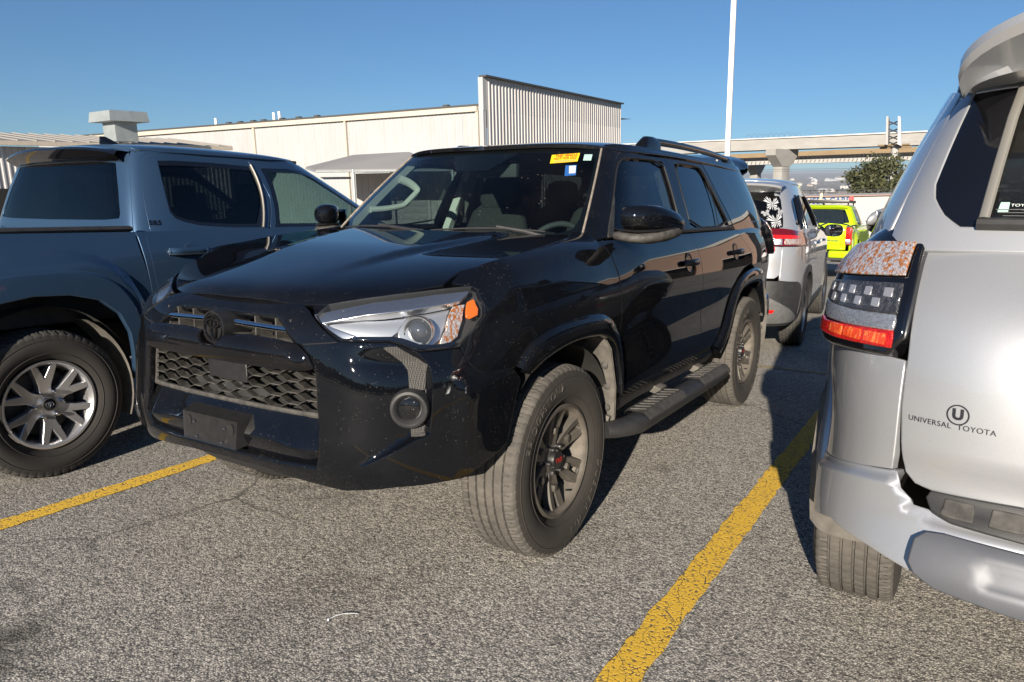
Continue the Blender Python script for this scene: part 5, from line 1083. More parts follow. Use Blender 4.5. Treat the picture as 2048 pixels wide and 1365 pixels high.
    rf_ = [(-.800, 0.), (-.806, .30), (-.838, .62), (-.880, .80), (-.93, .93), (-1.02, .985), (-1.3, .995), (-2.0, .996), (-2.8, .996), (-3.2, .99), (-3.42, .96), (-3.50, .6), (-3.52, 0.)]
    panel('roof', rf_+[(x, -a) for x, a in rf_[::-1] if a > 0], roof_s, PT, root, grid=.035, sv=.68, r=.004, depth=.02, out=(-1.5, 0, 0))
    for y0, y1, x0 in ((-.62, .02, 0), (.06, .66, 0)):          # wipers
        t_ = np.linspace(0, 1, 14); yy = y0+(y1-y0)*t_; u_ = yy/.235
        P = green_s(u_, 1.290+.012*np.sin(t_*np.pi))+np.array([.014, 0, .012]); mb = MB(); mb.tube(P, .009-.004*np.abs(t_-.5)*2, 8, flat=(1, .7)); w_ = mb.obj('wiper', M['plastic'], root)
        q = P[7]; e = green_s(np.array([(y1+.12)/.25]), np.array([1.262]))[0]+np.array([.01, 0, .004]); mb = MB(); mb.tube([q+[0, 0, .008], (q+e)/2+[0, 0, .012], e], [.008, .010, .013], 8); mb.obj('wiper_arm', M['plastic'], w_)
    return dict(PT=PT, BT=BT)
QG = None
QG = gx([(-2.57, 1.695), (-2.9, 1.70), (-3.22, 1.688), (-3.28, 1.655), (-3.34, 1.53), (-3.40, 1.42), (-3.43, 1.35), (-3.40, 1.325), (-3.2, 1.318), (-2.95, 1.316), (-2.83, 1.325), (-2.78, 1.365), (-2.70, 1.47)])
def suv_front(root, PT, BT):
    K = dict(out=carout)
    HL = T['headlight']; hl_in, hl_bot = HL[0], HL[15]
    top = [(0, 1.088), (.15, 1.088), (.28, 1.085), (.36, 1.080), (.40, 1.072), (.430, 1.062)]
    bot = [(.62, .985-.012), (.766, .972), (.80, .960), (.852, .938), (.911, .938), (.985, .941)]
    half = top+[(.583, .975)]+bot+[(1.008, .887), (1.050, .853), (1.205, .846), (1.235, .80), (1.20, .68), (1.165, .585), (1.071, .543), (.969, .503), (.873, .503), (.737, .50), (.641, .486), (.547, .472), (.42, .485), (.2, .505), (0, .51)]
    hole = sym([(0, 1.052), (.30, 1.048), (.335, 1.035), (.375, 1.0), (.43, .955), (.478, .905), (.488, .87), (.487, .76), (.495, .69), (.497, .60), (.475, .535), (.30, .528), (0, .530)])
    panel('bumper', sym(half), bumper_s, PT, root, grid=.017, r=.005, depth=.03, holes=[hole], rhole=.018, feat=[(CR, (-.016, -.010, -.0055, -.001, .003, .009), .009)], **K)
    b2 = bpy.data.objects['bumper'] if False else None
    # seam between grille surround and bumper: a fine groove
    bumper = root.children[-1]; bumper = [o for o in root.children if o.name.startswith('bumper')][-1]
    for s in (1, -1):
        u_ = np.linspace(.445, .585, 8); P = mir(bumper_s, s)(u_, np.interp(u_, [.445, .585], [.960, .974])); mb = MB(); mb.tube(P+[.0005, 0, 0], .0022, 6); mb.obj('panel_seam', M['dark'], bumper)
    off = lambda d: shell_off(body_s, lambda u, z: np.full(np.shape(u), d))
    # upper grille
    panel('grille_back', sym([(0, 1.065), (.33, 1.065), (.50, .92), (.50, .66), (0, .66)]), off(-.10), M['dark'], root, grid=.05, r=0, depth=0, **K)
    gp = MB()
    for s in (1, -1):
        for (u0, u1, z0, z1, dz) in ((.075, .385, 1.012, 1.004, .0),):
            u_ = np.linspace(u0, u1, 12); zz = np.linspace(z0, z1, 12)
            f = lambda d, dzz: mir(off(d), s)(u_, zz+dzz)
            cb = MB(); cb.loft([f(-.012, .007), f(-.006, .0065), f(-.003, .002), f(-.003, -.004), f(-.010, -.009)]); cb.obj('chrome_bar', M['chrome'], root)
            sh = MB(); sh.loft([f(-.095, .014), f(-.05, .012), f(-.012, .0085), f(-.010, -.010), f(-.095, -.010)]); sh.obj('grille_slat', M['dusty_plastic'], root)
        for uu in (.19, .30, .375):
            rb = MB(); p = mir(off(-.045), s)(np.array([uu, uu]), np.array([1.05, .96])); rb.box((p[0]+p[1])/2, (.07, .006, .10)); rb.obj('grille_rib', M['dusty_plastic'], root)
        u_ = np.linspace(.03, .445, 14); f = lambda d, z0: mir(off(d), s)(u_, z0+0*u_-.012*sstep(.38, .45, u_))
        sh = MB(); sh.loft([f(-.095, .985), f(-.05, .978), f(-.015, .968), f(-.004, .955), f(-.002, .93)]); sh.obj('grille_shelf', M['dusty_plastic'], root)
    # gloss cross bar with a round notch below the badge
    def bar_relief(u, z):
        t_ = np.clip((z-.874)/.096, 0, 1); return .008+.034*np.sqrt(np.clip(1-(2*t_-.9)**2*.82, 0.02, 1))-.030*sstep(.40, .46, np.abs(u))
    bar_s = shell_off(body_s, bar_relief); an = np.linspace(0, np.pi, 13)
    nt = [(.074*math.cos(a), .968-.052*math.sin(a)) for a in an[:7]][::-1]
    hb = nt+[(.10, .969), (.20, .971), (.33, .969), (.43, .958), (.462, .925), (.470, .886), (.44, .877), (.30, .876), (.15, .876), (0, .876)]
    panel('grille_bar', sym(hb), bar_s, BT, root, grid=.012, r=.006, depth=.035, **K)
    # badge
    bp = body_s(np.array([0.]), np.array([.998]))[0]
    def badge(parent, c, R, mat1, mat2, tx=0.):
        m = MB(); m.lathe([(R, -.10), (R, .010), (R*.97, .016), (R*.90, .016), (R*.86, .008), (.0001, .008)], 48, 'x', c=c); b = m.obj('badge', mat1, parent)
        for (ry, rz, cz, w) in ((.80, .80*.92, 0, .060), (.60, .24, .27, .070), (.22, .64, -.02, .070)):
            th = np.linspace(0, 2*np.pi, 48, endpoint=False); e = MB(); e.tube(np.stack([np.full(48, c[0]+.015), c[1]+R*ry*np.cos(th), c[2]+R*(cz+rz*np.sin(th))], 1), R*w, 6, closed=True); e.obj('badge_emblem', mat2, b)
        return b
    badge(root, (bp[0]+.012, 0, .985), .060, M['matte_black'], M['black_trim'])
    # lower mesh: honeycomb bars
    ms = MB(); cols = np.arange(-.51, .511, .085); dz = .0385; hb_ = .012
    msf = off(-.050)
    def seg(a, b, w=.0052):
        P = msf(np.array([a[0], b[0]]), np.array([a[1], b[1]])); d = P[1]-P[0]; L = np.linalg.norm(d); d /= L; n = np.array([1., 0, 0]); t_ = np.cross(n, d); t_ /= np.linalg.norm(t_); n = np.cross(d, t_)
        q = []
        for e, p in ((0, P[0]-d*.002), (1, P[1]+d*.002)):
            q += [p+t_*w*.35+n*.012, p-t_*w*.35+n*.012, p-t_*w*.6-n*.014, p+t_*w*.6-n*.014]
        ms.add(q, [(0, 1, 2, 3), (4, 7, 6, 5), (0, 4, 5, 1), (1, 5, 6, 2), (2, 6, 7, 3), (3, 7, 4, 0)])
    z0, z1, ue = .722, .885, .476
    def cl(a, b):
        for it in range(2):
            if b[0] < a[0]: a, b = b, a
        if a[0] > ue or b[0] < -ue: return
        def cut(p, q):
            p = list(p)
            for lim, k, up in ((ue, 0, 1), (-ue, 0, 0), (z1, 1, 1), (z0, 1, 0)):
                if (p[k] > lim) == bool(up) and p[k] != lim:
                    if (q[k] > lim) == bool(up): return None
                    t_ = (lim-p[k])/(q[k]-p[k]); p = [p[0]+t_*(q[0]-p[0]), p[1]+t_*(q[1]-p[1])]
            return tuple(p)
        A, B_ = cut(a, b), cut(b, a)
        if A and B_ and math.hypot(A[0]-B_[0], A[1]-B_[1]) > .004: seg(A, B_)
    for i, cx in enumerate(cols):
        for j in range(-1, 6):
            zc = z0+.008+j*dz+(dz/2 if i % 2 else 0); w1, w2 = .022, .0425+.0205
            L_, R_ = (cx-.063+.0, zc), (cx+.063, zc)
            tl, tr_, = (cx-.022, zc+dz/2), (cx+.022, zc+dz/2)
            cl(tl, tr_); cl((cx-.063, zc), tl); cl(tr_, (cx+.063, zc)); 
            cl((cx-.063, zc), (cx-.022, zc-dz/2)); cl((cx+.022, zc-dz/2), (cx+.063, zc))
    ms.obj('grille_mesh', M['dusty_plastic'], root, smooth=False)
    fr = MB()
    for a, b in (((-ue, z0), (ue, z0)), ((-ue, z0), (-ue, z1)), ((ue, z0), (ue, z1))):
        t_ = np.linspace(0, 1, 16); P = off(-.042)(a[0]+(b[0]-a[0])*t_, a[1]+(b[1]-a[1])*t_); fr.tube(P, .010, 6)
    fr.obj('mesh_frame', M['dusty_plastic'], root)
    panel('radar_cover', [(-.10, .872), (.112, .872), (.118, .797), (-.085, .800)], off(-.034), M['matte_black'], root, grid=.03, r=.004, depth=.03, **K)
    for (uc, zc) in ((-.085, .757), (0, .745), (.085, .757), (0, .781), (-.165, .775), (.165, .755)):
        panel('mesh_filler', [(uc-.06, zc), (uc-.022, zc+.019), (uc+.022, zc+.019), (uc+.06, zc), (uc+.022, zc-.019), (uc-.022, zc-.019)], off(-.060), M['plastic'], root, grid=.03, r=.003, depth=.01, **K)
    # radiator core glimpsed through the mesh
    m = MB(); m.box((.80, 0, .80), (.02, 1.0, .20)); m.obj('radiator', M['liner'], root)
    # lower lip: two facets meeting in a ridge
    def lip_relief(u, z):
        rz = .612+.012*(1-np.abs(u)/.5); up = np.clip((.722-z)/(.722-rz), 0, 1); dn = np.clip((z-.47)/(rz-.47), 0, 1)
        return np.where(z > rz, -.040+.046*up, -.055+.061*dn)-.012*sstep(.40, .49, np.abs(u))
    lip = panel('bumper_lip', sym([(0, .722), (.30, .722), (.455, .720), (.487, .70), (.490, .62), (.492, .57), (.47, .505), (.35, .485), (0, .480)]), shell_off(body_s, lip_relief), PT, root, grid=.013, r=.005, depth=.03, **K)
    m = MB(); yy = np.linspace(-.62, .62, 30); xb = .80-.25*(np.abs(yy)/.62)**3
    m.loft([np.stack([xb+.06, yy, np.full(30, .50)], 1), np.stack([xb+.02, yy, np.full(30, .44)], 1), np.stack([xb-.10, yy, np.full(30, .41)], 1), np.stack([xb-.5, yy, np.full(30, .38)], 1)]); m.obj('skid_plate', M['matte_black'], root)
    # plate bracket
    pb = MB(); xf_ = .962; pb.loft([[(xf_-.07, -.165, .690), (xf_-.07, .165, .690), (xf_-.07, .165, .590), (xf_-.07, -.165, .590)], [(xf_-.004, -.153, .672), (xf_-.004, .153, .672), (xf_+.004, .145, .572), (xf_+.004, -.145, .572)]], True)
    pb.add([(xf_-.004, -.153, .672), (xf_-.004, .153, .672), (xf_+.004, .145, .572), (xf_+.004, -.145, .572), (xf_-.006, -.143, .662), (xf_-.006, .143, .662), (xf_, .136, .580), (xf_, -.136, .580)], [(0, 1, 5, 4), (1, 2, 6, 5), (2, 3, 7, 6), (3, 0, 4, 7), (4, 5, 6, 7)])
    pbo = pb.obj('plate_bracket', M['matte_black'], root, angle=20)
    for y_ in (-.118, .118):
        h_ = MB(); h_.prism([(y_+.013*math.cos(a), .640+.020*math.sin(a)) for a in np.linspace(0, 2*np.pi, 16, endpoint=False)], xf_-.004, xf_-.0010, 'x'); h_.obj('bracket_slot', M['dark'], pbo)
    for y_, z_ in ((-.085, .640), (.085, .640), (-.07, .588), (.07, .588)):
        h_ = MB(); h_.lathe([(.0001, .006), (.004, .005), (.0055, .001)], 10, 'x', c=(xf_-.001+(.006 if z_ < .6 else 0)*.6, y_, z_)); h_.obj('bracket_bolt', M['satin'], pbo)
    # fog lamps, textured strips, headlights
    for s in (1, -1):
        Bm = mir(bumper_s, s); uc, zc = .796, .762
        tl = np.array([.86, s*.50, 0])
        fg = ring_on(Bm, uc, zc, s, [(.066, -.04), (.066, .014), (.060, .026), (.052, .029), (.047, .026), (.0415, .012), (.039, .004)], 'fog_lamp', M['plastic'], root, tilt=tl)
        ring_on(Bm, uc, zc, s, [(.041, .008), (.041, -.002), (.030, -.02), (.0001, -.03)], 'fog_reflector', M['reflector_soft'], fg, tilt=tl)
        ring_on(Bm, uc, zc, s, [(.0405, .010), (.03, .016), (.015, .019), (.0001, .020)], 'fog_lens', M['lens'], fg, tilt=tl)
        for st in (T['strip'], T['strip2']):
            panel('textured_strip', st, Bm, M['strip'], root, grid=.012, r=.003, depth=.006, off=.004, **K)
        # headlight
        HB = mir(body_s, s)
        cav = [(a, b) for a, b in HL]
        ins = np.array(HL); cen = ins.mean(0)
        hl = panel('headlight', cav, shell_off(HB, lambda u, z: np.full(np.shape(u), -.055)), M['lamp_body'], root, grid=.02, r=0, depth=0, **K)
        # bezel wall from the rim down to the back
        rim = resample(chaikin(cav, 1), .015); w = MB(); w.loft([HB(np.append(rim[:, 0], rim[0, 0]), np.append(rim[:, 1], rim[0, 1])), shell_off(HB, lambda u, z: np.full(np.shape(u), -.058))(np.append(rim[:, 0], rim[0, 0]), np.append(rim[:, 1], rim[0, 1]))]); w.obj('lamp_wall', M['lamp_body'], hl)
        def hp(name, pts, d, mat, r=.003, dep=.008, rel=None):
            return panel(name, pts, shell_off(HB, rel or (lambda u, z: np.full(np.shape(u), d))), mat, hl, grid=.012, r=r, depth=dep, **K)
        # chrome brow along the top and the inner edge, bright inner reflector, projector, side prism, amber marker
        hp('lamp_brow', [(.455, 1.060), (.655, 1.100), (.87, 1.122), (1.01, 1.128), (.985, 1.100), (.85, 1.086), (.655, 1.066), (.50, 1.035), (.640, .996), (.615, .990), (.60, .990)], -.012, M['lamp_chrome'], .004, .03)
        hp('lamp_reflector', [(.53, 1.028), (.655, 1.058), (.80, 1.072), (.79, 1.02), (.76, .993), (.65, .992)], 0, M['reflector_soft'], .002, .01, lambda u, z: -.046+.03*np.clip((.80-np.abs(u))/.25, 0, 1)**2)
        ring_on(shell_off(HB, lambda u, z: np.full(np.shape(u), -.05)), .875, 1.020, s, [(.050, .0), (.052, .022), (.050, .030), (.046, .030), (.044, .022), (.040, .012)], 'projector_ring', M['chrome'], hl, tilt=(.85, s*.35, 0))
        ring_on(shell_off(HB, lambda u, z: np.full(np.shape(u), -.05)), .875, 1.020, s, [(.041, .010), (.036, .024), (.026, .034), (.014, .040), (.0001, .042)], 'projector_lens', M['projector'], hl, tilt=(.85, s*.35, 0))
        hp('projector_shroud', [(.79, 1.078), (.955, 1.092), (.965, 1.03), (.945, .985), (.90, .963), (.86, .968), (.80, 1.0)], -.050, M['reflector_soft'], .003, .01)
        hp('indicator_prism', [(.968, 1.090), (1.015, 1.094), (1.02, 1.04), (1.00, .985), (.955, .962), (.935, .966), (.965, 1.01)], -.030, M['prism_amber'], .003, .01)
        hp('side_marker', [(1.026, 1.094), (1.050, 1.102), (1.076, 1.070), (1.075, 1.050), (1.044, 1.040), (1.034, 1.046)], -.016, M['amber_lens'], .003, .01)
        hp('lamp_trim', [(.62, .988), (.76, .988), (.80, .978), (.85, .957), (.97, .957), (.99, .968), (.94, .963), (.87, .964), (.81, .988), (.78, .995), (.66, .996)], -.020, M['screen_black'], .003, .02)
        panel('headlight_lens', [tuple(cen+(p-cen)*np.array([.992, .985])) for p in ins], HB, M['lens'], hl, grid=.02, r=.003, depth=.004, off=.002, **K)
    return bumper
def suv_cabin(root, tag_stickers=True):
    """seats, dashboard, wheel and the other things seen through the windscreen"""
    m = MB(); m.box((-1.7, 0, .78), (2.4, 1.46, .10)); fl = m.obj('cabin_floor', M['dash'], root)
    # dashboard
    yy = np.linspace(-.72, .72, 40); pod = .035*np.exp(-((yy-.36)/.19)**4)
    m = MB(); m.loft([np.stack([-.36-.10*(yy/.72)**2, yy, np.full(40, 1.245)], 1), np.stack([-.50-.06*(yy/.72)**2, yy, 1.262+pod*.5], 1), np.stack([-.66+0*yy, yy, 1.262+pod], 1), np.stack([-.72+0*yy, yy, 1.235+pod], 1), np.stack([-.73+0*yy, yy, 1.05+0*yy], 1), np.stack([-.60+0*yy, yy, .85+0*yy], 1)]); m.obj('dashboard', M['dash'], root)
    # steering wheel
    th = np.linspace(0, 2*np.pi, 48, endpoint=False); c0 = np.array([-.90, .36, 1.165]); ax = np.array(Vector((.86, 0, .51)).normalized()); e1 = np.array([0, 1., 0]); e2 = np.cross(ax, e1)
    m = MB(); m.tube([c0+.185*(math.cos(a)*e1+math.sin(a)*e2) for a in th], .016, 10, closed=True); sw = m.obj('steering_wheel', M['dash'], root)
    m = MB(); m.tube([c0-.18*e1, c0, c0+.18*e1], [.018, .04, .018], 8); m.tube([c0, c0+.17*e2*(-1 if e2[2] > 0 else 1)], [.05, .02], 8); m.obj('wheel_hub', M['dash'], sw)
    # seats
    def seat(x, y, w):
        def rr(cx, cz, hw, ht, ang):
            pass
        rows = []
        for t_, wd, th_ in ((0, .24, .10), (.15, .25, .11), (.4, .25, .11), (.7, .23, .10), (.9, .19, .085), (1., .12, .05)):
            cx, cz = x-.12*t_-.02, .88+.56*t_; hw = wd*w
            a = np.linspace(0, 2*np.pi, 24, endpoint=False); rows.append(np.stack([cx+th_*np.sign(np.cos(a))*np.abs(np.cos(a))**.7*.6, y+hw*np.sign(np.sin(a))*np.abs(np.sin(a))**.6, np.full(24, cz)], 1))
        m = MB(); m.loft(rows, True, cap=True); st = m.obj('seat', M['cloth'], root, angle=80)
        rows = []
        for t_, wd, th_ in ((0, .08, .03), (.06, .115, .05), (.25, .135, .058), (.6, .135, .058), (.88, .11, .048), (1., .06, .02)):
            a = np.linspace(0, 2*np.pi, 24, endpoint=False); rows.append(np.stack([x-.13-.03*t_+th_*np.sign(np.cos(a))*np.abs(np.cos(a))**.7, y+wd*np.sign(np.sin(a))*np.abs(np.sin(a))**.6, np.full(24, 1.40+.21*t_)], 1))
        m = MB(); m.loft(rows, True, cap=True); m.obj('headrest', M['cloth'], st, angle=80)
        m = MB()
        for d in (-.06, .06): m.tube([(x-.13, y+d, 1.36), (x-.14, y+d, 1.44)], .006, 8)
        m.obj('headrest_post', M['satin'], st)
        m = MB(); m.box((x+.22, y, .90), (.50, .50*w, .14)); m.obj('seat_cushion', M['cloth'], st, bevel=.04, seg=3)
    seat(-1.36, .37, 1.); seat(-1.36, -.37, 1.); seat(-2.25, .40, 1.); seat(-2.25, -.40, 1.)
    # passenger side inner pillar trim and grab handle
    for s in (-1, 1):
        z = np.linspace(1.26, 1.69, 12); P = green_s(np.full(12, s*3.72), z)+[-.02, 0, -.01]; Q = green_s(np.full(12, s*4.9), z)+[-.03, -s*.015, 0]; Rr = (P+Q)/2+[-.03, -s*.035, 0]
        m = MB(); m.loft([P, Rr, Q]); pt = m.obj('pillar_trim', M['beige'], root)
        if s < 0:
            t_ = np.linspace(0, 1, 22); base = green_s(np.full(22, s*4.2), 1.395+.175*t_)+[-.05, -s*.05, 0]; d = np.array([-.13, -s*.085, -.02]); h = np.clip(np.sin(np.pi*t_)*1.35, 0, 1)[:, None]**.7
            m = MB(); m.tube(base+d*h, .0195+.005*(1-h[:, 0]), 10, flat=(1.15, .8)); m.obj('grab_handle', M['beige'], pt)
        # B pillar trim and belt
        m = MB(); m.loft([[(-1.50, s*.84, 1.0), (-1.50, s*.83, 1.28), (-1.56, s*.68, 1.68)], [(-1.50, s*.79, 1.0), (-1.50, s*.78, 1.28), (-1.56, s*.62, 1.68)], [(-1.64, s*.79, 1.0), (-1.64, s*.78, 1.28), (-1.66, s*.62, 1.68)]]); bp_ = m.obj('pillar_trim', M['beige'], root)
        m = MB(); m.box((-1.56, s*.765, 1.28), (.05, .004, .62), R=np.array(Matrix.Rotation(s*.3, 3, 'X'))); m.obj('seat_belt', M['dash'], bp_)
        m = MB(); m.box((-1.52, s*.74, 1.36), (.03, .03, .06)); m.obj('belt_anchor', M['beige'], bp_, bevel=.008)
    xx = np.linspace(-.92, -3.3, 16); m = MB(); m.loft([np.stack([xx, np.full(16, y_), 1.715-.05*(abs(y_)/.66)**3+0*xx-.03*(xx > -1.0)], 1) for y_ in np.linspace(-.64, .64, 15)]); m.obj('headliner', M['dash'], root)
    # mirror and sensor housing on the glass
    m = MB(); m.box((-.83, .06, 1.600), (.035, .24, .07)); m.tube([(-.78, .02, 1.655), (-.83, .05, 1.60)], .012, 8); rm = m.obj('rear_view_mirror', M['dash'], root, bevel=.012, seg=3)
    m = MB(); m.box((-.80, -.02, 1.650), (.12, .20, .03), R=np.array(Matrix.Rotation(.72, 3, 'Y'))); m.obj('sensor_housing', M['dash'], root, bevel=.012)
    m = MB(); m.box((-3.0, 0, 1.05), (.9, 1.4, .5)); m.obj('cargo_trim', M['dash'], root)
def suv_rear(root, PT, BT, detail=True):
    K = dict(out=carout)
    def gate_relief(w, z):
        a = np.abs(w); d = np.maximum(np.abs(a)-.33, np.maximum(z-1.10, .90-z)); rec = -.035*(1-sstep(-.03, .03, d))
        sh = .018*sstep(1.02, 1.09, z)*(1-sstep(1.12, 1.2, z))*sstep(.45, .30, a)
        low = -.020*(1-sstep(.80, .87, z)); return rec+low*.6
    gate_s = shell_off(rear_s, gate_relief)
    g = [(0, .785), (.425, .785), (.60, .779), (.641, .785), (.664, .803), (.671, .83), (.679, .95), (.677, 1.067), (.683, 1.2), (.69, 1.30), (.67, 1.315), (0, 1.315)]
    gt = panel('tailgate', sym(g), gate_s, PT, root, grid=.022, r=.006, depth=.025, **K)
    fr = [(0, 1.315), (1.2, 1.315), (2.2, 1.312), (2.95, 1.30), (3.02, 1.40), (3.03, 1.55), (3.02, 1.66), (2.9, 1.70), (1.5, 1.715), (0, 1.72)]
    wg = [(0, 1.355), (1.2, 1.355), (1.80, 1.362), (1.99, 1.362), (2.2, 1.39), (2.42, 1.43), (2.53, 1.465), (2.58, 1.54), (2.66, 1.66), (2.70, 1.695), (2.0, 1.70), (1.0, 1.705), (0, 1.706)]
    panel('tailgate_frame', sym(fr), rear_green, PT, gt, grid=.03, su=.2, r=.005, depth=.02, holes=[sym(wg)], hs=4e-3, **K)
    wn_ = [(0, 1.385), (1.0, 1.385), (1.76, 1.388), (1.80, 1.395), (1.86, 1.50), (1.93, 1.62), (1.97, 1.69), (1.0, 1.695), (0, 1.696)]
    panel('rear_window_surround', sym(wg), rear_green, M['screen_black'], gt, grid=.04, su=.2, r=.002, depth=.006, off=-.003, holes=[sym(wn_)], hs=4e-3, **K)
    panel('rear_window', sym(wn_), rear_green, M['rear_glass'], gt, grid=.05, su=.2, r=0, depth=0, off=-.012, hs=4e-3, **K)
    for s in (1, -1):
        w_ = np.array([1.83, 1.88, 1.95, 1.99]); z_ = np.array([1.385, 1.50, 1.62, 1.70]); P = rear_green(s*w_, z_); m = MB(); m.tube(P+[-.002, 0, 0], .012, 8, flat=(1, .6)); m.obj('window_channel', M['satin_grey'], gt)
        w2 = np.linspace(-1.82, 1.82, 20)
    P = rear_green(np.linspace(-1.86, 1.86, 24), np.full(24, 1.372)); m = MB(); m.tube(P+[-.006, 0, 0], .015, 8); m.obj('window_sill', M['plastic'], gt)
    # heater lines
    hl = MB()
    for z in np.linspace(1.42, 1.66, 9):
        P = rear_green(np.linspace(-1.6, 1.6, 20), np.full(20, z)); hl.loft([P+[.009, 0, .0008], P+[.009, 0, -.0008]])
    h_ = hl.obj('heater_lines', M['amber_line'], gt); h_['kind'] = 'stuff'
    # spoiler
    rows = []
    for e in np.sin(np.linspace(-np.pi/2, np.pi/2, 37)):
        y = .635*e; d = 1-(1-abs(e)**3.2)**.5; dr = .105*d; xb = -3.77+.16*d; rows.append([(-3.26, y*1.0, 1.748-dr*.45), (-3.40, y, 1.785-dr*.7), (-3.54, y, 1.822-dr*.95), (xb+.035, y, 1.862-dr*1.2), (xb+.005, y, 1.858-dr*1.2), (xb, y, 1.838-dr*1.2), (xb+.012, y*.995, 1.815-dr*1.15), (xb+.10, y*.98, 1.762-dr*.85), (-3.60, y*.96, 1.738-dr*.6), (-3.50, y*.94, 1.715-dr*.3)])
    m = MB(); m.loft(rows); m.obj('spoiler', PT, root, angle=24)
    # bumper
    bz = [(0, .722), (.42, .724), (.590, .730), (.632, .735), (.664, .765), (.682, .796), (.80, .775), (.95, .744), (1.20, .69), (1.235, .62), (1.235, .585), (1.05, .575), (.95, .60), (.842, .628), (.712, .618), (.603, .600), (.3, .58), (0, .575)]
    def bu_relief(w, z):
        zt = np.interp(np.abs(w), [0, .59, .64, .682, .80, .95, 1.2], [.722, .730, .745, .796, .775, .744, .69]); return .003+.022*sstep(.002, .026, zt-z)*sstep(1.16, 1.0, np.abs(w))
    bu = panel('bumper', sym(bz), shell_off(rear_s, bu_relief), PT, root, grid=.018, r=.004, depth=.04, feat=[([(s_*w, z) for w, z in ((.68, .770), (.80, .749), (.95, .718), (1.1, .69))], (-.013, -.006, 0, .006, .013, .02), .014) for s_ in (1, -1)], **K)
    panel('bumper_step', sym([(0, .782), (.425, .780), (.60, .774), (.605, .762), (.588, .742), (.549, .728), (.42, .718), (0, .716)]), shell_off(rear_s, lambda w, z: .028-.030*sstep(.715, .78, z)), M['plastic'], bu, grid=.02, r=.004, depth=.02, **K)
    for w0 in np.arange(-.54, .541, .09):
        panel('step_tread', [(w0-.028, .738), (w0+.028, .738), (w0+.026, .768), (w0-.026, .768)], shell_off(rear_s, lambda w, z: .032-.030*sstep(.715, .78, z)), M['dusty_plastic'], bu, grid=.02, r=.004, depth=.006, **K)
    bar = sym([(0, .692), (.415, .690), (.55, .694), (.583, .688), (.600, .667), (.606, .62), (.595, .604), (.559, .590), (.406, .578), (0, .575)])
    panel('bumper_guard', bar, shell_off(rear_s, lambda w, z: .030+.030*np.sqrt(np.clip(1-((z-.635)/.068)**2*.9, .05, 1))-.005*(sstep(.605, .618, z)*(1-sstep(.645, .66, z)))*sstep(.50, .46, np.abs(w))), M['dark_silver'], bu, grid=.015, r=.006, depth=.03, **K)
    # tail lamps
    for s in (1, -1):
        RS = mir(rear_s, s)
        panel('pillar_base', [(.70, 1.27), (1.14, 1.25), (1.16, 1.31), (1.05, 1.350), (.70, 1.350)], RS, PT, root, grid=.03, r=.004, depth=.02, off=.008, **K)
        lo_ = [(.697, 1.072), (.800, 1.068), (.985, 1.062), (1.045, 1.080), (1.075, 1.15), (1.08, 1.20), (1.10, 1.22), (1.10, 1.295), (1.05, 1.315), (.95, 1.34), (.86, 1.35), (.74, 1.345), (.700, 1.325), (.695, 1.22)]
        lf = lambda w, z: .022+.018*sstep(.80, 1.02, np.abs(w))*sstep(1.32, 1.20, z)
        lp = panel('tail_lamp', lo_, shell_off(RS, lf), M['screen_black'], root, grid=.018, r=.010, depth=.05, smooth=1, **K)
        def lens(name, pts, mat, d=.005, sm=1, r=.004): return panel(name, pts, shell_off(RS, lambda w, z: lf(w, z)+d), M[mat], lp, grid=.014, r=r, depth=.006, smooth=sm, **K)
        lens('indicator_lens', [(.712, 1.236), (.712, 1.305), (.90, 1.302), (1.085, 1.288), (1.098, 1.24), (1.06, 1.224), (.90, 1.230)], 'prism_amber', .010, 0)
        lens('lamp_lens', [(.712, 1.156), (.712, 1.216), (.90, 1.210), (1.045, 1.198), (1.045, 1.160), (.95, 1.152)], 'prism_dark', .005, 0)
        for j, zz in enumerate((1.196, 1.172)):
            for i in range(5 - j):
                wv = .742+.064*i+.03*j; zz_ = zz-.0015*i; panel('lamp_led', [(wv-.011, zz_-.0085), (wv+.011, zz_-.0085), (wv+.011, zz_+.0085), (wv-.011, zz_+.0085)], shell_off(RS, lambda w, z: lf(w, z)+.0065), M['led_cell'], lp, grid=.02, r=.0015, depth=.004, **K)
        lens('reversing_lens', [(.712, 1.121), (.712, 1.149), (.86, 1.146), (1.03, 1.152), (1.035, 1.140), (.98, 1.118), (.86, 1.117)], 'prism_clear', .005, 0)
        lens('reflector_lens', [(.712, 1.083), (.712, 1.114), (.86, 1.109), (1.0, 1.104), (1.052, 1.110), (1.046, 1.080), (.90, 1.078)], 'prism_red', .005, 0)
        for wv in (.755, .830, .905): panel('red_reflector', [(wv-.030, 1.086), (wv+.030, 1.086), (wv+.030, 1.107), (wv-.030, 1.107)], shell_off(RS, lambda w, z: lf(w, z)+.008), M['red_glow'], lp, grid=.02, r=.002, depth=.004, **K)
    return gt
# ---------------------------------------------------------------- the black SUV
trail_wheel = make_trail_wheel()
suv = thing('suv', 'black SUV with dusty dark wheels and a yellow notice in its windscreen', 'suv')
D = build_suv(suv, 'black_paint', True, False, trail_wheel, steer=-.0066)
suv_front(suv, D['PT'], D['BT'])
suv_cabin(suv); suv_rear(suv, D['PT'], D['BT'])
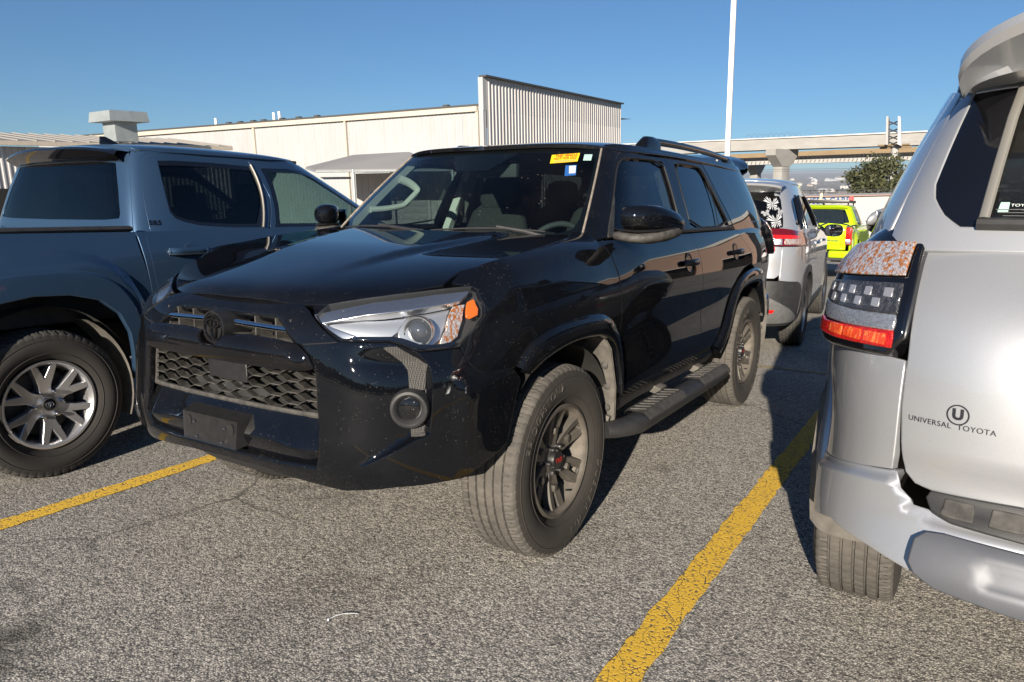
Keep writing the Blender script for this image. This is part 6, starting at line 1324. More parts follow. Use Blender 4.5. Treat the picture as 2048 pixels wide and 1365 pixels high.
# ---------------------------------------------------------------- the silver SUV on the right, tail towards the camera
silver = thing('suv', 'silver SUV seen from behind at the right edge, dealer name on its tailgate', 'suv', (-3.1723, 2.7801, 0), 3.1506)
D2 = build_suv(silver, 'silver_paint', False, True, trail_wheel, rails='satin')
gate2 = suv_rear(silver, D2['PT'], D2['BT'])
panel('bumper', sym([(0, 1.088), (.36, 1.080), (.58, .98), (.985, .941), (1.05, .853), (1.205, .846), (1.165, .585), (.97, .503), (.55, .472), (0, .51)]), body_s, D2['PT'], silver, grid=.04, r=.005, depth=.03, out=carout)
m = MB(); m.box((-1.7, 0, .98), (2.6, 1.4, .5)); m.obj('cabin_trim', M['cloth'], silver)
# dealer lettering and round badge on the tailgate
def on_gate(w0, z0, d=.0022, slope=0.):
    def f(V): 
        uv = np.stack([w0-V[:, 0], z0+V[:, 1]+slope*V[:, 0]], 1); P = rear_s(uv[:, 0], uv[:, 1]); N = surf_n(rear_s, uv); N *= np.sign(N[:, :1]*-1); return P+N*d
    return f
text_on('gate_lettering', 'UNIVERSAL', on_gate(.6175, .933), M['black_print'], gate2, .0170, spacing=1.08)
text_on('gate_lettering', 'TOYOTA', on_gate(.5235, .933), M['black_print'], gate2, .0170, spacing=1.08)
text_on('gate_lettering', 'U', on_gate(.5605, .960), M['black_print'], gate2, .032, bold=.0016)
th = np.linspace(0, 2*np.pi, 49); V1 = np.stack([.0225*np.cos(th), .0225*np.sin(th)], 1); V2 = V1*.87
m = MB(); m.loft([on_gate(.5605, .960)(V1), on_gate(.5605, .960)(V2)]); m.obj('gate_emblem', M['black_print'], gate2)
# ---------------------------------------------------------------- blue-grey pickup on the left
def trkout(P): return np.stack([np.clip(P[:, 0], -.6, 3.5), 0*P[:, 1], np.full(len(P), .75)], 1)
def trk_uv(pts): return [(float(body_t.uofx(x)), z) for x, z in pts]
def trk_g(pts): return [(float(green_t.uofx(x, z, 4.2, 12.9)), z) for x, z in pts]
def trk_roof(x, a):
    x = np.asarray(x, float); a = np.asarray(a, float)
    Y = CS([.6, .75, 1.0, 1.4, 1.8, 2.05, 2.3], [.66, .69, .715, .718, .70, .66, .58])(x); zc = CS([.6, .8, 1.1, 1.5, 1.9, 2.15, 2.3], [1.772, 1.785, 1.795, 1.795, 1.782, 1.758, 1.735])(x)
    e = np.clip(np.abs(a), 0, .9995); return np.stack([x, Y*np.sign(a)*e, zc-.075*(1-(1-e**4.2)**(1/2.4))], -1)
def trk_relief(u, z):
    x = body_t.cx(u); rho = ((np.abs(x)/.57)**3.2+(np.clip(z-.40, 0, 9)/.76)**3.2)**(1/3.2); rho2 = ((np.abs(x)/.515)**3.2+(np.clip(z-.40, 0, 9)/.675)**3.2)**(1/3.2)
    return .032*(1-sstep(.95, 1.02, rho))+.014*(1-sstep(.985, 1.0, rho2))
def build_truck(R, paintm, wheels, near=True):
    PT = M[paintm]; BT = M['screen_black']; bed_s = shell_off(body_t, trk_relief, trkout); K = dict(out=trkout)
    m = MB(); m.box((1.6, 0, .62), (5.2, 1.3, .22)); m.box((1.75, 0, .85), (2.2, 1.5, .5)); m.obj('underbody', M['dark'], R)
    arch = [(.45, .50), (.435, .62), (.42, .72), (.37, .83), (.27, .915), (.12, .955), (-.06, .965), (-.24, .94), (-.36, .87), (-.43, .75), (-.45, .62), (-.46, .52)]
    for s in (1, -1):
        B, Bd, G = mir(body_t, s), mir(bed_s, s), mir(green_t, s)
        bed = [(.553, 1.262), (.56, 1.15), (.585, 1.0), (.60, .80), (.60, .56)]+arch+[(-.95, .56), (-1.05, .66), (-1.06, 1.25), (-1.0, 1.275)]
        xs_ = np.linspace(-.5, .5, 41); crz = [(x, .40+.675*max(0., 1-(abs(x)/.515)**3.2)**(1/3.2)) for x in np.linspace(-.51, .51, 60)]
        panel('bed_side', trk_uv(bed), Bd, PT, R, grid=.028, r=.006, depth=.03, feat=[(trk_uv(crz), (-.012, -.006, 0, .006, .012), .012)], **K)
        m = MB(); x_ = np.linspace(-1.08, .555, 24); P = B(body_t.uofx(x_), np.full(24, 1.275)); m.tube(P+[0, -s*.03, .006], .032, 8, flat=(1.2, .55)); m.obj('bed_rail_cap', M['plastic'], R)
        dr = panel('door', trk_uv([(.622, 1.262), (.622, 1.13), (.628, 1.0), (.66, .82), (.70, .64), (.74, .56), (1.54, .545), (1.555, .60), (1.565, .9), (1.535, 1.15), (1.52, 1.262)]), B, PT, R, grid=.03, r=.005, depth=.02, **K)
        df = panel('door', trk_uv([(1.526, 1.262), (1.541, 1.15), (1.571, .9), (1.561, .60), (1.56, .545), (2.60, .545), (2.66, .6), (2.66, 1.0), (2.62, 1.2), (2.60, 1.262)]), B, PT, R, grid=.03, r=.005, depth=.02, **K)
        panel('cab_corner', trk_uv([(.572, 1.262), (.616, 1.262), (.616, 1.13), (.622, 1.0), (.654, .82), (.694, .64), (.70, .56), (.606, .56), (.606, .80), (.594, 1.0)]), B, PT, R, grid=.03, r=.004, depth=.04, **K)
        panel('fender', trk_uv([(2.606, 1.262), (2.626, 1.2), (2.666, 1.0), (2.666, .6), (2.9, .56), (2.92, .70), (3.05, .92), (3.35, 1.0), (3.65, .92), (3.78, .70), (3.80, .55), (4.1, .6), (4.1, 1.05), (3.4, 1.24)]), B, PT, R, grid=.05, r=.005, depth=.02, **K)
        panel('sill', trk_uv([(.60, .555), (.62, .47), (2.7, .47), (2.66, .54), (1.6, .538)]), B, M['plastic'], R, grid=.04, r=.006, depth=.05, off=-.01, **K)
        # greenhouse
        rw = [(10.70, 1.680), (10.55, 1.52), (10.433, 1.373), (10.25, 1.335), (10.0, 1.315), (9.6, 1.291), (8.9, 1.274), (8.30, 1.270), (7.75, 1.48), (7.40, 1.68), (8.6, 1.688), (9.8, 1.687)]
        fw = [(7.15, 1.672), (7.60, 1.48), (8.05, 1.270), (7.2, 1.268), (6.0, 1.275), (5.15, 1.30), (4.75, 1.36), (4.72, 1.45), (4.78, 1.56), (4.95, 1.63), (5.4, 1.668), (6.2, 1.68)]
        ring = [(12.30, 1.262), (12.30, 1.55), (12.35, 1.69), (12.2, 1.735), (11, 1.752), (8.5, 1.756), (6.2, 1.752), (4.6, 1.742), (4.05, 1.72), (4.05, 1.5), (4.05, 1.255), (5.0, 1.25), (7.0, 1.25), (9.5, 1.25), (11.4, 1.25)]
        fo = [(11.45, 1.262), (11.62, 1.40), (11.80, 1.60), (11.75, 1.69), (11.3, 1.722), (10.5, 1.727), (8.5, 1.729), (6.2, 1.724), (5.2, 1.712), (4.75, 1.66), (4.50, 1.55), (4.45, 1.40), (4.6, 1.262)]
        panel('roof_side_frame', ring, G, PT, R, grid=.03, su=.2, r=.004, depth=.02, holes=[fo], hs=4e-3, **K)
        rf = [(11.40, 1.264), (11.57, 1.40), (11.75, 1.60), (11.70, 1.688), (11.25, 1.718), (10.5, 1.723), (8.5, 1.725), (7.32, 1.724), (7.68, 1.48), (8.20, 1.264)]
        ff = [(7.28, 1.724), (7.64, 1.48), (8.16, 1.264), (4.62, 1.264), (4.50, 1.40), (4.55, 1.55), (4.80, 1.655), (5.2, 1.705), (6.2, 1.719)]
        rim_o = panel('window_frame', rf, G, PT, dr, grid=.03, su=.2, r=.004, depth=.02, holes=[rw], hs=4e-3, off=-.001, **K); panel('window_frame', ff, G, PT, df, grid=.03, su=.2, r=.004, depth=.02, holes=[fw], hs=4e-3, off=-.001, **K)
        gap = np.array([.982, 1.]); 
        for W_, d_, mt in ((rw, dr, 'privacy'), (fw, df, 'truck_glass')):
            p = np.array(W_); c_ = p.mean(0)
            panel('window_surround', p, G, BT, d_, grid=.04, su=.2, r=0, depth=0, off=-.004, holes=[[tuple(c_+(q-c_)*np.array([.93, .86])) for q in p]], hs=4e-3, **K)
            panel('window', p, G, M[mt], d_, grid=.05, su=.2, r=0, depth=0, off=-.010, hs=4e-3, **K)
        for w0 in ((7.95, 1.29), ):
            P = G(np.linspace(8.28, 7.36, 10), np.linspace(1.275, 1.69, 10)); m = MB(); m.tube(P+[0, s*.002, 0], .008, 6); m.obj('pillar_trim', M['satin_grey'], dr)
        for (xh, zh, dd) in ((.86, 1.147, dr), (1.80, 1.13, df)):
            ring_on(B, float(body_t.uofx(xh+.03)), zh, s, [(.0001, .001), (.035, .0012), (.05, .0025), (.055, .0005)], 'handle_recess', PT, dd, out=trkout)
            p = B(np.array([float(body_t.uofx(xh))]), np.array([zh]))[0]; t_ = np.linspace(-1, 1, 13)
            m = MB(); m.tube(np.stack([p[0]-t_*.125, np.full(13, p[1])+s*(.008+.030*(1-np.abs(t_)**6)), np.full(13, p[2])], 1), .021, 10, flat=(.8, 1.05), up=(0, 0, 1)); m.obj('handle', PT, dd)
            m = MB(); m.lathe([(.0001, .008), (.012, .007), (.016, 0)], 12, 'x', c=(p[0]-.132, p[1]+s*.018, p[2])); m.obj('handle_end', M['satin'], dd)
        # wheel houses, mud guard, mirror
        for x0 in (0, 3.35):
            th = np.linspace(math.radians(4), math.radians(178), 26); rows = [np.stack([x0+.47*np.cos(th), np.full(26, s*yy), .40+.50*np.sin(th)], 1) for yy in (.45, .90, .935)]
            m = MB(); m.loft(rows); m.add(np.vstack([[[x0, s*.45, .40]], rows[0]]), [(0, i+1, i+2) for i in range(25)]); m.obj('wheel_house', M['liner'], R)
        th = np.linspace(math.radians(-20), math.radians(60), 12); rows = [np.stack([.445*np.cos(th), np.full(12, s*yy), .40+.47*np.sin(th)], 1) for yy in (.70, .90, .945)]
        m = MB(); m.loft(rows); m.obj('arch_liner', M['flap'], R)
        m = MB(); m.box((2.45, s*.99, 1.36), (.06, .20, .05)); m.box((2.42, s*1.09, 1.42), (.10, .16, .22)); mi = m.obj('mirror', BT, R, bevel=.03, seg=3)
        place_wheel(wheels, R, (0, s*.828, .388), s > 0, 0, -.1); place_wheel(wheels, R, (3.35, s*.828, .388), s > 0, 0, .4)
    # roof, rear glass, spoiler, antenna, windscreen
    rf_ = [(2.235, 0.), (2.21, .30), (2.13, .62), (2.03, .84), (1.90, .96), (1.7, .99), (1.2, .996), (.9, .99), (.75, .95), (.70, .7), (.69, 0.)]
    panel('roof', rf_+[(x, -a) for x, a in rf_[::-1] if a > 0], trk_roof, PT, R, grid=.04, sv=.7, r=.004, depth=.02, out=(1.4, 0, 0))
    rg = lambda w, z: np.where((np.asarray(w) < 0)[..., None], green_t(green_t.n-np.abs(w), z)*np.array([1, -1, 1.]), green_t(green_t.n-np.abs(w), z))
    fr = sym([(0, 1.24), (2.0, 1.24), (2.62, 1.24), (2.66, 1.45), (2.62, 1.735), (1.5, 1.75), (0, 1.755)]); wn_ = sym([(0, 1.322), (1.3, 1.325), (1.95, 1.335), (2.02, 1.36), (1.98, 1.50), (1.86, 1.665), (1.2, 1.675), (0, 1.68)])
    bk = panel('cab_back', fr, rg, PT, R, grid=.04, su=.22, r=.004, depth=.02, holes=[wn_], hs=4e-3, **K)
    panel('rear_window', wn_, rg, M['truck_rear_glass'], bk, grid=.05, su=.22, r=0, depth=0, off=-.006, hs=4e-3, **K)
    rows = []
    for y in np.linspace(-.63, .63, 25):
        e = abs(y)/.63; d = .028*e**3; xb = .60+.05*e**3; rows.append([(.76, y, 1.768-d*1.6), (.66, y, 1.772-d*1.5), (xb, y, 1.762-d*1.5), (xb-.012, y, 1.748-d*1.5), (xb+.01, y, 1.715-d), (xb+.045, y*.98, 1.682-d*.6), (.70, y*.97, 1.675-d*.5)])
    m = MB(); m.loft(rows); sp = m.obj('cab_spoiler', BT if near else PT, R, angle=25)
    m = MB(); m.box((.612, 0, 1.742), (.012, .20, .022), R=np.array(Matrix.Rotation(-.3, 3, 'Y'))); m.obj('brake_lamp', M['prism_clear'], sp, bevel=.003)
    m = MB(); m.loft([[(.95, -.02, 1.79), (.95, .02, 1.79), (1.12, .022, 1.79), (1.12, -.022, 1.79)], [(.925, -.013, 1.815), (.925, .013, 1.815), (1.06, .014, 1.815), (1.06, -.014, 1.815)], [(.925, -.004, 1.86), (.925, .004, 1.86), (.965, .004, 1.86), (.965, -.004, 1.86)]], True, cap=True); m.obj('antenna_fin', BT, R, bevel=.006)
    ws = sym([(0, 1.25), (2.0, 1.25), (3.5, 1.255), (4.0, 1.30), (4.0, 1.6), (3.9, 1.71), (2.0, 1.735), (0, 1.742)]); panel('windscreen', ws, green_t, M['windshield'], R, grid=.06, su=.22, r=0, depth=0, hs=4e-3, **K)
    hd = [(4.16, 0.), (4.13, .4), (4.0, .7), (3.5, .83), (2.9, .84), (2.80, .70), (3.02, .4), (3.08, 0.)]
    panel('hood', hd+[(x, -y) for x, y in hd[::-1] if y > 0], lambda x, y: np.stack([x, y, 1.26-.10*sstep(3.2, 4.3, x)-.03*(np.abs(y)/.8)**3], -1), PT, R, grid=.06, r=.006, depth=.04, out=(3, 0, -2.))
    panel('bumper', sym(trk_uv([])+[(0, 1.12), (.6, 1.10), (.85, 1.0), (1.0, .6), (.9, .5), (0, .48)]), body_t, BT, R, grid=.06, r=.006, depth=.04, **K)
    # bed
    m = MB(); m.box((-.27, 0, .78), (1.66, 1.30, .04)); m.box((.53, 0, 1.0), (.03, 1.6, .46)); 
    for s in (1, -1): m.box((-.27, s*.80, 1.02), (1.64, .02, .46))
    m.obj('bed', M['plastic'], R); m = MB(); m.box((-1.12, 0, 1.0), (.06, 1.66, .52)); m.obj('tailgate', PT, R, bevel=.012)
    m = MB(); m.box((-1.20, 0, .58), (.16, 1.7, .18)); m.obj('rear_bumper', M['plastic'], R, bevel=.02)
    if not near: return R
    # cabin
    for (x, y) in ((1.85, .38), (1.85, -.38), (1.0, .40), (1.0, -.40)):
        m = MB(); m.box((x, y, 1.1), (.14, .46, .62), R=np.array(Matrix.Rotation(-.2, 3, 'Y'))); m.box((x-.07, y, 1.49), (.08, .24, .17)); m.obj('seat', M['cloth'], R, bevel=.035, seg=3)
    m = MB(); m.box((2.75, 0, 1.18), (.40, 1.5, .16)); m.obj('dashboard', M['dash'], R, bevel=.04); m = MB(); m.box((1.4, 0, 1.735), (1.3, 1.2, .02)); m.obj('headliner', M['dash'], R)
    th = np.linspace(0, 2*np.pi, 32, endpoint=False); m = MB(); m.tube([(2.42+.09*math.sin(a), .38+.185*math.cos(a), 1.22+.165*math.sin(a)) for a in th], .014, 8, closed=True); m.obj('steering_wheel', M['dash'], R)
    def side_place(V): 
        x = .725+V[:, 0]; P = green_t(np.array([float(green_t.uofx(a, 1.312, 4.2, 12.9)) for a in x]), 1.312+V[:, 1])*np.array([1, -1, 1.]); P[:, 1] -= .004; return P
    text_on('trim_badge', 'SR5', side_place, M['screen_black'], R, .036, bold=.0015, spacing=1.25, shear=.0)
    return R
silver_wheel = make_silver_wheel()
build_truck(thing('pickup_truck', 'blue grey pickup truck with silver wheels parked beside the black SUV', 'pickup truck', (.673, -2.678, 0), 3.15395), 'blue_grey_paint', silver_wheel)
# ---------------------------------------------------------------- silver crossover behind the black SUV
def xout(P): return np.stack([np.clip(P[:, 0], -.4, 3.0), 0*P[:, 1], np.full(len(P), .7)], 1)
def x_uv(pts): return [(float(body_x.uofx(x)), z) for x, z in pts]
def build_crossover():
    R = thing('crossover', 'silver crossover with white butterfly stickers on its rear window', 'crossover', (-5.51, -.116, 0), math.pi+.093)
    PT = M['rogue_paint']; BT = M['screen_black']; K = dict(out=xout); te = float(body_x.t[-1])
    m = MB(); m.box((1.35, 0, .55), (3.6, 1.4, .5)); m.box((1.0, 0, 1.0), (2.4, 1.5, .35)); m.obj('underbody', M['dark'], R)
    ar = lambda x0: [(x0+.43, .33), (x0+.40, .55), (x0+.30, .70), (x0+.12, .775), (x0-.08, .78), (x0-.26, .72), (x0-.38, .58), (x0-.42, .40)]
    for s in (1, -1):
        B, G = mir(body_x, s), mir(green_x, s)
        dr = panel('door', x_uv([(.50, 1.19), (.47, .95), (.50, .70), (.60, .45), (1.30, .44), (1.32, 1.19)]), B, PT, R, grid=.05, r=.005, depth=.02, **K)
        df = panel('door', x_uv([(1.33, 1.19), (1.31, .44), (2.18, .44), (2.20, 1.10), (2.10, 1.19)]), B, PT, R, grid=.05, r=.005, depth=.02, **K)
        panel('fender', x_uv([(2.11, 1.19), (2.21, 1.10), (2.19, .44), (2.24, .44), (2.30, .60), (2.42, .78), (2.66, .86), (2.9, .82), (3.1, .65), (3.3, .6), (3.3, .95), (2.6, 1.12)]), B, PT, R, grid=.06, r=.005, depth=.02, **K)
        q = x_uv([(.49, 1.19), (.46, .95), (.47, .78), (.40, .62), (.30, .76), (.12, .835), (-.08, .84), (-.28, .78), (-.42, .64)])+[(te-1.13, .58), (te-1.05, .715), (te-.76, .745), (te-.765, 1.055), (te-1.40, 1.05), (te-1.58, 1.12), (te-1.45, 1.19)]
        panel('quarter_panel', q, B, PT, R, grid=.04, r=.005, depth=.02, **K)
        for x0 in (0., 2.705):
            o_ = [(x0+.50, .33), (x0+.46, .58), (x0+.34, .77), (x0+.14, .845), (x0-.10, .85), (x0-.32, .78), (x0-.46, .62), (x0-.50, .40)]
            m = MB(); f0 = shell_off(B, lambda u, z: np.full(np.shape(u), .012), xout); oo, ii = [np.array(x_uv(chaikin(np.array(p), 2, False))) for p in (o_, ar(x0))]; n_ = len(oo)
            A, C_ = f0(oo[:, 0], oo[:, 1]), f0(ii[:, 0], ii[:, 1]); D_ = C_.copy(); D_[:, 1] -= s*.10; A0 = B(oo[:, 0], oo[:, 1]); m.loft([A0, A, C_, D_]); m.obj('wheel_arch', M['plastic'], R, angle=50)
            th = np.linspace(math.radians(0), math.pi, 22); rows = [np.stack([x0+.42*np.cos(th), np.full(22, s*yy), .36+.42*np.sin(th)], 1) for yy in (.5, .88)]; m = MB(); m.loft(rows); m.add(np.vstack([[[x0, s*.5, .36]], rows[0]]), [(0, i+1, i+2) for i in range(21)]); m.obj('wheel_house', M['liner'], R)
            place_wheel(plain_wheel, R, (x0, s*.80, .36), s > 0, 0, .3)
        panel('sill', x_uv([(.46, .44), (.44, .33), (2.25, .33), (2.22, .435)]), B, M['plastic'], R, grid=.06, r=.005, depth=.03, off=.01, **K)
        sg = [(11.1, 1.262), (11.25, 1.42), (11.15, 1.50), (10.6, 1.535), (9.5, 1.55), (8.0, 1.555), (6.8, 1.545), (6.2, 1.50), (5.9, 1.40), (5.9, 1.25), (7.0, 1.23), (9.9, 1.228)]
        fr = [(12.65, 1.18), (12.75, 1.40), (12.72, 1.63), (11.5, 1.66), (9.0, 1.665), (7.0, 1.66), (5.0, 1.65), (4.05, 1.63), (4.05, 1.4), (4.05, 1.18), (7, 1.18), (10, 1.18)]
        fo = panel('roof_side_frame', fr, G, PT, R, grid=.04, su=.2, r=.004, depth=.02, holes=[sg], hs=4e-3, **K)
        panel('window', sg, G, M['privacy'], R, grid=.06, su=.2, r=0, depth=0, off=-.006, hs=4e-3, **K)
        for ua, ub in ((9.75, 9.85), (7.55, 7.85), (10.55, 10.45)):
            P = G(np.linspace(ua, ub, 6), np.linspace(1.22, 1.55, 6)); m = MB(); m.tube(P, .012, 6, flat=(1.6, .7)); m.obj('window_pillar', BT, R)
        p = np.array(chaikin(sg, 1)); m = MB(); m.tube(G(p[:, 0], p[:, 1]), .008, 6, closed=True); m.obj('window_trim', M['chrome'], R)
        for xh, dd in ((.75, dr), (1.60, df)):
            p = B(np.array([float(body_x.uofx(xh))]), np.array([1.05]))[0]; t_ = np.linspace(-1, 1, 9); m = MB(); m.tube(np.stack([p[0]+t_*.09, p[1]+s*(.006+.03*(1-t_**4)), p[2]+0*t_], 1), .014, 8, up=(0, 0, 1)); m.obj('handle', M['chrome'], dd)
        m = MB(); m.tube([(1.62, s*.88, 1.20), (1.58, s*.97, 1.13)], .022, 8); th = np.linspace(0, 2*np.pi, 20, endpoint=False)
        def sc(x, k): return np.stack([np.full(20, x), s*(1.035+.105*k*np.sign(np.cos(th))*np.abs(np.cos(th))**.7), 1.165+.075*k*np.sign(np.sin(th))*np.abs(np.sin(th))**.7], 1)
        m.loft([sc(1.50, .96), sc(1.505, 1.), sc(1.56, 1.), sc(1.62, .85), sc(1.66, .5)], True, cap=True); mo = m.obj('mirror', BT, R, angle=50)
        m = MB(); m.add(np.vstack([[[1.496, s*1.035, 1.165]], sc(1.496, .86)]), [(0, i+1, (i+1) % 20+1) for i in range(20)]); m.obj('mirror_glass', M['mirror'], mo)
        # tail lamp
        W_ = lambda pts: [(te-w, z) for w, z in pts]
        lp = panel('tail_lamp', W_([(.40, 1.075), (.40, 1.222), (.76, 1.222), (1.2, 1.19), (1.55, 1.13), (1.40, 1.062), (1.0, 1.068)]), B, M['dark_red_lens'], R, grid=.03, r=.006, depth=.02, off=.012, **K)
        for a_, b_, mt in ((.42, .75, 'prism_clear'), (.78, 1.10, 'prism_amber')):
            panel('lamp_lens', W_([(a_, 1.082), (a_, 1.128), (b_, 1.128), (b_, 1.078)]), B, M[mt], lp, grid=.03, r=.003, depth=.006, off=.016, **K)
        panel('lamp_band', W_([(.44, 1.136), (.44, 1.165), (1.0, 1.160), (1.1, 1.134)]), B, M['red_lens'], lp, grid=.03, r=.003, depth=.006, off=.016, **K)
        panel('reflector', W_([(.57, .437), (.57, .468), (.72, .464), (.70, .435)]), B, M['red_lens'], R, grid=.03, r=.003, depth=.008, off=.020, **K)
        ring_on(B, te-.80, .655, s, [(.0001, .004), (.012, .004), (.016, .002), (.018, 0)], 'parking_sensor', M['matte_black'], R, out=xout)
    rb = rear_of(body_x)
    panel('tailgate', sym([(0, .77), (.70, .765), (.752, .80), (.755, 1.055), (.38, 1.07), (.38, 1.23), (0, 1.235)]), rb, PT, R, grid=.04, r=.005, depth=.02, **K)
    panel('bumper', sym([(0, .735), (.60, .735), (.77, .728), (1.05, .712), (1.13, .69), (1.30, .50), (1.35, .34), (1.0, .30), (0, .30)]), rb, M['plastic'], R, grid=.04, r=.008, depth=.03, off=.008, **K)
    panel('skid_trim', sym([(0, .59), (.60, .585), (.66, .575), (1.12, .352), (1.0, .335), (0, .335)]), rb, M['grey_trim'], R, grid=.04, r=.006, depth=.012, off=.020, **K)
    rg = lambda w, z: np.where((np.asarray(w) < 0)[..., None], green_x(green_x.n-np.abs(w), z)*np.array([1, -1, 1.]), green_x(green_x.n-np.abs(w), z))
    win = sym([(0, 1.225), (2.0, 1.228), (2.48, 1.24), (2.55, 1.30), (2.58, 1.50), (2.5, 1.535), (1.2, 1.55), (0, 1.555)])
    panel('tailgate_frame', sym([(0, 1.19), (2.3, 1.18), (2.36, 1.62), (0, 1.66)]), rg, BT, R, grid=.05, su=.2, r=0, depth=0, off=-.012, hs=4e-3, **K)
    gl = panel('rear_window', win, rg, M['rear_glass'], R, grid=.05, su=.2, r=0, depth=0, off=.004, hs=4e-3, **K)
    rows = []
    for e in np.sin(np.linspace(-np.pi/2, np.pi/2, 25)):
        y = .70*e; d = .05*(1-(1-abs(e)**3)**.5); rows.append([(-.40, y, 1.69-d), (-.60, y*.99, 1.685-d), (-.68, y*.97, 1.665-d), (-.675, y*.97, 1.645-d), (-.60, y*.95, 1.60-d*.6), (-.55, y*.93, 1.575)])
    m = MB(); m.loft(rows); m.obj('spoiler', PT, R, angle=40)
    def xroof(x, a):
        x = np.asarray(x, float); a = np.asarray(a, float); Y = CS([-.55, -.3, 0, .5, 1.0, 1.4], [.60, .68, .715, .72, .67, .56])(x); zc = CS([-.6, -.2, .3, .8, 1.2, 1.45], [1.69, 1.725, 1.735, 1.72, 1.685, 1.65])(x); e = np.clip(np.abs(a), 0, .9995); return np.stack([x, Y*np.sign(a)*e, zc-.08*(1-(1-e**3.6)**(1/2.4))], -1)
    rf_ = [(1.36, 0.), (1.3, .5), (1.12, .9), (.8, .99), (0, .995), (-.35, .98), (-.5, .7), (-.52, 0.)]
    panel('roof', rf_+[(x, -a) for x, a in rf_[::-1] if a > 0], xroof, PT, R, grid=.05, sv=.7, r=.004, depth=.02, out=(.4, 0, 0))
    panel('windscreen', sym([(0, 1.19), (3.6, 1.19), (4.0, 1.25), (4.0, 1.6), (3.8, 1.64), (0, 1.66)]), green_x, M['privacy'], R, grid=.08, su=.2, r=0, depth=0, hs=4e-3, **K)
    hd = [(3.45, 0.), (3.35, .4), (3.1, .7), (2.5, .82), (2.2, .80), (2.45, .4), (2.5, 0.)]
    panel('hood', hd+[(x, -y) for x, y in hd[::-1] if y > 0], lambda x, y: np.stack([x, y, 1.20-.22*sstep(2.2, 3.7, x)-.03*np.abs(y)**2], -1), PT, R, grid=.08, r=.005, depth=.04, out=(2.8, 0, -2.))
    # butterfly stickers: four wings of three lobes each round a thin body
    def butterfly(w0, z0, k, tilt):
        mb = MB(); lobes = []
        for sx in (1, -1):
            for (a0, a1, L) in ((.25, .62, 1.), (.66, .95, .98), (.98, 1.25, .72), (-.35, .12, .62), (-.72, -.40, .72), (-1.1, -.76, .62)):
                a0, a1 = a0+.05, a1-.05; ar_ = [(0.05*math.cos((a0+a1)/2), .05*math.sin((a0+a1)/2))]+[(L*(1-.10*math.cos((t-.5)*6))*math.cos(a0+(a1-a0)*t), L*(1-.10*math.cos((t-.5)*6))*math.sin(a0+(a1-a0)*t)) for t in np.linspace(0, 1, 6)]
                for hole in (0, 1):
                    pass
                lobes.append([(sx*x, y) for x, y in ar_])
        ct, st_ = math.cos(tilt), math.sin(tilt)
        def to(p): 
            p = np.array(p)*k; x = p[:, 0]*ct-p[:, 1]*st_; y = p[:, 0]*st_+p[:, 1]*ct; return rg(w0+x/.27, z0+y*.95)+np.array([-.012, 0, .006])
        for L in lobes: V = to(L); mb.add(V, [tuple(range(len(V)))])
        V = to([(-.03, -.5), (.03, -.5), (.03, .35), (-.03, .35)]); mb.add(V, [(0, 1, 2, 3)])
        return mb.obj('butterfly_sticker', M['decal'], gl, smooth=False)
    for a in ((-2.05, 1.448, .098, .1), (-1.75, 1.365, .045, -.3), (-2.42, 1.38, .052, .4), (-2.15, 1.288, .105, -.15)): butterfly(*a)
    return R
plain_wheel = make_plain_wheel()
build_crossover()
# ---------------------------------------------------------------- lime pickup further back
lime = thing('pickup_truck', 'lime green pickup truck with a black roof rack, seen from behind', 'pickup truck', (-17.3, -1.2, -.24), math.pi+.03)
build_truck(lime, 'lime_paint', silver_wheel, near=False)
def lime_rear(R):
    PT = M['lime_paint']; m = MB(); m.box((-1.155, 0, 1.24), (.10, 1.64, .05)); m.obj('tailgate_lip', PT, R, bevel=.015)
    m = MB(); m.box((-1.158, 0, .99), (.02, 1.5, .26)); m.obj('tailgate_panel', PT, R, bevel=.02)
    m = MB(); m.box((-1.172, .02, 1.10), (.02, .30, .07)); m.obj('tailgate_handle', M['matte_black'], R, bevel=.01)
    text_on('tailgate_lettering', 'TRD OFF ROAD', lambda V: np.stack([np.full(len(V), -1.1745), -V[:, 0]-.48, .95+V[:, 1]], 1), M['black_print'], R, .055, bold=.002)
    for s in (1, -1):
        m = MB(); m.box((-1.13, s*.88, 1.06), (.10, .14, .40)); lp = m.obj('tail_lamp', M['red_lens'], R, bevel=.03, seg=3)
        m = MB(); m.box((-1.188, s*.88, .93), (.006, .10, .10)); m.obj('reversing_lens', M['prism_clear'], lp, bevel=.002)
        m = MB(); m.box((-1.24, s*.72, .64), (.20, .46, .17)); m.obj('bumper_corner', PT, R, bevel=.04, seg=3)
    # roof rack
    rk = MB(); 
    for s in (1, -1): rk.box((1.45, s*.62, 1.87), (1.5, .04, .07))
    for x in np.linspace(.72, 2.18, 7): rk.box((x, 0, 1.875), (.05, 1.24, .03))
    rk.box((.70, 0, 1.87), (.05, 1.28, .09)); ro = rk.obj('roof_rack', M['matte_black'], R, bevel=.006)
    for s in (1, -1):
        for x in (.85, 2.0): m = MB(); m.box((x, s*.60, 1.80), (.06, .03, .12)); m.obj('rack_foot', M['matte_black'], ro)
    m = MB(); m.box((.655, 0, 1.715), (.02, .30, .035)); m.obj('brake_lamp', M['dark_silver'], R, bevel=.006)
    m = MB(); th = np.linspace(0, 2*np.pi, 28, endpoint=False); m.tube([(.25+.10*math.cos(a), .36+.36*math.cos(a), 1.10+.34*math.sin(a)) for a in th], .10, 8, closed=True); m.obj('spare_tyre', M['tyre_clean'], R)
    m = MB(); m.box((-.95, .30, 1.285), (.06, .80, .05)); m.obj('cargo_bar', M['red_lens'], R, bevel=.01); m = MB(); m.tube([(-.9, -.2, 1.28), (-.6, -.35, 1.36), (-.2, -.6, 1.33), (0, -.75, 1.29)], .018, 6); m.obj('tie_down', M['satin'], R)
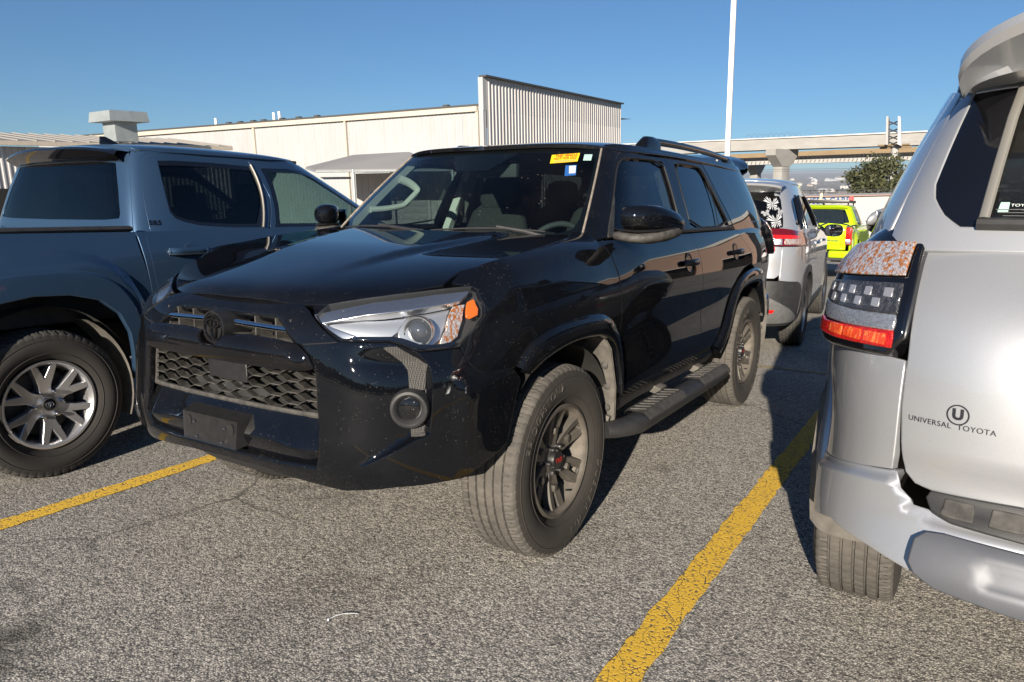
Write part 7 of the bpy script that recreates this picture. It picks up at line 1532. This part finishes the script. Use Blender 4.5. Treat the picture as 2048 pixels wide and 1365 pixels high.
lime_rear(lime)
# white car beyond, mostly hidden
wc_src = [o for o in bpy.data.objects if o.name.startswith('crossover')][0]; wc_ = copy_tree(wc_src); wc_.location = (-26.5, 2.6, -.50); wc_.rotation_euler = (0, 0, math.pi+.05); wc_['label'] = 'white car parked beyond the lime pickup, mostly hidden'; wc_['category'] = 'car'
def recolor(o, a, b):
    for s_ in o.material_slots:
        if s_.material == a: s_.link = 'OBJECT'; s_.material = b
    for c in o.children: recolor(c, a, b)
recolor(wc_, M['rogue_paint'], M['white_paint'])
for c in list(wc_.children):
    if c.name.startswith('rear_window'):
        for d in list(c.children): bpy.data.objects.remove(d)
# ---------------------------------------------------------------- stickers in the windscreen, lettering in the rear window, cable tie
def on_glass(surf, u0, z0, su, out, d=.003, flip=1.):
    def f(V):
        uv = np.stack([u0+flip*V[:, 0]/su, z0+V[:, 1]], 1); P = surf(uv[:, 0], uv[:, 1]); N = surf_n(surf, uv, 4e-3); N *= np.sign(np.sum(N*(P-out(P)), axis=1))[:, None]; return P+N*d
    return f
M['sticker_yellow'] = simple('yellow_notice', (.75, .52, .01), .5); M['sticker_blue'] = simple('blue_sticker', (.02, .09, .30), .4); M['sticker_white'] = simple('white_sticker', (.62, .68, .66), .5); M['sticker_teal'] = simple('pale_green_sticker', (.32, .48, .43), .5)
K = dict(out=carout)
ns_ = panel('notice_sticker', [(1.969, 1.668), (2.932, 1.677), (2.946, 1.633), (2.036, 1.623)], green_s, M['sticker_yellow'], suv, grid=.03, su=.19, r=0, depth=0, off=.0016, hs=4e-3, **K)
# the line of the notice follows its slightly tilted edge
def notice(body, zc, size, bold):
    text_on('notice_lettering', body, on_glass(lambda u, v: green_s(u, v+.0095*(u-2.46)), 2.47, zc, .185, carout, .003, 1.28), M['red_print'], ns_, size, bold=bold, spacing=1.0)
notice('THIS VEHICLE', 1.6625, .0180, .0005); notice('NOT FOR SALE', 1.6480, .0165, .0004)
for k, zz in enumerate((1.638, 1.6325)):
    m = MB(); u_ = np.linspace(2.12, 2.86, 10); P = green_s(u_, zz+.0095*(u_-2.46)); N = np.array([.75, .3, .6]); N /= np.linalg.norm(N); m.loft([P+N*.004, P+N*.004-[0, 0, .0022]]); m.obj('notice_line', M['red_print'], ns_, smooth=False)
bs_ = panel('inspection_sticker', [(2.558, 1.612), (2.967, 1.614), (3.064, 1.562), (2.667, 1.558)], green_s, M['sticker_blue'], suv, grid=.03, su=.19, r=0, depth=0, off=.0016, hs=4e-3, **K)
panel('sticker_field', [(2.70, 1.608), (2.945, 1.609), (3.02, 1.572), (2.79, 1.570)], green_s, M['sticker_white'], bs_, grid=.03, su=.19, r=0, depth=0, off=.003, hs=4e-3, **K)
for zz in (1.602, 1.594, 1.586, 1.577):
    m = MB(); u_ = np.linspace(2.78, 2.96, 5); P = green_s(u_, np.full(5, zz)); m.loft([P+N*.005, P+N*.005-[0, 0, .002]]); m.obj('sticker_line', M['black_print'], bs_, smooth=False)
panel('pale_sticker', [(3.149, 1.669), (3.544, 1.669), (3.547, 1.637), (3.167, 1.637)], green_s, M['sticker_teal'], suv, grid=.03, su=.19, r=0, depth=0, off=.0016, hs=4e-3, **K)
# silver SUV rear window print
text_on('window_lettering', 'TOYOTA', on_glass(rear_green, 1.60, 1.417, .20, carout, -.006, -1.), M['sticker_white'], silver, .0085, spacing=1.0)
for zz, w_ in ((1.405, .34), (1.398, .30), (1.391, .22)):
    m = MB(); P = rear_green(np.linspace(1.60-w_/2, 1.60+w_/2, 6), np.full(6, zz)); m.loft([P+[.004, 0, .0007], P+[.004, 0, -.0007]]); m.obj('window_print', M['grey_trim'], silver, smooth=False)
panel('window_sticker', [(1.76, 1.424), (1.70, 1.424), (1.69, 1.402), (1.76, 1.402)], rear_green, M['sticker_teal'], silver, grid=.03, su=.2, r=0, depth=0, off=-.006, hs=4e-3, **K)
# white cable tie on the asphalt
m = MB(); m.tube(chaikin([(.884, .484, .004), (.862, .489, .006), (.835, .508, .008), (.806, .542, .003)], 2, False), .0015, 6, flat=(1.4, .6)); ct_ = m.obj('cable_tie', M['white_print']); tag(ct_, 'white plastic cable tie lying on the asphalt in front of the black SUV', 'cable tie')
m = MB(); m.box((.889, .484, .004), (.011, .007, .006), R=np.array(Matrix.Rotation(.3, 3, 'Z'))); m.obj('tie_head', M['white_print'], ct_, bevel=.0015)
def drop(o):
    for c in list(o.children): drop(c)
    bpy.data.objects.remove(o)
drop(trail_wheel); drop(silver_wheel); drop(plain_wheel)
